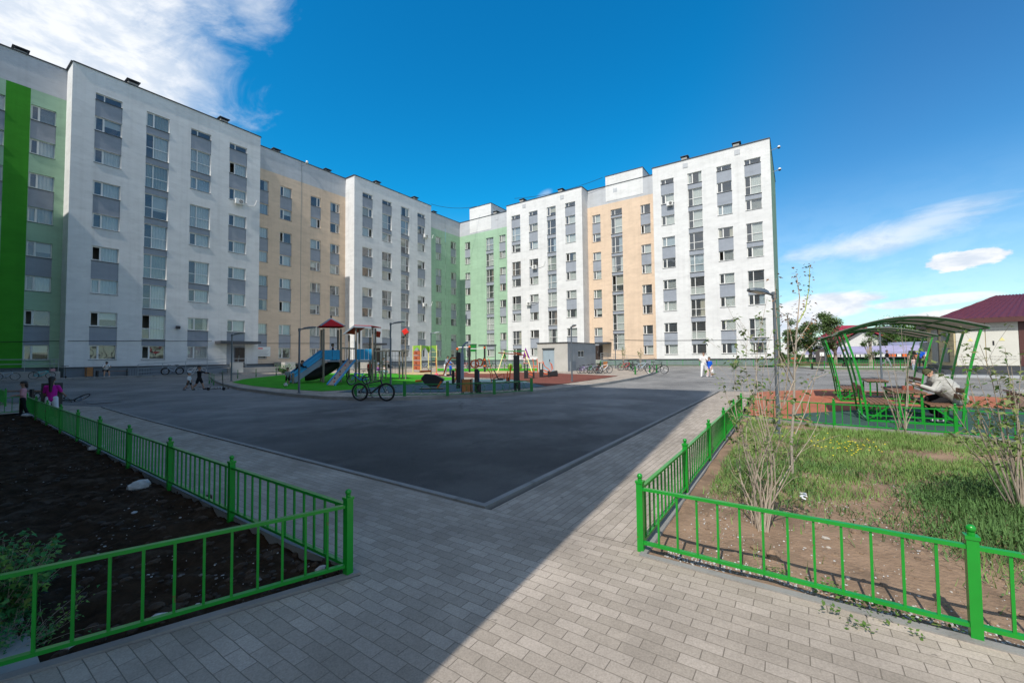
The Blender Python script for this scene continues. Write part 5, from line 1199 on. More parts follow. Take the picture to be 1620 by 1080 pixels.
# ------------------------------------------------------------------ transformer building on its plinth
XT = 36.8; YT = PX(1510, 560, XT).y; XT2 = PY(1468, 560, YT).x; zb = PX(1510, 580, XT).z; ze = PX(1510, 506, XT).z; YE = YT-9
tb = thing('transformer_building', 'cream transformer building with white metal doors and dark red hipped roof', 'building', (XT, YT, zb))
CREAM = pm('cream siding', (.56, .47, .28), .8, var=.06); CREAMW = pm('off white metal door', (.62, .61, .55), .55, var=.04); MAROON = pm('maroon metal tile', (.115, .028, .04), .42, .2, var=.1, bump=.2, bscale=12); BRN = pm('dark maroon fascia', (.085, .028, .025), .5)
mb = MB(); mb.quad((XT, YT, zb), (XT2, YT, zb), (XT2, YT, ze), (XT, YT, ze)); mb.quad((XT, YT, zb), (XT, YE, zb), (XT, YE, ze), (XT, YT, ze)); mb.quad((XT2, YT, zb), (XT2, YE, zb), (XT2, YE, ze), (XT2, YT, ze)); mb.quad((XT, YE, zb), (XT2, YE, zb), (XT2, YE, ze), (XT, YE, ze))
for k in range(1, 9): z = zb+(ze-zb)*k/9; mb.mat = 1; mb.obox(((XT+XT2)/2, YT+.004, z), ((XT2-XT)/2, 0, 0), (0, .006, 0), (0, 0, .012))
part('wall', mb, [CREAM, pm('siding seam', (.35, .29, .17), .8)], tb, world=True)
mb = MB(); mb.box(XT-.05, XT2+.05, YE-.05, YT+.05, zb-.45, zb+.05); part('base', mb, DARKM, tb, world=True)
yd1 = PX(1611, 540, XT).y; ym = (YT+yd1)/2
for a, b in ((YT-.08, ym+.02), (ym-.02, yd1)):
    mb = MB(); mb.box(XT-.06, XT-.01, b, a, zb+.08, ze-.12); mb.mat = 1
    for r_ in range(2):
        for k in range(7): y = b+(a-b)*(.14+.12*k); z = ze-.55-r_*.16 if True else 0; mb.box(XT-.075, XT-.06, y-.06, y+.06, z, z+.05)
        for k in range(7): y = b+(a-b)*(.14+.12*k); z = zb+.45+r_*.16; mb.box(XT-.075, XT-.06, y-.06, y+.06, z, z+.05)
    d_ = part('door', mb, [CREAMW, pm('door louvre', (.50, .49, .44), .6)], tb, world=True)
    if b > yd1-1 and a < YT-.5 or True:
        mb = MB(); y = (b+a)/2; mb.plate([(XT-.065, y+.12, zb+1.55), (XT-.065, y-.12, zb+1.55), (XT-.065, y, zb+1.76)], (-1, 0, 0), .006); part('warning_sign', mb, YEL, d_, world=True)
mb = MB(); mb.box(XT-.09, XT-.06, ym-.35, ym-.28, zb+1.3, zb+1.55); part('handle', mb, BLKP, tb, world=True)
mb = MB(); mb.box(XT-.07, XT+.01, YE, yd1-.02, zb+.05, ze); part('side_cladding', mb, BRN, tb, world=True)
# side: grey door, vents, box
sx = lambda px: PY(px, 560, YT).x; sz = lambda px, py: PY(px, py, YT).z
mb = MB(); mb.box(sx(1486), sx(1476.5), YT+.01, YT+.06, zb+.05, sz(1481, 521)); part('door', mb, pm('grey painted door', (.30, .31, .31), .6), tb, world=True)
for (a, b, c, d) in ((1503, 1491.5, 524, 539), (1502.5, 1493, 550, 572)):
    mb = MB(); x0, x1, z0, z1 = sx(a), sx(b), sz((a+b)/2, d), sz((a+b)/2, c)
    for k in range(8): z = z0+(z1-z0)*k/8; mb.obox(((x0+x1)/2, YT+.04, z+.04), ((x1-x0)/2, 0, 0), (0, .03, 0), (0, -.01, (z1-z0)/18))
    part('vent', mb, pm('grey vent', (.27, .28, .28), .6), tb, world=True)
mb = MB(); x = sx(1471); mb.box(x-.3, x+.45, YT+.05, YT+.45, sz(1471, 556), sz(1471, 541)); part('meter_box', mb, pm('light grey box', (.45, .48, .49), .5), tb, world=True)
mb = MB(); x = sx(1497); z = sz(1497, 529); mb.tube([(x, YT, z), (x, YT+.3, z)], .03, 6); mb.obox((x, YT+.5, z-.02), (.1, 0, 0), (0, .28, .02), (0, 0, .05)); part('wall_lamp', mb, BLKP, tb, world=True)
# hipped roof
o_ = .5; e0 = (XT-o_, YT+o_); xm = (XT+XT2)/2; zr = HCAM+0; zr = PX(1577, 467, XT+3).z; yr_ = PX(1577, 467, XT+3.2).y
A, B, C_, D = V((XT-o_, YT+o_, ze)), V((XT2+o_, YT+o_, ze)), V((XT2+o_, YE-o_, ze)), V((XT-o_, YE-o_, ze)); R0, R1 = V((XT+3.2, yr_, zr)), V((XT+3.2, YE+2, zr))
mb = MB()
def ripple(a, b, c, d, n=26):
    """roof plane of tile waves between eave a-b and ridge d-c"""
    m_ = 14; i0 = len(mb.v); nn = (b-a).cross(d-a).normalized()
    if nn.z < 0: nn = -nn
    for i in range(m_+1):
        for j in range(n*4+1):
            u = j/(n*4.); v = i/float(m_); p = (a.lerp(b, u)).lerp(d.lerp(c, u), v); mb.v.append(tuple(p+nn*(.03*math.cos(u*n*2*math.pi)+.02*(1 if i % 2 else 0))))
    w_ = n*4+1
    for i in range(m_):
        for j in range(n*4): q = i0+i*w_+j; mb.f.append((q, q+1, q+w_+1, q+w_)); mb.m.append(0)
ripple(A, D, R1, R0, 30); ripple(B, A, R0, R0, 24); ripple(C_, B, R0, R1, 30); ripple(D, C_, R1, R1, 24)
part('roof', mb, MAROON, tb, world=True, smooth=True)
mb = MB(); mb.box(XT-o_, XT-o_+.04, YE-o_, YT+o_, ze-.26, ze+.03); mb.box(XT-o_+.04, XT2+o_, YT+o_-.04, YT+o_, ze-.26, ze+.03); mb.quad((XT-o_, YT+o_, ze-.25), (XT2+o_, YT+o_, ze-.25), (XT2+o_, YE, ze-.25), (XT-o_, YE, ze-.25)); part('fascia', mb, BRN, tb, world=True)
zp0 = PX(1560, 590, XT-1.0).z; mb = MB(); ypl = PX(1497, 595, XT-1.0).y
mb.box(XT-1.0, XT2+2, YE-3, ypl, -.1, zp0); mb.mat = 1; mb.box(XT-1.1, XT2+2.1, YE-3.1, ypl+.1, zp0, zp0+.14)
single('loading_platform', mb, [pm('pale grey plinth paint', (.40, .42, .45), .85, var=.06), DARKM], 'pale concrete platform under the transformer building', 'platform', base=(XT, ypl, 0), world=True)
# ------------------------------------------------------------------ things beyond the road
struct('verge', sheet([(43.4, -1.6), (46.2, -1.5), (56, 1.2), (75, 1.0), (75, -24), (44.5, -24), (43.4, -12)], .06), DIRT)
struct('kerb', kerb([(54.5, 1.4), (46.2, -1.5), (43.3, -1.9), (42.9, -12)], -.12, -.1, .13), KERB)
struct('path', sheet([(50.0, -1), (55.5, 0), (55.5, -24), (50.0, -24)], .075), PALE)
struct('path', sheet([(57, .5), (66, .5), (66, -24), (57, -24)], .075), RRED)
fence('metal_fence', 'long pale green picket fence beyond the road at the parking verge', [[(54.0, 1.0), (51, -.1), (48, -1.0), (45, -1.9)], line((45, -1.9), (44.2, -11.5), 6)], n_pick=9, h=.75, zt=.7, w=.03, rail=.035)
fence('metal_fence', 'second green picket fence farther back behind the path', [line((56.2, .6), (56.2, -17), 9)], n_pick=9, h=.75, zt=.7, w=.03, rail=.035)
fence('metal_fence', 'low green picket fence along the foot of the white end bay', [line((53.6, 15.2), (53.6, 2.2), 7)], n_pick=12, h=.8, zt=.74, w=.025, rail=.03)
fence('metal_fence', 'low green picket fence along the foot of the right beige bay', [line((53.6, 24.0), (53.6, 16.0), 4)], n_pick=12, h=.8, zt=.74, w=.025, rail=.03)
fence('metal_fence', 'green picket fence behind the playground at the green corner', [line((51.5, 41), (51.5, 27), 7)], n_pick=10, h=.8, zt=.74, w=.025, rail=.03)
struct('flower_strip', sheet([(53.7, 2.2), (53.7, 24), (XR+.1, 24), (XR+.1, 2.2)], .17), DIRT)
railing([(68, 4, .3), (68, -5, .3), (67, -21, .3)], 'long grey steel railing in front of the market', 1.5, 3, name='steel_railing', step=2.2)
def FP(px, py, dist): d = ray(px, py); k = dist/math.hypot(d.x, d.y); return V((d.x*k, d.y*k, HCAM+d.z*k))
def fbox(mb, pa, pb, y0, y1, dist, dp):
    """upright block spanning two columns of the photograph at a distance"""
    a, b = FP(pa, y1, dist), FP(pb, y1, dist); z0 = min(a.z, b.z); z1 = FP((pa+pb)/2, y0, dist).z; d = (V((b.x, b.y, 0))-V((a.x, a.y, 0))); n = V((-d.y, d.x, 0)).normalized()
    if n.dot(V((a.x, a.y, 0))) < 0: n = -n
    c = (V((a.x, a.y, 0))+V((b.x, b.y, 0)))/2+n*dp/2; mb.obox((c.x, c.y, (z0+z1)/2), d/2, n*dp/2, V((0, 0, (z1-z0)/2))); return a, b, n, z1
# red roofed hall
CRIM = pm('crimson sheet roof', (.30, .022, .045), .5, var=.08); WHW = pm('white hall wall', (.68, .68, .68), .8, var=.05)
h_ = thing('market_hall', 'white gabled hall with wide crimson roof behind the market stalls', 'building', FP(1345, 566, 120))
mb = MB(); a, b, n, z1 = fbox(mb, 1328, 1412, 541, 566, 118, 20); c = (a+b)/2; zr_ = FP(1372, 522, 118).z; ce = V((c.x, c.y, zr_)); a_, b_ = V((a.x, a.y, z1)), V((b.x, b.y, z1)); mb.plate([a_, b_, ce], n, .3); part('wall', mb, WHW, h_, world=True)
mb = MB(); ex = (b_-a_)*.10
for e in (a_-ex, b_+ex): mb.plate([V((e.x, e.y, z1-.5))-n, V((ce.x, ce.y, zr_+.5))-n, V((ce.x, ce.y, zr_+.5))+n*26, V((e.x, e.y, z1-.5))+n*26], (0, 0, 1), .35)
part('roof', mb, CRIM, h_, world=True)
h2 = thing('market_hall', 'crimson hipped roof building rising left behind the gabled hall', 'building', FP(1320, 566, 140)); mb = MB(); a, b, n, z1 = fbox(mb, 1290, 1362, 536, 566, 135, 14); part('wall', mb, WHW, h2, world=True)
mb = MB(); t0, t1 = FP(1326, 515, 142), FP(1362, 514, 142); a_, b_ = V((a.x, a.y, z1)), V((b.x, b.y, z1)); mb.quad(a_-n, b_-n, V((t1.x, t1.y, t1.z)), V((t0.x, t0.y, t0.z))); mb.quad(a_-n, V((t0.x, t0.y, t0.z)), a_+n*16); mb.quad(b_-n, b_+n*16, t1); mb.quad(a_+n*16, t0, t1, b_+n*16); part('roof', mb, CRIM, h2, world=True)
mb = MB()
LILAC = pm('lilac awning', (.34, .31, .44), .7, var=.15, scale=.8, stretch=(1, 1, .2)); TEALM = pm('dark teal wall', (.03, .09, .085), .7); 
mk = thing('market_row', 'long market row with lilac awning roof over a dark teal wall', 'market stalls', FP(1380, 575, 92)); a, b, n, z1 = fbox(mb, 1276, 1480, 559, 578, 92, 8); part('wall', mb, TEALM, mk, world=True)
mb = MB(); zl, zh = FP(1380, 560, 90).z, FP(1380, 548, 96).z; a1, b1_ = V((a.x, a.y, zl))-n*2, V((b.x, b.y, zl))-n*2; mb.plate([a1, b1_, V((b.x, b.y, zh))+n*5, V((a.x, a.y, zh))+n*5], (0, 0, 1), .1); part('awning', mb, LILAC, mk, world=True)
mb = MB(); rr = random.Random(3)
for k in range(26):
    t = k/26.; p = a1.lerp(b1_, t); q = a1.lerp(b1_, t+.03); mb.mat = rr.choice((0, 1, 2, 1)); mb.plate([p-n*.06+V((0, 0, -.02)), q-n*.06+V((0, 0, -.02)), q-n*.06+V((0, 0, -.45)), p-n*.06+V((0, 0, -.45))], n, .04)
part('valance', mb, [ORANGE, WPLAS, pm('grey valance', (.4, .38, .42), .8)], mk, world=True)
mb = MB(); a, b, n, z1 = fbox(mb, 1405, 1490, 540.5, 549, 104, 8); single('canvas_roof', mb, pm('blue lilac tarpaulin', (.26, .28, .46), .7, var=.1), 'blue lilac tarpaulin roof behind the market row on the right', 'tarpaulin')
mb = MB(); a, b, n, z1 = fbox(mb, 1232, 1300, 541, 560, 110, 8); single('far_shed', mb, WHW, 'low white shed half hidden by the windblown trees', 'shed')
# notice stand
s = thing('notice_stand', 'dark kiosk stand with a white sheet beyond the road', 'notice stand', FP(1300, 578, 56)); mb = MB(); fbox(mb, 1291, 1309, 552, 578, 56, 1); part('body', mb, pm('dark brown board', (.06, .05, .05), .7), s, world=True); mb = MB(); fbox(mb, 1297, 1304, 557, 563, 55.9, .05); part('paper', mb, WPLAS, s, world=True)
# seesaw (orange) behind the far fence
s = thing('seesaw', 'orange and brown seesaw behind the far green fence', 'seesaw', G(1285, 585)); P = G(1285, 584); mb = MB(); mb.bar(P+rt_*-2.0+V((0, 0, .65)), P+rt_*2.2+V((0, 0, .5)), .16, .08); part('beam', mb, WOODB, s, world=True); mb = MB(); mb.tube([P, P+V((0, 0, .6))], .07, 8); part('stand', mb, BLKP, s, world=True); mb = MB(); q = P-rt_*1.6; mb.tube([q+V((0, 0, .6)), q+V((0, 0, 1.1))], .05, 6); mb.tube([q+V((-.2, .2, 1.)), q+V((.2, -.2, 1.))], .05, 6); part('handle', mb, ORANGE, s, world=True)
# ------------------------------------------------------------------ vegetation
def leafm(name, c, c2):
    m = pm(name, c, .6, var=.25, scale=9, col2=c2, c2lo=.5, c2hi=.62, c2scale=3.5, spec=.3); nt = m.node_tree; N = nt.nodes; L = nt.links
    b = N['Principled BSDF']; t = N.new('ShaderNodeBsdfTranslucent'); mx = N.new('ShaderNodeMixShader'); mx.inputs[0].default_value = .35; L.new(b.inputs['Base Color'].links[0].from_socket, t.inputs[0])
    L.new(b.outputs[0], mx.inputs[1]); L.new(t.outputs[0], mx.inputs[2]); L.new(mx.outputs[0], [x for x in N if x.type == 'OUTPUT_MATERIAL'][0].inputs[0]); return m
BARK = pm('grey brown bark', (.36, .30, .24), .9, var=.25, scale=14); BARKP = pm('pale grey bark', (.34, .30, .25), .85, var=.2, scale=20, stretch=(1, 1, 3)); STALK = pm('yellow green shoot', (.36, .42, .08), .6)
LF = leafm('mid green leaves', (.10, .19, .04), (.20, .28, .07)); LFP = leafm('pale yellow green leaves', (.26, .31, .11), (.15, .21, .06)); LFB = leafm('dry brown leaves', (.30, .15, .06), (.20, .09, .04))
LFD = leafm('dark shrub leaves', (.05, .24, .07), (.20, .36, .06)); LTREE = leafm('far tree leaves', (.15, .23, .09), (.24, .32, .13)); LTREE2 = leafm('bright far tree leaves', (.10, .19, .045), (.17, .26, .07))
def leaf(mb, p, s, rng, lobed=True):
    a = V((rng.uniform(-1, 1), rng.uniform(-1, 1), rng.uniform(-.5, .5))).normalized(); n = V((rng.uniform(-.6, .6), rng.uniform(-.6, .6), 1)).normalized(); b = a.cross(n).normalized(); p = V(p)
    if lobed:
        o = [(0, 0), (.35, .5), (.5, .22), (1.0, 0), (.5, -.22), (.35, -.5)]; q = [p+a*s*x+b*s*y-V((0, 0, s*.3*x*x)) for x, y in o]; mb.quad(q[0], q[1], q[2], q[3]); mb.quad(q[0], q[3], q[4], q[5])
    else: q = [p, p+a*s*.5+b*s*.28, p+a*s, p+a*s*.5-b*s*.28]; mb.quad(*q)
def shrub(name, label, cat, base, tips, r0, lm, leaf_size, n_leaf, rng, group=None, leaf_from=.35, wob=.05, twigs=3, bark=BARK, extra=None, side=.28):
    """many-stemmed shrub: stems from the base to the given tips"""
    rt = thing(name, label, cat, base, group=group); sb = MB(); lb = MB(); eb = MB()
    for tip in tips:
        tip = V(tip); L_ = tip.length; pts = []; ph = rng.uniform(0, 6)
        st = V((rng.uniform(-.07, .07), rng.uniform(-.07, .07), -.05)); m_ = 9
        for k in range(m_+1):
            t = k/m_; bend = V((math.sin(ph+t*5), math.cos(ph*1.3+t*4), 0))*wob*L_*.35*math.sin(math.pi*t); pts.append(st.lerp(tip, t)+V((0, 0, .10*L_*math.sin(math.pi*t)*.6))*(.6 if abs(tip.x)+abs(tip.y) > .3 else 0)+bend)
        rr = [r0*(1-.82*k/m_)*rng.uniform(.85, 1.1) for k in range(m_+1)]; sb.tube(pts, rr, 6)
        for _ in range(twigs):
            k = rng.randrange(3, m_); p = pts[k]; d = (pts[k]-pts[k-1]).normalized(); o = V((rng.uniform(-1, 1), rng.uniform(-1, 1), rng.uniform(.2, 1))).normalized(); e = p+(d*.5+o)*L_*rng.uniform(.1, .22); mid = (p+e)/2+V((rng.uniform(-.03, .03), rng.uniform(-.03, .03), .02)); sb.tube([p, mid, e], [rr[k]*.5, rr[k]*.35, .0015], 5)
            if k/m_ > .6 and rng.random() < .6:
                for _q in range(6): leaf(lb if rng.random() < .6 or extra is None else eb, e+V((rng.gauss(0, .03), rng.gauss(0, .03), rng.gauss(0, .03)))*(leaf_size/.06), leaf_size*rng.uniform(.6, 1.1), rng)
            for _k in range(max(1, n_leaf//6)):
                if rng.random() < .8 and (k/m_ >= leaf_from or leaf_from < .4): leaf(lb, mid.lerp(e, rng.random())+V((rng.gauss(0, .02), rng.gauss(0, .02), rng.gauss(0, .02))), leaf_size*rng.uniform(.6, 1.2), rng)
        for _k in range(n_leaf):
            t = leaf_from+(1-leaf_from)*rng.random(); f_ = t*m_; k = min(m_-1, int(f_)); p = pts[k].lerp(pts[k+1], f_-k)+V((rng.gauss(0, .03), rng.gauss(0, .03), rng.gauss(0, .02)))
            leaf(lb if (extra is None or rng.random() > extra[1]) else eb, p, leaf_size*rng.uniform(.6, 1.2), rng)
    part('stems', sb, bark, rt, smooth=True)
    if lb.v: part('foliage', lb, lm, rt)
    if eb.v: part('dry_leaves', eb, extra[0], rt)
    return rt
def tip_at(P, px, py, back=0.): 
    """offset from P of a point seen at a pixel, in the upright plane facing the camera through P"""
    d = ray(px, py); k = (V((P.x, P.y, 0)).dot(dep)+back)/V((d.x, d.y, 0)).dot(dep); return V((d.x*k, d.y*k, HCAM+d.z*k))-P
rg = random.Random(11)
def soilP(px, py): p = G(px, py, -.03); return V((p.x, p.y, hzR(p.x, p.y)))
# big many-stemmed bush in the right bed
P = soilP(1203, 838)
tips = [tip_at(P, x, y, rg.uniform(-.35, .5)) for x, y in ((1143, 600), (1166, 545), (1185, 520), (1200, 495), (1214, 470), (1195, 560), (1176, 640), (1222, 520), (1232, 560), (1160, 690), (1240, 600), (1250, 690), (1280, 655), (1212, 610), (1190, 700), (1228, 640), (1300, 640), (1150, 650), (1207, 540), (1172, 590))]
shrub('young_bush', 'many stemmed bush with sparse leaves just behind the right front fence', 'bush', P, tips, .0075, LFP, .052, 16, rg, 'young bushes in the right bed', 0.6, .16, 5, extra=(LF, .5), side=.3)
# single young tree with brown and green leaves
P = soilP(1254, 750); rt = thing('young_tree', 'slim pale young tree with withered brown leaves and one yellow green top shoot', 'tree', P); sb = MB()
def poly_from(pix, r0, r1, mb, n=8, bk=0.):
    pts = [tip_at(P, x, y, bk*i/len(pix)) for i, (x, y) in enumerate(pix)]; Q = []
    for a, b in zip(pts, pts[1:]): Q += [a.lerp(b, k/3.) for k in range(3)]
    Q.append(pts[-1]); m_ = len(Q)-1; mb.tube(Q, [r0+(r1-r0)*k/m_ for k in range(m_+1)], n); return Q
q0 = poly_from([(1254, 752), (1252, 700), (1256, 640), (1257, 580), (1260, 530), (1262, 505)], .019, .011, sb)
part('trunk', sb, BARKP, rt, smooth=True); sb = MB(); DLB = MB(); LG = MB()
brs = [([(1262, 505), (1265, 470), (1261, 440), (1259, 432)], .4, 1), ([(1257, 560), (1245, 500), (1228, 490)], .2, 1), ([(1257, 600), (1240, 640), (1247, 580), (1246, 500), (1247, 495)], -.3, 1), ([(1257, 545), (1275, 520), (1285, 505)], .3, 1),
       ([(1256, 620), (1232, 560), (1226, 470), (1228, 440)], .2, 1), ([(1257, 590), (1270, 560), (1290, 540)], -.2, 0), ([(1255, 660), (1285, 600), (1310, 590)], .1, 0), ([(1256, 600), (1236, 560), (1225, 540)], -.3, 0), ([(1252, 700), (1275, 650), (1300, 560)], .2, 0)]
for pix, bk, dry in brs:
    Q = poly_from(pix, .010, .003, sb, 6, bk)
    for _ in range(34 if dry else 18):
        k = rg.randrange(len(Q)//3, len(Q)); leaf(DLB if rg.random() < (.75 if dry else .3) else LG, Q[k]+V((rg.gauss(0, .045), rg.gauss(0, .045), rg.gauss(0, .05))), rg.uniform(.03, .055), rg)
part('branches', sb, BARK, rt, smooth=True); sb = MB(); Q = poly_from([(1263, 510), (1274, 490), (1280, 455), (1281, 422)], .009, .004, sb, 6, .1); part('top_shoot', sb, STALK, rt, smooth=True)
for _ in range(70): k = rg.randrange(2, len(Q)); leaf(DLB if rg.random() < .6 else LG, Q[k]+V((rg.gauss(0, .035), rg.gauss(0, .035), rg.gauss(0, .04))), rg.uniform(.028, .05), rg)
part('dry_leaves', DLB, LFB, rt); part('foliage', LG, LF, rt)
P = soilP(1429, 686)
shrub('young_bush', 'nearly bare bush in front of the nearer pavilion', 'bush', P, [tip_at(P, x, y, rg.uniform(-.3, .3)) for x, y in ((1376, 545), (1395, 560), (1412, 540), (1426, 520), (1440, 560), (1455, 620), (1400, 620), (1385, 600), (1448, 640), (1432, 530), (1418, 590))], .012, LF, .05, 3, rg, 'young bushes in the right bed', .5, .07, 2)
P = soilP(1428, 686)
P = soilP(1618, 812)
shrub('young_bush', 'leafy bush with pale yellow leaves at the right picture edge', 'bush', P, [tip_at(P, x, y, rg.uniform(-.5, .3)) for x, y in ((1490, 590), (1505, 640), (1520, 560), (1550, 545), (1565, 560), (1590, 550), (1600, 580), (1535, 620), (1580, 600), (1615, 560), (1500, 680), (1560, 650), (1640, 560), (1545, 590), (1610, 640))], .010, LFP, .065, 20, rg, 'young bushes in the right bed', .35, .06, 4, extra=(LF, .35))
# dark leafy shrub at the lower left
P = G(-5, 985, 0); P.z = -.05
shrub('leafy_shrub', 'dense dark green shrub in the lower left corner behind the fence', 'shrub', P, [V((rg.gauss(.0, .17), rg.gauss(.05, .22), rg.uniform(.28, .55))) for _ in range(56)], .004, LFD, .042, 34, rg, None, .05, .1, 3, extra=(LF, .25))
P = G(30, 1010, 0); P.z = -.05
shrub('weed', 'low feathery weed beside the concrete strip under the left fence rail', 'weed', P, [V((rg.gauss(0, .16), rg.gauss(0, .12), rg.uniform(.06, .2))) for _ in range(30)], .0025, LFD, .022, 20, rg, None, .05, .1, 2)
for (px, py, lb) in ((448, 590, 'low green flowering plant bed left of the slide by the beige bay'), (1162, 583, 'small dark shrub in the strip at the foot of the white end bay')):
    P = G(px, py, .12); shrub('shrub', lb, 'shrub', P, [V((rg.gauss(0, .8 if px < 900 else .3), rg.gauss(0, .3), rg.uniform(.4, .9))) for _ in range(24)], .01, LFD, .10, 22, rg, None, .05, .1, 2)
for (px, nm) in ((986, 'left of the two thin saplings in front of the beige bay ramp'), (1014, 'right of the two thin saplings in front of the beige bay ramp')):
    P = V((53.2, PX(px, 575, 53.2).y, .45)); shrub('sapling', nm, 'sapling', P, [V((rg.gauss(0, .22), rg.gauss(0, .22), rg.uniform(1.7, 2.5))) for _ in range(6)], .03, LFP, .14, 16, rg, 'saplings by the right beige bay', .6, .04, 2)
# trees beyond the road
def tree(label, px, py, dist, w_, h_, lm, n, rng, ls=.38, lean=0., group='trees beyond the road', clumps=16):
    b = FP(px, py, dist); g = gz(b.x, b.y); b.z = g; rt = thing('tree', label, 'tree', b, group=group); tb_ = MB(); tb_.tube([(0, 0, 0), (lean*.2, 0, h_*.25), (lean*.5, 0, h_*.6)], [.22, .16, .07], 8)
    lb = MB(); rt2 = V((_RT.x, _RT.y, 0))
    for k in range(clumps):
        t = rng.random(); a = rng.uniform(0, 6.28); hz_ = h_*(.28+.68*t); rad = w_*.5*math.sin(math.pi*min(1, .18+t*.8))*rng.uniform(.35, 1.0); c = rt2*(rad*math.cos(a)+lean*t)+dep*rad*math.sin(a)+V((0, 0, hz_)); tb_.tube([V((0, 0, h_*.22)).lerp(c, .0), c*.6+V((0, 0, h_*.1)), c], [.08, .05, .02], 5); cr = w_*rng.uniform(.12, .24)
        for _ in range(n//clumps):
            v = V((rng.gauss(0, 1), rng.gauss(0, 1), rng.gauss(0, .8))); v = v.normalized()*cr*rng.random()**.4; leaf(lb, c+v+V((0, 0, 0))+rt2*lean*.15*rng.random(), ls*rng.uniform(.6, 1.3), rng, False)
    part('trunk', tb_, BARK, rt, smooth=True); part('crown', lb, lm, rt)
tree('dark windblown tree nearest the end of the white bay', 1248, 575, 72, 3.5, 6.4, LTREE, 3600, rg, .3, .6)
tree('dark windblown tree beside the young tree top shoot', 1283, 575, 70, 3.6, 6.6, LTREE, 3800, rg, .3, -.7)
tree('windblown tree leaning left in front of the crimson roof', 1322, 577, 66, 4.2, 6.6, LTREE, 4200, rg, .3, -1.4)
for i, (px, w_, h_, d_) in enumerate(((1398, 8, 7.0, 125), (1424, 10, 8.2, 120), (1452, 9, 8.8, 112), (1476, 9, 7.6, 118))):
    tree(('leftmost round bright tree behind the blue tarpaulin', 'second round bright tree from the left behind the tarpaulin', 'tallest round bright tree, third behind the tarpaulin', 'round bright tree partly hidden by the transformer building')[i], px, 572, d_, w_, h_, LTREE2, 3600, rg, .5)
for i, (px, nm) in enumerate(((1236, 'small round bush right at the corner of the white end bay'), (1262, 'small round bush below the dark windblown trees'), (1378, 'thin street tree standing in the path before the market'))):
    tree(nm, px, 577, 60 if i < 2 else 57, 1.6 if i < 2 else 1.5, 1.5 if i < 2 else 3.6, LTREE2, 900, rg, .2, group=None, clumps=10)
hm = MB()
for k in range(5200):
    a = rg.uniform(R(-32), R(8)); d_ = rg.uniform(170, 260); hm_ = 2.0+3.5*noise.noise(V((a*14, 0, 4)))
    leaf(hm, V((math.cos(a)*d_, math.sin(a)*d_, rg.uniform(.2, max(.6, hm_+1.5)))), rg.uniform(1.4, 2.6), rg, False)
o = part('distant_tree_line', hm, LTREE); o['kind'] = 'stuff'; o['label'] = 'distant low line of trees on the horizon'; o['category'] = 'tree line'
# ------------------------------------------------------------------ grass of the right bed
GRS = pm('fresh grass', (.15, .26, .065), .7, var=.35, scale=3, col2=(.27, .29, .12), c2lo=.5, c2hi=.7, c2scale=2.2, spec=.2); GRD = pm('dark weeds', (.085, .165, .05), .7, var=.35, scale=4, spec=.2)
def in_poly(x, y, poly):
    c = False; j = len(poly)-1
    for i in range(len(poly)):
        (xi, yi), (xj, yj) = poly[i], poly[j]
        if (yi > y) != (yj > y) and x < (xj-xi)*(y-yi)/(yj-yi)+xi: c = not c
        j = i
    return c
gr = MB(); gd = MB(); rg = random.Random(5)
RBi = [(3.95, -9), (3.95, .95), (12.8, 1.1), (12.1, -.7), (12.0, -2.7), (11.4, -3.5), (11.4, -9)]
def dens(x, y):
    n1 = noise.noise(V((x*.55, y*.55, 1.3))); n2 = noise.noise(V((x*1.9, y*1.9, 7.7))); base = .02
    base += .95*max(0, min(1, (x-5.7+.9*n1*2)/1.5))                 # far half is lawn
    base += .9*max(0, min(1, (-y-1.0+n1)/1.2))*max(0, min(1, (x-4.3+.6*n2)/.8))
    return max(0, min(1, base*(.75+1.3*n2+.5*n1)))
def weed(x, y):
    n1 = noise.noise(V((x*.9+5, y*.9, 3.3)))
    a = math.exp(-((x-6.9)/.9)**2-((y+.9)/1.5)**2)+1.0*math.exp(-((x-7.0)/1.1)**2-((y+2.9)/1.3)**2)+.6*math.exp(-((x-5.4)/.5)**2-((y+1.5)/.6)**2)
    return a*(.6+n1*1.2)
cnt = 0
while cnt < 120000:
    x = 3.95+(12.8-3.95)*rg.random()**1.15; y = rg.uniform(-6.5, 1.1)
    if y < -x*.55-.4 or not in_poly(x, y, RBi): 
        if rg.random() < .98: continue
    cnt += 1; w_ = weed(x, y); z = hzR(x, y)
    if rg.random() < w_:
        h = rg.uniform(.05, .17)*min(1, .5+w_); a = rg.uniform(0, 6.28); l = rg.uniform(.02, .09); b = V((x, y, z)); t = b+V((math.cos(a)*l, math.sin(a)*l, h)); m_ = b.lerp(t, .55)+V((0, 0, h*.1)); s_ = V((-math.sin(a), math.cos(a), 0))*rg.uniform(.002, .006)
        gd.quad(b-s_*.6, b+s_*.6, m_+s_, m_-s_); gd.quad(m_-s_, m_+s_, t)
        if rg.random() < .5: leaf(gd, m_, .03, rg, False)
    elif rg.random() < dens(x, y):
        h = rg.uniform(.03, .10); a = rg.uniform(0, 6.28); l = rg.uniform(.01, .07); b = V((x, y, z)); t = b+V((math.cos(a)*l, math.sin(a)*l, h)); s_ = V((-math.sin(a), math.cos(a), 0))*rg.uniform(.0014, .003)*(1+x*.10); gr.quad(b-s_, b+s_, t+s_*.2, t-s_*.2)
for m_, mt_, nm in ((gr, GRS, 'grass'), (gd, GRD, 'weeds')):
    o = part(nm, m_, mt_); o['kind'] = 'stuff'; o['category'] = nm; o['label'] = 'patchy green grass growing over the right bed' if nm == 'grass' else 'darker taller weeds in the middle of the right bed'
fl = MB()
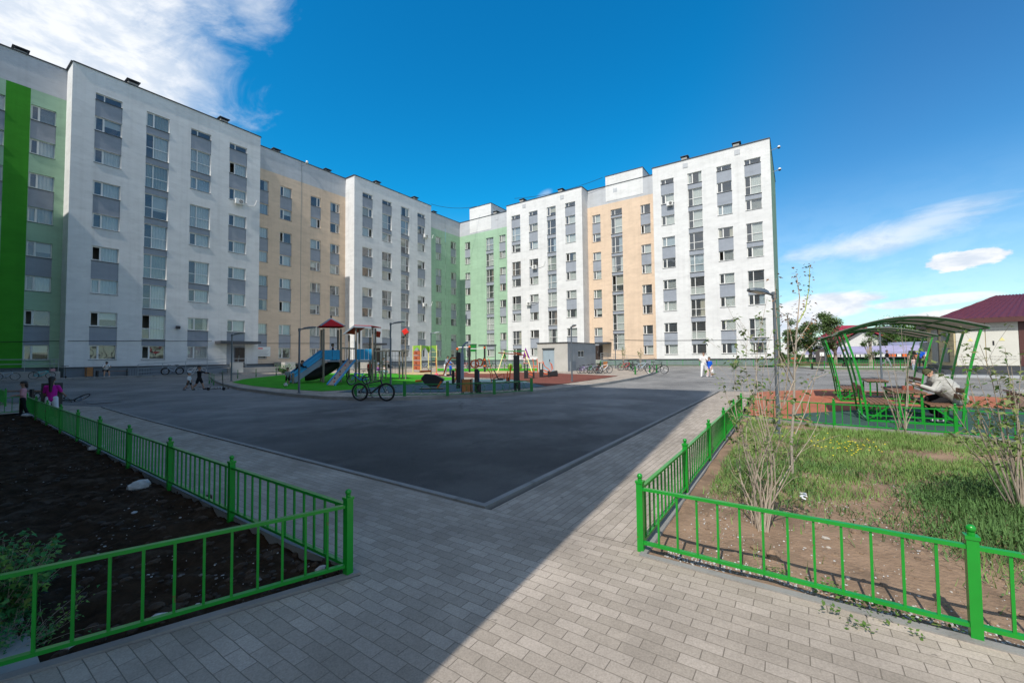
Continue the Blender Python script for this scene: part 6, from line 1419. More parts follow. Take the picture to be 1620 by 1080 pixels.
for _ in range(60):
    x, y = rg.gauss(9.6, .5), rg.gauss(-.55, .35); z = hzR(x, y)+rg.uniform(.08, .14); fl.ball((x, y, z), .014, .014, .008, 6, 4)
o = part('yellow_flowers', fl, pm('yellow petals', (.75, .60, .03), .6)); o['kind'] = 'stuff'; o['label'] = 'scattered small yellow flowers in the grass'; o['category'] = 'flowers'
# tufts along the kerb, on the paving
tf = MB()
for (px, py, n_, s_) in ((1225, 905, 90, .07), (1330, 943, 170, .10), (1375, 963, 90, .08), (1413, 975, 60, .06), (1317, 972, 40, .04), (1360, 992, 50, .05), (1402, 985, 22, .05), (1452, 1005, 16, .025), (1440, 978, 80, .1), (1300, 925, 60, .06), (1500, 990, 50, .06)):
    P = G(px, py)
    for _ in range(n_//2): p = P+V((rg.gauss(0, s_*.5), rg.gauss(0, s_*.8), 0)); leaf(tf, p+V((0, 0, rg.uniform(.0, .05))), rg.uniform(.015, .04), rg, False)
o = part('kerb_weeds', tf, LF); o['kind'] = 'stuff'; o['label'] = 'small weeds sprouting along the right kerb and paving joints'; o['category'] = 'weeds'
# stones: gravel as stuff, the big ones as things
STN = pm('pale stone', (.42, .38, .33), .9, var=.2, scale=20); STW = pm('whitish rubble', (.50, .50, .49), .9, var=.25, scale=16, bump=.6, bscale=30)
def rock(mb, c, r, rng, m=0):
    mb.mat = m; c = V(c); i0 = len(mb.v); nu, nv = 7, 5; sx_, sy_, sz_ = r*rng.uniform(.8, 1.3), r*rng.uniform(.6, 1.0), r*rng.uniform(.4, .7)
    for a in range(nv+1):
        t = math.pi*a/nv
        for b in range(nu):
            p = 6.2832*b/nu; q = V((sx_*math.sin(t)*math.cos(p), sy_*math.sin(t)*math.sin(p), sz_*math.cos(t))); q *= 1+.35*noise.noise(q*(1.6/r)+c*9); mb.v.append(tuple(c+q))
    for a in range(nv):
        for b in range(nu): i = i0+a*nu+b; j = i0+a*nu+(b+1) % nu; mb.f.append((i, i+nu, j+nu, j)); mb.m.append(m)
cl_ = MB()
for _ in range(700):
    x, y = rg.uniform(3.8, 7.2), rg.uniform(-2.6, 1.05); rock(cl_, (x, y, hzR(x, y)-.002), .008+.035*rg.random()**3, rg, 0)
o = part('soil_clods', cl_, pm('dry brown clod', (.22, .15, .10), .97, var=.35, scale=12, bump=.6, bscale=40)); o['kind'] = 'stuff'; o['label'] = 'dry brown clods strewn over the bare soil of the right bed'; o['category'] = 'clods'
gv = MB()
for _ in range(2600):
    x, y = rg.uniform(3.85, 7.5), rg.uniform(-2.6, 1.0)
    if rg.random() < .55: x = 3.74+abs(rg.gauss(0, .10))
    rock(gv, (x, y, hzR(x, y)+.002), rg.uniform(.003, .011), rg, rg.randrange(2))
o = part('gravel', gv, [STN, STW]); o['kind'] = 'stuff'; o['label'] = 'fine pale gravel strewn over the brown soil'; o['category'] = 'gravel'
cl_ = MB()
for _ in range(900):
    y = 3.1+14*rg.random()**2; x = rg.uniform(.3, 2.3)
    if in_poly(x, y, LB): rock(cl_, (x, y, hzL(x, y)-.003), .012+.045*rg.random()**2.5, rg, 0)
o = part('soil_clods', cl_, pm('dark clod', (.05, .032, .020), .97, var=.4, scale=12, bump=.8, bscale=40)); o['kind'] = 'stuff'; o['label'] = 'dark clods of dug soil in the left bed'; o['category'] = 'clods'
gv = MB()
for _ in range(2600):
    y = 3.1+16*rg.random()**2.2; x = rg.uniform(.2, 2.05)
    if not in_poly(x, y, LB): continue
    d_ = noise.noise(V((x*1.3, y*.9, 2)))
    if rg.random() > .35+1.9*d_: continue
    k_ = rg.random(); rock(gv, (x, y, hzL(x, y)+.002), (.003+.010*rg.random()**2 if k_ > .3 else .008+.02*rg.random())*(1+y*.04), rg, 1 if k_ < .5 else (2 if k_ < .85 else 0))
o = part('rubble_crumbs', gv, [STW, pm('brown clod', (.035, .026, .02), .95), pm('grey mortar crumb', (.17, .16, .15), .95)]); o['kind'] = 'stuff'; o['label'] = 'pale rubble crumbs scattered in the dark soil'; o['category'] = 'rubble'
big = [(221, 771, .13, 'largest pale stone in the dark soil, near the second fence post'), (152, 709, .10, 'white stone against the fence halfway along the dark bed'), (42, 658, .14, 'white plastic lump at the far left corner of the dark bed'), (249, 980, .045, 'oblong whitish stone lowest in the dark soil'), (110, 1014, .035, 'whitish lump under the left front rail near the picture edge'), (508, 894, .04, 'white lump at the corner post of the dark bed'), (313, 951, .028, 'small pale stone under the front rail of the dark bed'), (213, 806, .03, 'small white pebble between the big stone and the front rail')]
for px, py, r, lb in big:
    p = G(px, py); m_ = MB(); rock(m_, (0, 0, r*.3), r, rg); m_.mat = 0; rock(m_, (r*.5, r*.3, r*.2), r*.6, rg); single('stone', m_, STW, lb, 'stone', group='stones in the left bed', smooth=False, base=(p.x, p.y, hzL(p.x, p.y)))
for px, py, r, lb in ((1307, 850, .035, 'flat pale stone on the brown soil right of the bush'), (1311, 862, .022, 'small white stone below the flat one'), (1341, 911, .026, 'round pale pebble near the front fence'), (1197, 865, .05, 'brown clod at the foot of the many stemmed bush'), (1225, 880, .07, 'big brown clod in front of the many stemmed bush')):
    p = G(px, py); m_ = MB(); rock(m_, (0, 0, r*.2), r, rg); single('stone', m_, SOILR if 'clod' in lb else STN, lb, 'stone', group='stones in the right bed', base=(p.x, p.y, hzR(p.x, p.y)))
p = G(1275, 790); m_ = MB()
for k in range(9): a = V((k*.03-.12, math.sin(k*1.7)*.02, .02+.015*math.sin(k*2.3))); b = a+V((.035, .01, .01)); m_.quad(a, a+V((0, .035, .01)), b+V((0, .035, 0)), b)
single('plastic_scrap', m_, WPLAS, 'crumpled translucent plastic scrap lying in the grass', 'litter', base=(p.x, p.y, hzR(p.x, p.y)+.02))
# small dark spots on the yard: drain covers
for px, py, lb in ((763, 720, 'left of two small black marks on the asphalt'), (788, 724, 'right of two small black marks on the asphalt')):
    p = G(px, py, -.02); m_ = MB(); m_.tube([(0, 0, -.005), (0, 0, .006)], .03, 12); single('drain_plug', m_, BLACK, lb, 'drain plug', base=tuple(p))
p = G(155, 633); m_ = MB(); m_.quad((-.5, -1.5, 0), (.4, -1.5, 0), (.3, 1.2, 0), (-.3, 1.4, 0)); single('worn_marking', m_, pm('worn white paint', (.17, .17, .17), .9, var=.3, scale=8), 'faded pale streak painted on the asphalt near the lying scooter', 'road marking', base=(p.x, p.y, gz(p.x, p.y)-.016))
# ------------------------------------------------------------------ people
SKIN = pm('skin', (.50, .29, .20), .55, var=.05); SKIND = pm('tanned skin', (.36, .20, .13), .55, var=.05); HAIRD = pm('dark hair', (.02, .015, .012), .5, var=.2); HAIRB = pm('brown hair', (.10, .055, .03), .5, var=.2)
EYEM = pm('eye', (.02, .015, .012), .2, var=0); LIPM = pm('lips', (.42, .14, .12), .5, var=0); SHOEW = pm('white shoe', (.70, .70, .70), .6, var=.05); SHOEB = pm('black shoe', (.03, .03, .035), .6, var=.05)
def cloth(name, c): return pm('cloth '+name, c, .9, var=.10, scale=7, bump=.25, bscale=18, spec=.15)
TMP = []
def remeshed(caps, voxel, smooth=3):
    """one continuous surface from tapered capsules: (a, b, ra, rb) or with an elliptic factor and its axis"""
    mb = MB()
    for c in caps:
        a, b, ra, rb = V(c[0]), V(c[1]), c[2], c[3]; d = b-a; L_ = d.length
        d = d/L_ if L_ > 1e-6 else V((0, 0, 1)); pts, rs = [], []
        for k in range(4, 0, -1): t = k*math.pi/8; pts.append(a-d*ra*math.sin(t)*.999); rs.append(max(.0008, ra*math.cos(t)))
        for t in (0, .5, 1): pts.append(a+d*L_*t); rs.append(ra+(rb-ra)*t)
        for k in range(1, 5): t = k*math.pi/8; pts.append(b+d*rb*math.sin(t)*.999); rs.append(max(.0008, rb*math.cos(t)))
        i0 = len(mb.v); mb.tube(pts, rs, 12)
        if len(c) > 4:                                     # stretch across an axis
            ax, f_ = V(c[4]).normalized(), c[5]; m_ = (a+b)/2
            for i in range(i0, len(mb.v)): p = V(mb.v[i]); k = ax.dot(p-m_); mb.v[i] = tuple(p+ax*k*(f_-1))
    me = mb.mesh('tmp', SKIN); o = bpy.data.objects.new('tmp', me); COL.objects.link(o)
    r = o.modifiers.new('r', 'REMESH'); r.mode = 'VOXEL'; r.voxel_size = voxel; r.use_smooth_shade = True
    s_ = o.modifiers.new('s', 'SMOOTH'); s_.iterations = smooth; s_.factor = .5
    dg = bpy.context.evaluated_depsgraph_get(); ev = o.evaluated_get(dg); out = bpy.data.meshes.new_from_object(ev, depsgraph=dg)
    bpy.data.objects.remove(o); bpy.data.meshes.remove(me)
    out.polygons.foreach_set('use_smooth', [True]*len(out.polygons)); return out
def mpart(name, me, m, parent):
    me.materials.clear(); me.materials.append(m); me.name = name; o = bpy.data.objects.new(name, me); COL.objects.link(o); o.parent = parent; return o
def person(label, P, H, face, top, legs, skin=None, hair=HAIRD, shoes=SHOEB, sleeve=.5, leg_len=1., lean=0., hip=None, thigh=((0, 0), (0, 0)), knee=(0, 0), arms=((-5, 8, 10), (-5, 8, 10)), long_hair=0., skirt=None, head=(0, 0), cap=None, near=False, group=None, width=1., twist=0.):
    """stands at P facing the angle `face`. thigh: (forward, outward) degrees for right, left; knee bends; arms: (forward, outward, elbow)"""
    skin = skin or SKIN; root = thing('person', label, 'person', P, (0, 0, face), group=group)
    child = H < 1.45; kc = 1. if not child else 1.0; hh = H/(7.5 if not child else 6.0 if H > 1.05 else 5.2)
    hip_z = H*(.50 if not child else .46); sh_z = H-hh*1.42; sw2 = H*.105*width; hw = H*.055*width; tl = hip_z*.50; sl_ = hip_z*.46
    hip_h = hip if hip is not None else None
    ln = R(lean); HZ = hip_z if hip is None else hip
    HC = V((0, 0, HZ)); up = V((math.sin(ln), 0, math.cos(ln))); SH = HC+up*(sh_z-hip_z); NK = SH+up*hh*.25; head_up = V((math.sin(ln*.6+R(head[0])), 0, math.cos(ln*.6+R(head[0])))); HD = NK+head_up*hh*.62
    caps = []; shirt = []; trous = []; shoesl = [[], []]; YA = V((0, 1, 0))
    caps += [(HC, HC+up*H*.09, H*.060, H*.056, YA, 1.35), (HC+up*H*.10, SH-up*H*.03, H*.056, H*.066, YA, 1.5), (SH-up*.02+V((0, -sw2*.8, 0)), SH-up*.02+V((0, sw2*.8, 0)), H*.034, H*.034), (SH, NK+head_up*hh*.2, hh*.24, hh*.22)]
    shirt += [(HC-up*H*.015, HC+up*H*.09, H*.068, H*.062, YA, 1.38), (HC+up*H*.10, SH-up*H*.035, H*.063, H*.071, YA, 1.52), (SH-up*.022+V((0, -sw2*.78, 0)), SH-up*.022+V((0, sw2*.78, 0)), H*.040, H*.040)]
    yaw = R(head[1]); fw = V((math.cos(yaw), math.sin(yaw), 0)); fw = (fw-head_up*fw.dot(head_up)).normalized(); sd2 = head_up.cross(fw)
    caps += [(HD+head_up*hh*.10-fw*hh*.05, HD+head_up*hh*.14+fw*hh*.06, hh*.39, hh*.37, sd2, .93), (HD-head_up*hh*.18+fw*hh*.08, HD-head_up*hh*.26+fw*hh*.16, hh*.27, hh*.19, sd2, .95), (HD-head_up*hh*.02+fw*hh*.40, HD-head_up*hh*.12+fw*hh*.49, hh*.045, hh*.065)]
    for s in (-1, 1): caps.append((HD-head_up*hh*.04+sd2*s*hh*.37-fw*hh*.02, HD+head_up*hh*.08+sd2*s*hh*.38-fw*hh*.04, hh*.05, hh*.06))
    feet = []
    for i, s in ((0, -1), (1, 1)):
        a = R(thigh[i][0]); o_ = R(thigh[i][1]); d = V((math.sin(a)*math.cos(o_), math.sin(o_)*s, -math.cos(a)*math.cos(o_))); h0 = HC+V((0, s*hw, 0)); k0 = h0+d*tl; b = a-R(knee[i]); d2 = V((math.sin(b), d.y*.6, -math.cos(b))).normalized(); a0 = k0+d2*sl_
        fd = V((math.cos(b*.3) if abs(b) < 1 else .8, 0, -math.sin(-b)*.5)).normalized() if True else V((1, 0, 0)); toe = a0+V((fd.x, 0, min(0, fd.z)*.3))*H*.085+V((0, 0, -H*.018)); heel = a0-V((1, 0, 0))*H*.02+V((0, 0, -H*.014))
        caps += [(h0, k0, H*.050*width, H*.034), (k0, k0.lerp(a0, .35), H*.034, H*.035), (k0.lerp(a0, .35), a0, H*.035, H*.020), (heel, toe, H*.022, H*.016)]
        shoesl[i] = [(heel+V((0, 0, -.004)), toe+V((0, 0, -.003)), H*.028, H*.022)]
        if leg_len > .55: trous += [(h0+V((0, 0, .01)), k0, H*.062*width, H*.045), (k0, k0.lerp(a0, min(1, (leg_len-.5)*2)*.97), H*.045, H*.036 if leg_len < 2 else .05)]
        else: trous += [(h0+V((0, 0, .01)), h0.lerp(k0, leg_len*2), H*.062*width, H*.054)]
        feet.append(min(heel.z, toe.z)-H*.03)
    trous.append((HC-up*.01, HC+up*H*.045, H*.066, H*.064, YA, 1.36))
    if skirt: trous += [(HC, HC-V((0, 0, hip_z*skirt)), H*.07, H*.13, YA, 1.05)]
    hands = []
    for i, s in ((0, -1), (1, 1)):
        f0, o0, e0 = arms[i]; a, o_, e_ = R(f0)+ln*.5, R(o0), R(e0); d = V((math.sin(a)*math.cos(o_), s*math.sin(o_), -math.cos(a)*math.cos(o_))); s0 = SH-up*.02+V((0, s*sw2, 0)); el_ = s0+d*H*.165
        b = a+e_; d2 = V((math.sin(b)*math.cos(o_*.7), s*math.sin(o_*.5)-s*.25*math.sin(e_)*.6, -math.cos(b)*math.cos(o_*.7))).normalized(); w0 = el_+d2*H*.145
        caps += [(s0, el_, H*.030, H*.023), (el_, el_.lerp(w0, .3), H*.023, H*.023), (el_.lerp(w0, .3), w0, H*.023, H*.015)]
        nrm = d2.cross(V((0, 0, 1)) if abs(d2.z) < .9 else V((1, 0, 0))).normalized(); pal = w0+d2*H*.045; caps.append((w0, pal, H*.017, H*.022, d2.cross(nrm).normalized(), .8))
        for q, (off, ln_) in enumerate(((-.0165, .036), (-.0055, .042), (.0055, .040), (.0165, .031))):
            b0 = pal+nrm*off*H; m_ = b0+d2*H*ln_*.55; t_ = m_+(d2*.75+V((0, -s*.4, -.35)))*H*ln_*.45; caps += [(b0-d2*H*.01, m_, H*.0058, H*.0054), (m_, t_, H*.0054, H*.0046)]
        th0 = w0+d2*H*.018-nrm*H*.014*s; th1 = th0+(d2*.75-nrm*.7*s)*H*.030; caps += [(th0, th1, H*.0072, H*.006), (th1, th1+d2*H*.016, H*.006, H*.005)]
        ends = s0.lerp(el_, min(1, sleeve*2)) if sleeve <= .5 else el_.lerp(w0, (sleeve-.5)*2)
        if sleeve > 0: shirt.append((s0, s0.lerp(ends, 1) if sleeve <= .5 else el_, H*.042, H*.037))
        if sleeve > .5: shirt.append((el_, ends, H*.036, H*.028))
        hands.append(w0)
    dz = -min(feet) if hip is None else 0
    vx_ = (.0065 if near else .011)*max(.8, H/1.7)
    for lst in (caps, shirt, trous, *shoesl):
        for j, c in enumerate(lst): lst[j] = (V(c[0])+V((0, 0, dz)), V(c[1])+V((0, 0, dz)), *c[2:])
    Z = V((0, 0, dz)); HD = HD+Z
    body = mpart('body', remeshed(caps, vx_), skin, root); mpart('shirt', remeshed(shirt, vx_*1.3, 4), top, root); mpart('trousers' if not skirt else 'skirt', remeshed(trous, vx_*1.3, 4), legs, root)
    for sh_ in shoesl: mpart('shoe', remeshed(sh_, vx_*1.2, 2), shoes, root)
    hc = [(HD+head_up*hh*.22-fw*hh*.12, HD+head_up*hh*.24+fw*hh*.05, hh*.40, hh*.37), (HD+head_up*hh*.05-fw*hh*.22, HD-head_up*hh*.12-fw*hh*.2, hh*.31, hh*.25)]
    if long_hair: hc += [(HD-fw*hh*.28, HD-fw*hh*(.42)-head_up*hh*(.3+long_hair), hh*.30, hh*.16)]
    mpart('hair', remeshed(hc, vx_*1.2, 2), hair, root)
    if cap: mpart('cap', remeshed([(HD+head_up*hh*.27-fw*hh*.1, HD+head_up*hh*.28+fw*hh*.08, hh*.42, hh*.40), (HD+head_up*hh*.22+fw*hh*.2, HD+head_up*hh*.20+fw*hh*.62, hh*.10, hh*.07, sd2, 2.6)], vx_*1.2, 2), cap, root)
    for s in (-1, 1): mb = MB(); mb.ball(HD+head_up*hh*.0+fw*hh*.385+sd2*s*hh*.145, hh*.045, nu=8, nv=6); part('eye', mb, EYEM, root, smooth=True)
    mb = MB(); mb.ball(HD-head_up*hh*.235+fw*hh*.345, hh*.03, hh*.09, hh*.025, 8, 6, rot=Matrix.Rotation(yaw, 3, 'Z')); part('mouth', mb, LIPM, root, smooth=True)
    return root
TOCAM = math.atan2(-1, -1)
def face_to(P, deg):
    """angle facing the camera from P, turned by deg (0 = towards camera, 90 = towards the picture's right)"""
    return math.atan2(-P.y, -P.x)+R(deg)
def gp2(px, py, dz=0.): return G(px, py, dz)
PNK = cloth('pink', (.62, .30, .33)); MAG = cloth('magenta', (.52, .02, .30)); BLKC = cloth('black', (.018, .018, .02)); WHC = cloth('white', (.72, .72, .72)); NAVY = cloth('navy', (.03, .05, .12)); DENIM = cloth('denim', (.10, .16, .28)); BLUC = cloth('royal blue', (.01, .10, .60)); PLPK = cloth('pale pink', (.66, .50, .48)); GRYC = cloth('light grey quilt', (.46, .46, .44)); GRYD = cloth('mid grey', (.22, .24, .26)); REDC = cloth('red', (.55, .02, .02)); LBLU = cloth('light blue', (.35, .55, .75)); PURC = cloth('purple', (.30, .08, .42)); SKYC = cloth('pale denim', (.40, .50, .62))
# girls at the left fence
P = V((2.05, 21.9, gz(2, 21.9))); P = G(40, 659.5); P = V((P.x, P.y+.5, gz(P.x, P.y)))
person('toddler girl in a pale pink shirt with ponytail at the far left fence corner', P, 1.06, face_to(P, -95), PNK, BLKC, SKIND, HAIRD, SHOEB, .45, 1., arms=((5, 10, 85), (8, 10, 80)), thigh=((8, 2), (-8, 2)), knee=(5, 12), long_hair=.25, near=True)
P = G(69, 663); P = V((P.x+.15, P.y, gz(P.x, P.y)))
person('girl in a magenta shirt seen from behind at the left fence', P, 1.22, face_to(P, 160), MAG, cloth('pale shorts', (.62, .62, .66)), SKIND, HAIRD, SHOEB, .4, .5, arms=((30, 14, 30), (20, 16, 25)), thigh=((5, 3), (-5, 3)), knee=(4, 10), long_hair=1.3, near=True)
P = G(81, 661); mb = MB(); mb.obox((0, 0, .55), _RT*.02+dep*.02, _RT*.12+dep*.15, V((0, 0, .5))); mb.mat = 1; mb.obox(V((0, 0, .5))+_RT*.13, _RT*.012, dep*.02, V((0, 0, .5)))
single('leaning_board', mb, [BLKP, WOODB], 'black board with brown edge leaning next to the girl in magenta', 'board', base=tuple(P))
# two boys
P = G(299, 617.5, -.02); person('small boy in a white shirt and pale cap walking left of the pointing boy', P, 1.02, face_to(P, 70), WHC, BLKC, SKIND, HAIRD, SHOEB, .4, .32, arms=((-8, 8, 15), (12, 6, 25)), thigh=((-20, 2), (22, 2)), knee=(18, 6), cap=cloth('pale cap', (.5, .55, .6)))
P = G(315, 616.5, -.02); person('boy in a black shirt with curly hair stretching one arm out to the right', P, 1.30, face_to(P, 62), BLKC, BLKC, SKIND, HAIRD, SHOEB, .95, .36, arms=((82, 12, 4), (75, 5, 6)), thigh=((-18, 3), (22, 3)), knee=(22, 4), head=(0, -15))
mb = MB(); 
# toddler with ball
P = G(455, 608.5, .115); person('small boy in a grey shirt standing with a football before him at the slide', P, 1.0, face_to(P, 5), GRYD, BLKC, SKIND, HAIRD, SHOEB, .4, .45, arms=((10, 8, 60), (10, 10, 20)), thigh=((0, 4), (0, 4)))
q = G(452, 611.5, .115); mb = MB(); mb.ball((0, 0, .11), .11, nu=20, nv=14); bm_ = mb.mesh('football', [SHOEW, BLACK]); rb_ = random.Random(3)
for f_ in bm_.polygons:
    c = f_.center-V((0, 0, .11)); c.normalize(); g_ = max(c.dot(V(k).normalized()) for k in ((0, 0, 1), (.9, 0, .45), (.28, .85, .45), (-.72, .53, .45), (-.72, -.53, .45), (.28, -.85, .45), (0, 0, -1), (-.9, 0, -.45), (-.28, -.85, -.45), (.72, -.53, -.45))); f_.material_index = 1 if g_ > .93 else 0; f_.use_smooth = True
o = bpy.data.objects.new('football', bm_); COL.objects.link(o); o.location = q; props(o, 'black and white football on the turf in front of the small boy', 'football')
P = G(468, 606, .115); person('person in dark clothes bending over the foot of the blue slide', P, 1.5, face_to(P, 75), BLKC, NAVY, SKIND, HAIRD, SHOEB, .95, 1., lean=38, arms=((40, 8, 15), (50, 8, 10)), thigh=((5, 3), (-8, 3)), knee=(10, 12))
P = G(461, 604, .115)+dep*.5; person('child in a purple top beside the foot of the slide', P, 1.1, face_to(P, 60), PURC, PURC, SKIND, HAIRD, SHOEB, .9, 1., lean=12, arms=((45, 12, 20), (30, 8, 20)))
# reader on the bench
P = WP(167); P.z = P.z; person('person in white shirt and black shorts on the bench by the near white bay', P-V((0, -.05, 0)), 1.68, R(-90), WHC, BLKC, SKIN, HAIRD, SHOEW, .45, .42, lean=24, hip=.50, thigh=((82, 6), (80, 6)), knee=(84, 80), arms=((30, 5, 75), (32, 5, 72)), head=(28, 0))
# mother and child
P = G(1114, 596); P.z += -.01; person('woman all in white walking with folded arms in front of the end bay', P, 1.72, face_to(P, -12), WHC, WHC, SKIN, HAIRB, SHOEW, .35, 1., arms=((18, 10, 95), (22, 10, 90)), thigh=((14, 3), (-12, 3)), knee=(4, 12), width=1.08, long_hair=.15)
P = G(1122.5, 596); P.z += -.01; person('child in a royal blue shirt and pale pink trousers beside the woman in white', P, 1.38, face_to(P, -20), BLUC, PLPK, SKIN, HAIRD, SHOEW, .4, 1., arms=((30, 10, 90), (-5, 8, 12)), thigh=((6, 2), (-8, 2)), knee=(3, 8))
q = G(1127.5, 596)+V((0, 0, .35)); mb = MB(); mb.ball((0, 0, 0), .14, .11, .2, 10, 8); mb.tube([(0, 0, .15), (0, 0, .32)], [.05, .012], 6); mb.mat = 1; mb.ball((0, 0, -.12), .13, .10, .12, 10, 6); single('carrier_bag', mb, [WHC, cloth('tan', (.4, .25, .15))], 'white and tan carrier bag hanging beside the child in blue', 'bag', smooth=True, base=tuple(q))
# mother and child inside the playground
P = G(705, 594.5, .115); person('woman in white trousers bending toward a child on the red rubber', P, 1.66, face_to(P, 50), cloth('blue grey shirt', (.25, .29, .38)), WHC, SKIN, HAIRD, SHOEW, .8, 1., lean=22, arms=((30, 8, 15), (35, 8, 15)), thigh=((5, 3), (-8, 3)), knee=(2, 8))
P = G(712.5, 595, .115); person('small child in a bright blue jacket beside the bending woman', P, 1.08, face_to(P, 120), BLUC, NAVY, SKIN, HAIRB, SHOEW, .9, 1., arms=((10, 8, 20), (10, 8, 20)), cap=BLUC)
for px, py, H, tp, lg, lb, fc, kw in ((549.5, 597, 1.15, REDC, BLKC, 'child in a red jersey standing between the play tower posts', 20, {}), (585, 597.5, 1.3, REDC, BLKC, 'child in a red top under the second play tower', -10, {}), (600, 590, 1.6, GRYD, DENIM, 'adult in dark trousers bending down behind the overhead ladder', 60, dict(lean=45, arms=((50, 5, 10), (50, 5, 10)))),
                                      (508, 583, 1.15, DENIM, BLKC, 'child behind the far posts of the pyramid roofed tower', 30, {}), (866, 590, 1.2, REDC, NAVY, 'child in red by the entrance of the shed lane', 10, {})):
    if px == 866: P = V((52.5, 24.0, .46))
    else: P = G(px, py, .115)
    person(lb, P, H, face_to(P, fc), tp, lg, SKIND, HAIRD, SHOEB, .6, 1., **kw)
for px, py, tp, lg, lb, fc in ((598, 592.5, PURC, WHC, 'leftmost crouching child, in purple and white', 10), (607.5, 592.5, WHC, SKYC, 'crouching child in white shirt and pale denim, middle of the crouching group', -30), (612.5, 593, PLPK, SKYC, 'crouching child in pale pink, right one of the crouching group', -60)):
    P = G(px, py, .115); person(lb, P, 1.25, face_to(P, fc), tp, lg, SKIN, HAIRD, SHOEW, .5, .9, lean=25, hip=.26, thigh=((100, 12), (100, 12)), knee=(128, 128), arms=((50, 5, 40), (50, 5, 40)))
P = V((sqA[1].x-.25, sqA[1].y+.5, zd1)); person('child in a navy shirt on the deck of the pyramid roofed tower', P, 1.05, face_to(P, 100), NAVY, BLKC, SKIND, HAIRD, SHOEB, .5, .6)
for px, lb, tp in ((799, 'child on the left swing seat', cloth('black and white', (.2, .2, .2))), (830, 'child on the right swing seat', PLPK)):
    P = G(px, 587.5, .115)+V((0, 0, .3)); person(lb, P, 1.2, face_to(P, -10 if px < 810 else 60), tp, GRYD, SKIND, HAIRD, SHOEW, .5, 1., hip=.55, thigh=((60, 4), (60, 4)), knee=(50, 50), arms=((60, 14, 60), (60, 14, 60)))
# the person in the grey jacket at the table
P = V((14.75, -3.17, .008)); pj = person('person in a puffy light grey jacket bent over the pavilion table', P, 1.70, R(92), GRYC, BLKC, SKIN, cloth('dark cap wool', (.05, .055, .03)), SHOEW, .95, 1., lean=36, hip=.58, thigh=((84, 8), (70, 8)), knee=(95, 82), arms=((20, 22, 78), (16, 24, 80)), head=(15, 50), cap=cloth('olive camouflage', (.09, .09, .05)), near=True, width=1.3)
mb = MB(); caps_ = []; Q_ = V((0, 0, 0)); hz_ = .58; u_ = V((math.sin(R(36)), 0, math.cos(R(36)))); hc_ = V((0, 0, hz_))
for k in range(7):
    t = k/6.; c = hc_+u_*(t*.52-.02)+V((-.03, 0, 0)); w_ = .205+.035*math.sin(t*3.1); caps_ += [(c+V((0, -.14, 0)), c+V((0, .14, 0)), w_*.92, w_*.92)]
caps_ += [(hc_+u_*.50+V((-.04, -.2, 0)), hc_+u_*.38+V((.16, -.30, -.10)), .105, .09), (hc_+u_*.50+V((-.04, .2, 0)), hc_+u_*.38+V((.16, .30, -.10)), .105, .09), (hc_+u_*.53+V((-.06, -.08, .03)), hc_+u_*.53+V((-.06, .08, .03)), .10, .10)]
mpart('jacket', remeshed(caps_, .012, 1), pm('quilted grey nylon', (.44, .44, .42), .65, var=.08, scale=9, bump=1.0, bscale=16, stretch=(1, 1, 2.6), spec=.4), pj)
mb = MB(); mb.box(-.07, .07, -.10, .10, 0, .10); single('small_bag', mb, pm('rust brown leather', (.25, .06, .03), .5), 'rust brown pouch on the pavilion table in front of the person', 'pouch', base=(14.7, -2.32, .757))
# far people beyond the road
for px, py, H, tp, lg, lb, fc in ((1336, 577, 1.7, cloth('pale blue', (.55, .62, .70)), BLKC, 'walker in a pale blue top beyond the road, left of the others', 90), (1404, 578, 1.6, BLKC, GRYD, 'runner in dark clothes on the path beyond the road', 90), (1444, 577, 1.75, BLKC, BLKC, 'dark figure standing beyond the far pavilion post', 0), (1458, 577, 1.75, BLUC, BLKC, 'figure in a bright blue shirt with a pack left of the transformer building', -20)):
    P = FP(px, 577, 53); P.z = gz(P.x, P.y)+.08; run = 'runner' in lb; person(lb, P, H, face_to(P, fc), tp, lg, SKIND, HAIRD, SHOEB, .5, 1., thigh=((25, 2), (-25, 2)) if run else ((6, 2), (-6, 2)), knee=(10, 35) if run else (2, 6), arms=((30, 8, 70), (-30, 8, 70)) if run else ((5, 8, 10), (5, 8, 10)), group='people on the path beyond the road')
P = FP(1447, 592, 44); P.z = gz(P.x, P.y); person('small child in pink and pale denim walking beside the far fence', P, 1.1, face_to(P, -20), PLPK, SKYC, SKIND, HAIRD, SHOEW, .5, 1., long_hair=.3)
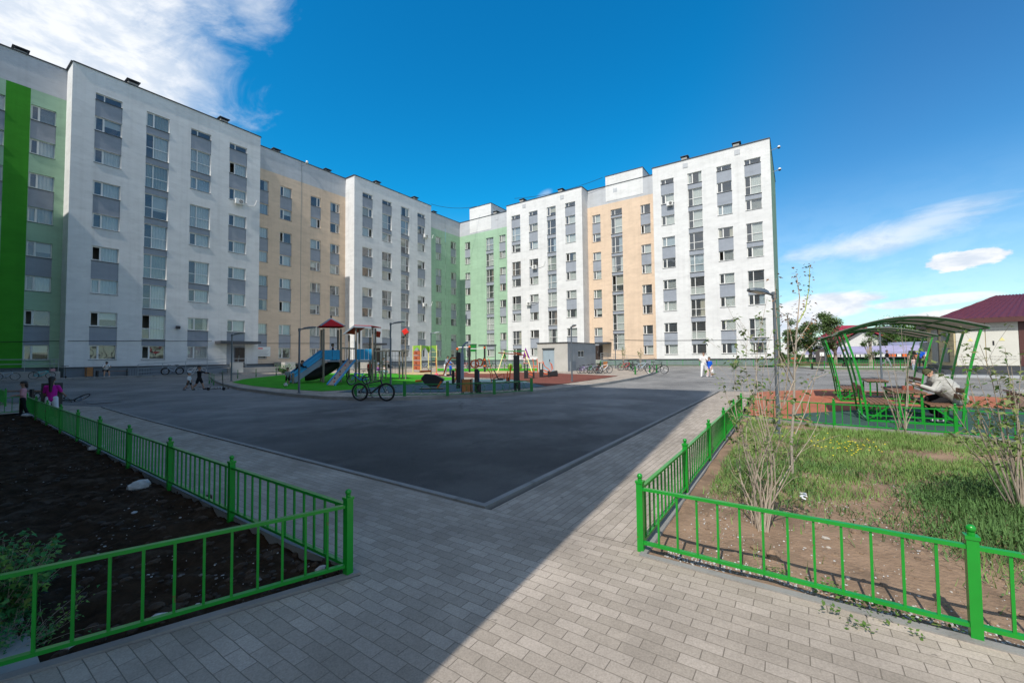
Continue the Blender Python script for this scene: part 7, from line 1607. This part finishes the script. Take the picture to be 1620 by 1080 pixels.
# ------------------------------------------------------------------ bicycles
def bike(P, ang, label, col, s=1., lean=0., fat=1., steer=0., group='bicycles parked round the yard', tyre=BLACK, rear_rack=False, lie=False, basket=None, fender=None, detail=True):
    rt = thing('bicycle', label, 'bicycle', P, (R(lean), 0, ang) if not lie else (R(86), 0, ang), group=group); r = .335*s; wb = .53*s; z = r
    rt.rotation_mode = 'XYZ'
    B = V((-wb, 0, z)); F = V((wb, 0, z)); bb = V((-.10*s, 0, .28*s)); seat = V((-.27*s, 0, .78*s)); hd0 = V((.36*s, 0, .62*s)); hd1 = V((.32*s, 0, .78*s))
    fm = MB(); tb = lambda *p, rad=.018: fm.tube([V(q) for q in p], rad*s*1.3, 8)
    tb(bb, seat*.92+bb*.08, rad=.016); tb(bb, hd0, rad=.024); tb(seat.lerp(bb, .28), hd1-V((0, 0, .03*s)), rad=.018); tb(hd0, hd1, rad=.024)
    for y in (-.055*s*fat**.5, .055*s*fat**.5): tb(bb, B+V((0, y, 0)), rad=.011); tb(seat.lerp(bb, .25), B+V((0, y, 0)), rad=.009)
    part('frame', fm, col, rt, smooth=True)
    st = Matrix.Rotation(R(steer), 4, 'Z'); piv = V((hd0.x, 0, 0)); tr = lambda p: piv+(st @ (V(p)-piv))
    fk = MB()
    for y in (-.06*s*fat**.5, .06*s*fat**.5): fk.tube([tr(hd0+V((0, y, 0))), tr(F+V((0, y, 0)))], .013*s, 8)
    part('fork', fk, col if detail else BLKP, rt, smooth=True)
    ax = st.to_3x3() @ V((0, 1, 0))
    for c, a_ in ((B, V((0, 1, 0))), (tr(F), ax)):
        tw = .024*s*fat; tm = MB(); tm.ring(c, a_, r-tw, tw, 36, 8); w_ = part('wheel', tm, tyre, rt, smooth=True)
        sm = MB(); sm.ring(c, a_, r-tw*2.1, .008*s, 30, 5); x = V(a_).orthogonal().normalized(); y = V(a_).cross(x); n = 16 if detail else 10
        for k in range(n): t = 6.2832*k/n; sm.tube([c+V(a_)*.02*(1 if k % 2 else -1), c+(x*math.cos(t)+y*math.sin(t))*(r-tw*2)], .0022*s, 3)
        sm.tube([c-V(a_)*.05*s, c+V(a_)*.05*s], .022*s, 8); part('spokes', sm, STEEL, w_); dm = MB(); dm.ring(c+V(a_)*.03*s, a_, .07*s, .006*s, 16, 4); part('brake_disc', dm, BLKP, w_)
    hm_ = MB(); top = hd1+V((-.01, 0, .10*s)); hm_.tube([tr(hd1), tr(top)], .014*s, 6); hm_.tube([tr(top+V((-.05*s, -.30*s, .02*s))), tr(top+V((.02*s, -.12*s, .0))), tr(top+V((.02*s, .12*s, 0))), tr(top+V((-.05*s, .30*s, .02*s)))], .012*s, 6)
    for y in (-.31, .31): hm_.tube([tr(top+V((-.03*s, y*s*.78, .02*s))), tr(top+V((-.06*s, y*s*1.02, .02*s)))], .018*s, 8)
    part('handlebar', hm_, BLKP, rt, smooth=True)
    sd_ = MB(); sd_.tube([seat*.92+bb*.08, seat+V((-.02*s, 0, .08*s))], .013*s, 6); c = seat+V((-.02*s, 0, .10*s)); sd_.ball(c+V((-.05*s, 0, 0)), .11*s, .075*s, .03*s, 10, 6); sd_.ball(c+V((.08*s, 0, 0)), .10*s, .03*s, .024*s, 10, 6); part('saddle', sd_, BLKP, rt, smooth=True)
    cm = MB(); cm.ring(bb+V((0, -.045*s, 0)), (0, 1, 0), .085*s, .008*s, 22, 4); cm.tube([bb+V((0, -.05*s, 0)), bb+V((.11*s, -.06*s, -.12*s))], .009*s, 5); cm.tube([bb+V((0, .05*s, 0)), bb+V((-.11*s, .06*s, .12*s))], .009*s, 5)
    cm.obox(bb+V((.11*s, -.10*s, -.12*s)), (.045*s, 0, 0), (0, .035*s, 0), (0, 0, .01*s)); cm.obox(bb+V((-.11*s, .10*s, .12*s)), (.045*s, 0, 0), (0, .035*s, 0), (0, 0, .01*s)); cm.tube([bb+V((0, -.045*s, .085*s)), B+V((0, -.045*s, .035*s))], .004*s, 4); cm.tube([bb+V((0, -.045*s, -.085*s)), B+V((0, -.045*s, -.035*s))], .004*s, 4); cm.ring(B+V((0, -.045*s, 0)), (0, 1, 0), .04*s, .012*s, 14, 4)
    part('crank', cm, BLKP, rt)
    if fender:
        gm = MB()
        for c in (B, F): gm.tube([c+V((math.cos(t*.35+.3)*(r+.02*s), 0, math.sin(t*.35+.3)*(r+.02*s))) for t in range(8)], .015*s, 5)
        part('mudguard', gm, fender, rt, smooth=True)
    if rear_rack: gm = MB(); gm.box(B.x-.18*s, B.x+.22*s, -.06*s, .06*s, r*2+.03*s, r*2+.05*s); gm.tube([B+V((0, .06*s, 0)), V((B.x, .06*s, r*2+.04*s))], .006, 4); gm.tube([B-V((0, .06*s, 0)), V((B.x, -.06*s, r*2+.04*s))], .006, 4); part('rack', gm, BLKP, rt)
    if basket: gm = MB(); gm.box(F.x-.02*s, F.x+.26*s, -.14*s, .14*s, .72*s, .92*s); part('basket', gm, basket, rt)
    return rt
def span(pa, pb, dz=0.): a, b = G(*pa, dz), G(*pb, dz); return (a+b)/2, math.atan2(b.y-a.y, b.x-a.x), (b-a).length
PB = lambda n, c: pm('bike paint '+n, c, .35, var=.04, coat=.4)
BLK_, BLU_, WHT_, SIL_, GRN_, PUR_, REDB, CYA_ = PB('black', (.015, .015, .018)), PB('blue', (.01, .16, .65)), PB('white', (.7, .7, .7)), PB('silver', (.35, .42, .5)), PB('green', (.05, .35, .08)), PB('violet', (.30, .16, .55)), PB('red', (.5, .03, .03)), PB('cyan', (.05, .45, .5))
c, a, L_ = span((570, 634), (612, 634.5)); bike(c, a, 'black mountain bicycle parked at the kerb in front of the blue grey rubber', BLK_, L_/1.06, 4, fat=1.5)
c, a, L_ = span((579.5, 607.5), (555.5, 609), .115); bike(c, a, 'bright blue bicycle behind the black one under the second play tower', BLU_, L_/1.06, -6, fat=1.5)
def wb_(pa, pb, off=.75):
    x0, x1 = PY(pa, 592, YL-off).x, PY(pb, 592, YL-off).x; return V(((x0+x1)/2, YL-off, gz(x0, YL)+.12)), (0 if x1 > x0 else math.pi), abs(x1-x0)
for pa, pb, cl, fat, lb, kw, off in ((-4, 24, SIL_, 1., 'black bicycle cut by the left picture edge at the green bay ramp', {}, 2.0), (53, 80, CYA_, 1., 'cyan and black bicycle in front of the green bay ramp', dict(rear_rack=True, basket=PNK), 2.0), (284, 261, SIL_, 2.2, 'silver grey fat tyre bicycle against the wall of the near white bay', {}, 2.2), (302, 321, WHT_, 1., 'white bicycle behind the pointing boy', dict(tyre=pm('pale tyre', (.5, .5, .5), .7)), 2.2)):
    c, a, L_ = wb_(pa, pb, off); bike(c, a, lb, cl, min(1.25, L_/1.06), 6 if a == 0 else -6, fat, **kw)
def scooter(P, ang, label, lie=False):
    rt = thing('kick_scooter', label, 'scooter', P, (R(80) if lie else 0, 0, ang), group='kick scooters'); mb = MB(); mb.box(-.35, .3, -.06, .06, .09, .115); part('deck', mb, BLKP, rt, bevel=.01)
    mb = MB(); mb.tube([(.38, 0, .1), (.30, 0, .95)], .018, 8); part('stem', mb, BLKP, rt, smooth=True); mb = MB(); mb.tube([(.30, -.22, .95), (.30, .22, .95)], .018, 8); part('handlebar', mb, BLKP, rt, smooth=True)
    for x in (-.42, .40): mb = MB(); mb.ring((x, 0, .09), (0, 1, 0), .07, .02, 18, 6); mb.tube([(x, -.03, .09), (x, .03, .09)], .05, 10); part('wheel', mb, BLACK, rt, smooth=True)
    return rt
P = G(342, 617.5, -.02); scooter(P+V((0, 0, 0)), math.atan2(_RT.y, _RT.x), 'black kick scooter standing beside the broken kerb at the island tip')
P = PY(98, 600, YL-1.4); P.z = gz(P.x, P.y)+.12; scooter(P, R(-70), 'black kick scooter leaning at the corner of the near white bay')
P = G(118, 634, -.02); bike(P+V((0, 0, .05)), math.atan2(-.3, 1.)-.4, 'black bicycle lying on its side on the asphalt by the left fence', BLK_, .8, lie=True, steer=35)
# rows of bicycles
rb = random.Random(9)
rows = [(921, 'violet child bicycle, leftmost of the row beside the shed', PUR_, .75, .6), (928, 'pale violet bicycle, second of the row beside the shed', PB('pale violet', (.5, .45, .6)), .8, .2), (935, 'green and white bicycle, third of the row beside the shed', GRN_, .85, .9), (941, 'grey bicycle, fourth of the row beside the shed', SIL_, .9, .3), (946, 'red framed bicycle, fifth of the row beside the shed', REDB, .9, 1.), (951, 'black bicycle, sixth of the row beside the shed', BLK_, .95, .5), (956, 'white bicycle, last of the row beside the shed', WHT_, 1., .4)]
for px, lb, cl, s, rr_ in rows: P = G(px, 590.5, .10); bike(P, rr_-.9, lb, cl, s, rb.uniform(-8, 8), steer=rb.uniform(-25, 25), detail=False)
for px, py, lb, cl, s, an in ((984, 585, 'green child bicycle, leftmost of the bunch by the beige bay', GRN_, .75, -.5), (991, 585.5, 'black and red bicycle in the bunch by the beige bay', REDB, .95, -.9), (997, 585, 'black bicycle with raised handlebar in the bunch by the beige bay', BLK_, 1., -.3), (1006, 586.5, 'dark grey bicycle with thick tyres, right part of the bunch', BLK_, .9, -1.0), (1015, 588, 'silver bicycle pointing right by the green bollard', SIL_, 1.05, -.85), (1039.5, 591, 'last black bicycle leaning at the kerb end of the row', BLK_, 1.05, -1.5)):
    P = G(px, py, .10); bike(P, an, lb, cl, s, rb.uniform(-6, 10), steer=rb.uniform(-30, 30), detail=False)
# rubble at the broken kerb
mb = MB(); P0 = G(350, 614, -.02)
for _ in range(160): q = P0+_RT*rb.gauss(.2, .9)+dep*rb.gauss(0, .35); rock(mb, (q.x, q.y, gz(q.x, q.y)-.01), rb.uniform(.015, .07), rb, rb.randrange(3))
o = part('kerb_rubble', mb, [STW, CONC, pm('brown dirt crumbs', (.10, .07, .05), .95)]); o['kind'] = 'stuff'; o['label'] = 'heap of broken kerb rubble at the island tip'; o['category'] = 'rubble'
P = G(20, 636); bench(P, math.atan2(_RT.y, _RT.x), 'low dark bench behind the left fence at the picture edge', 2.0)
# parked things near the far corner behind the playground
for px, lb, cl in ((672, 'small silver bicycle behind the climbing frame', SIL_), (735, 'red bicycle at the fence behind the pull up frame', REDB), (775, 'dark bicycle at the fence behind the exercise yard', BLK_)):
    P = G(px, 583.5, .1); bike(P, -.8, lb, cl, .95, 5, detail=False)
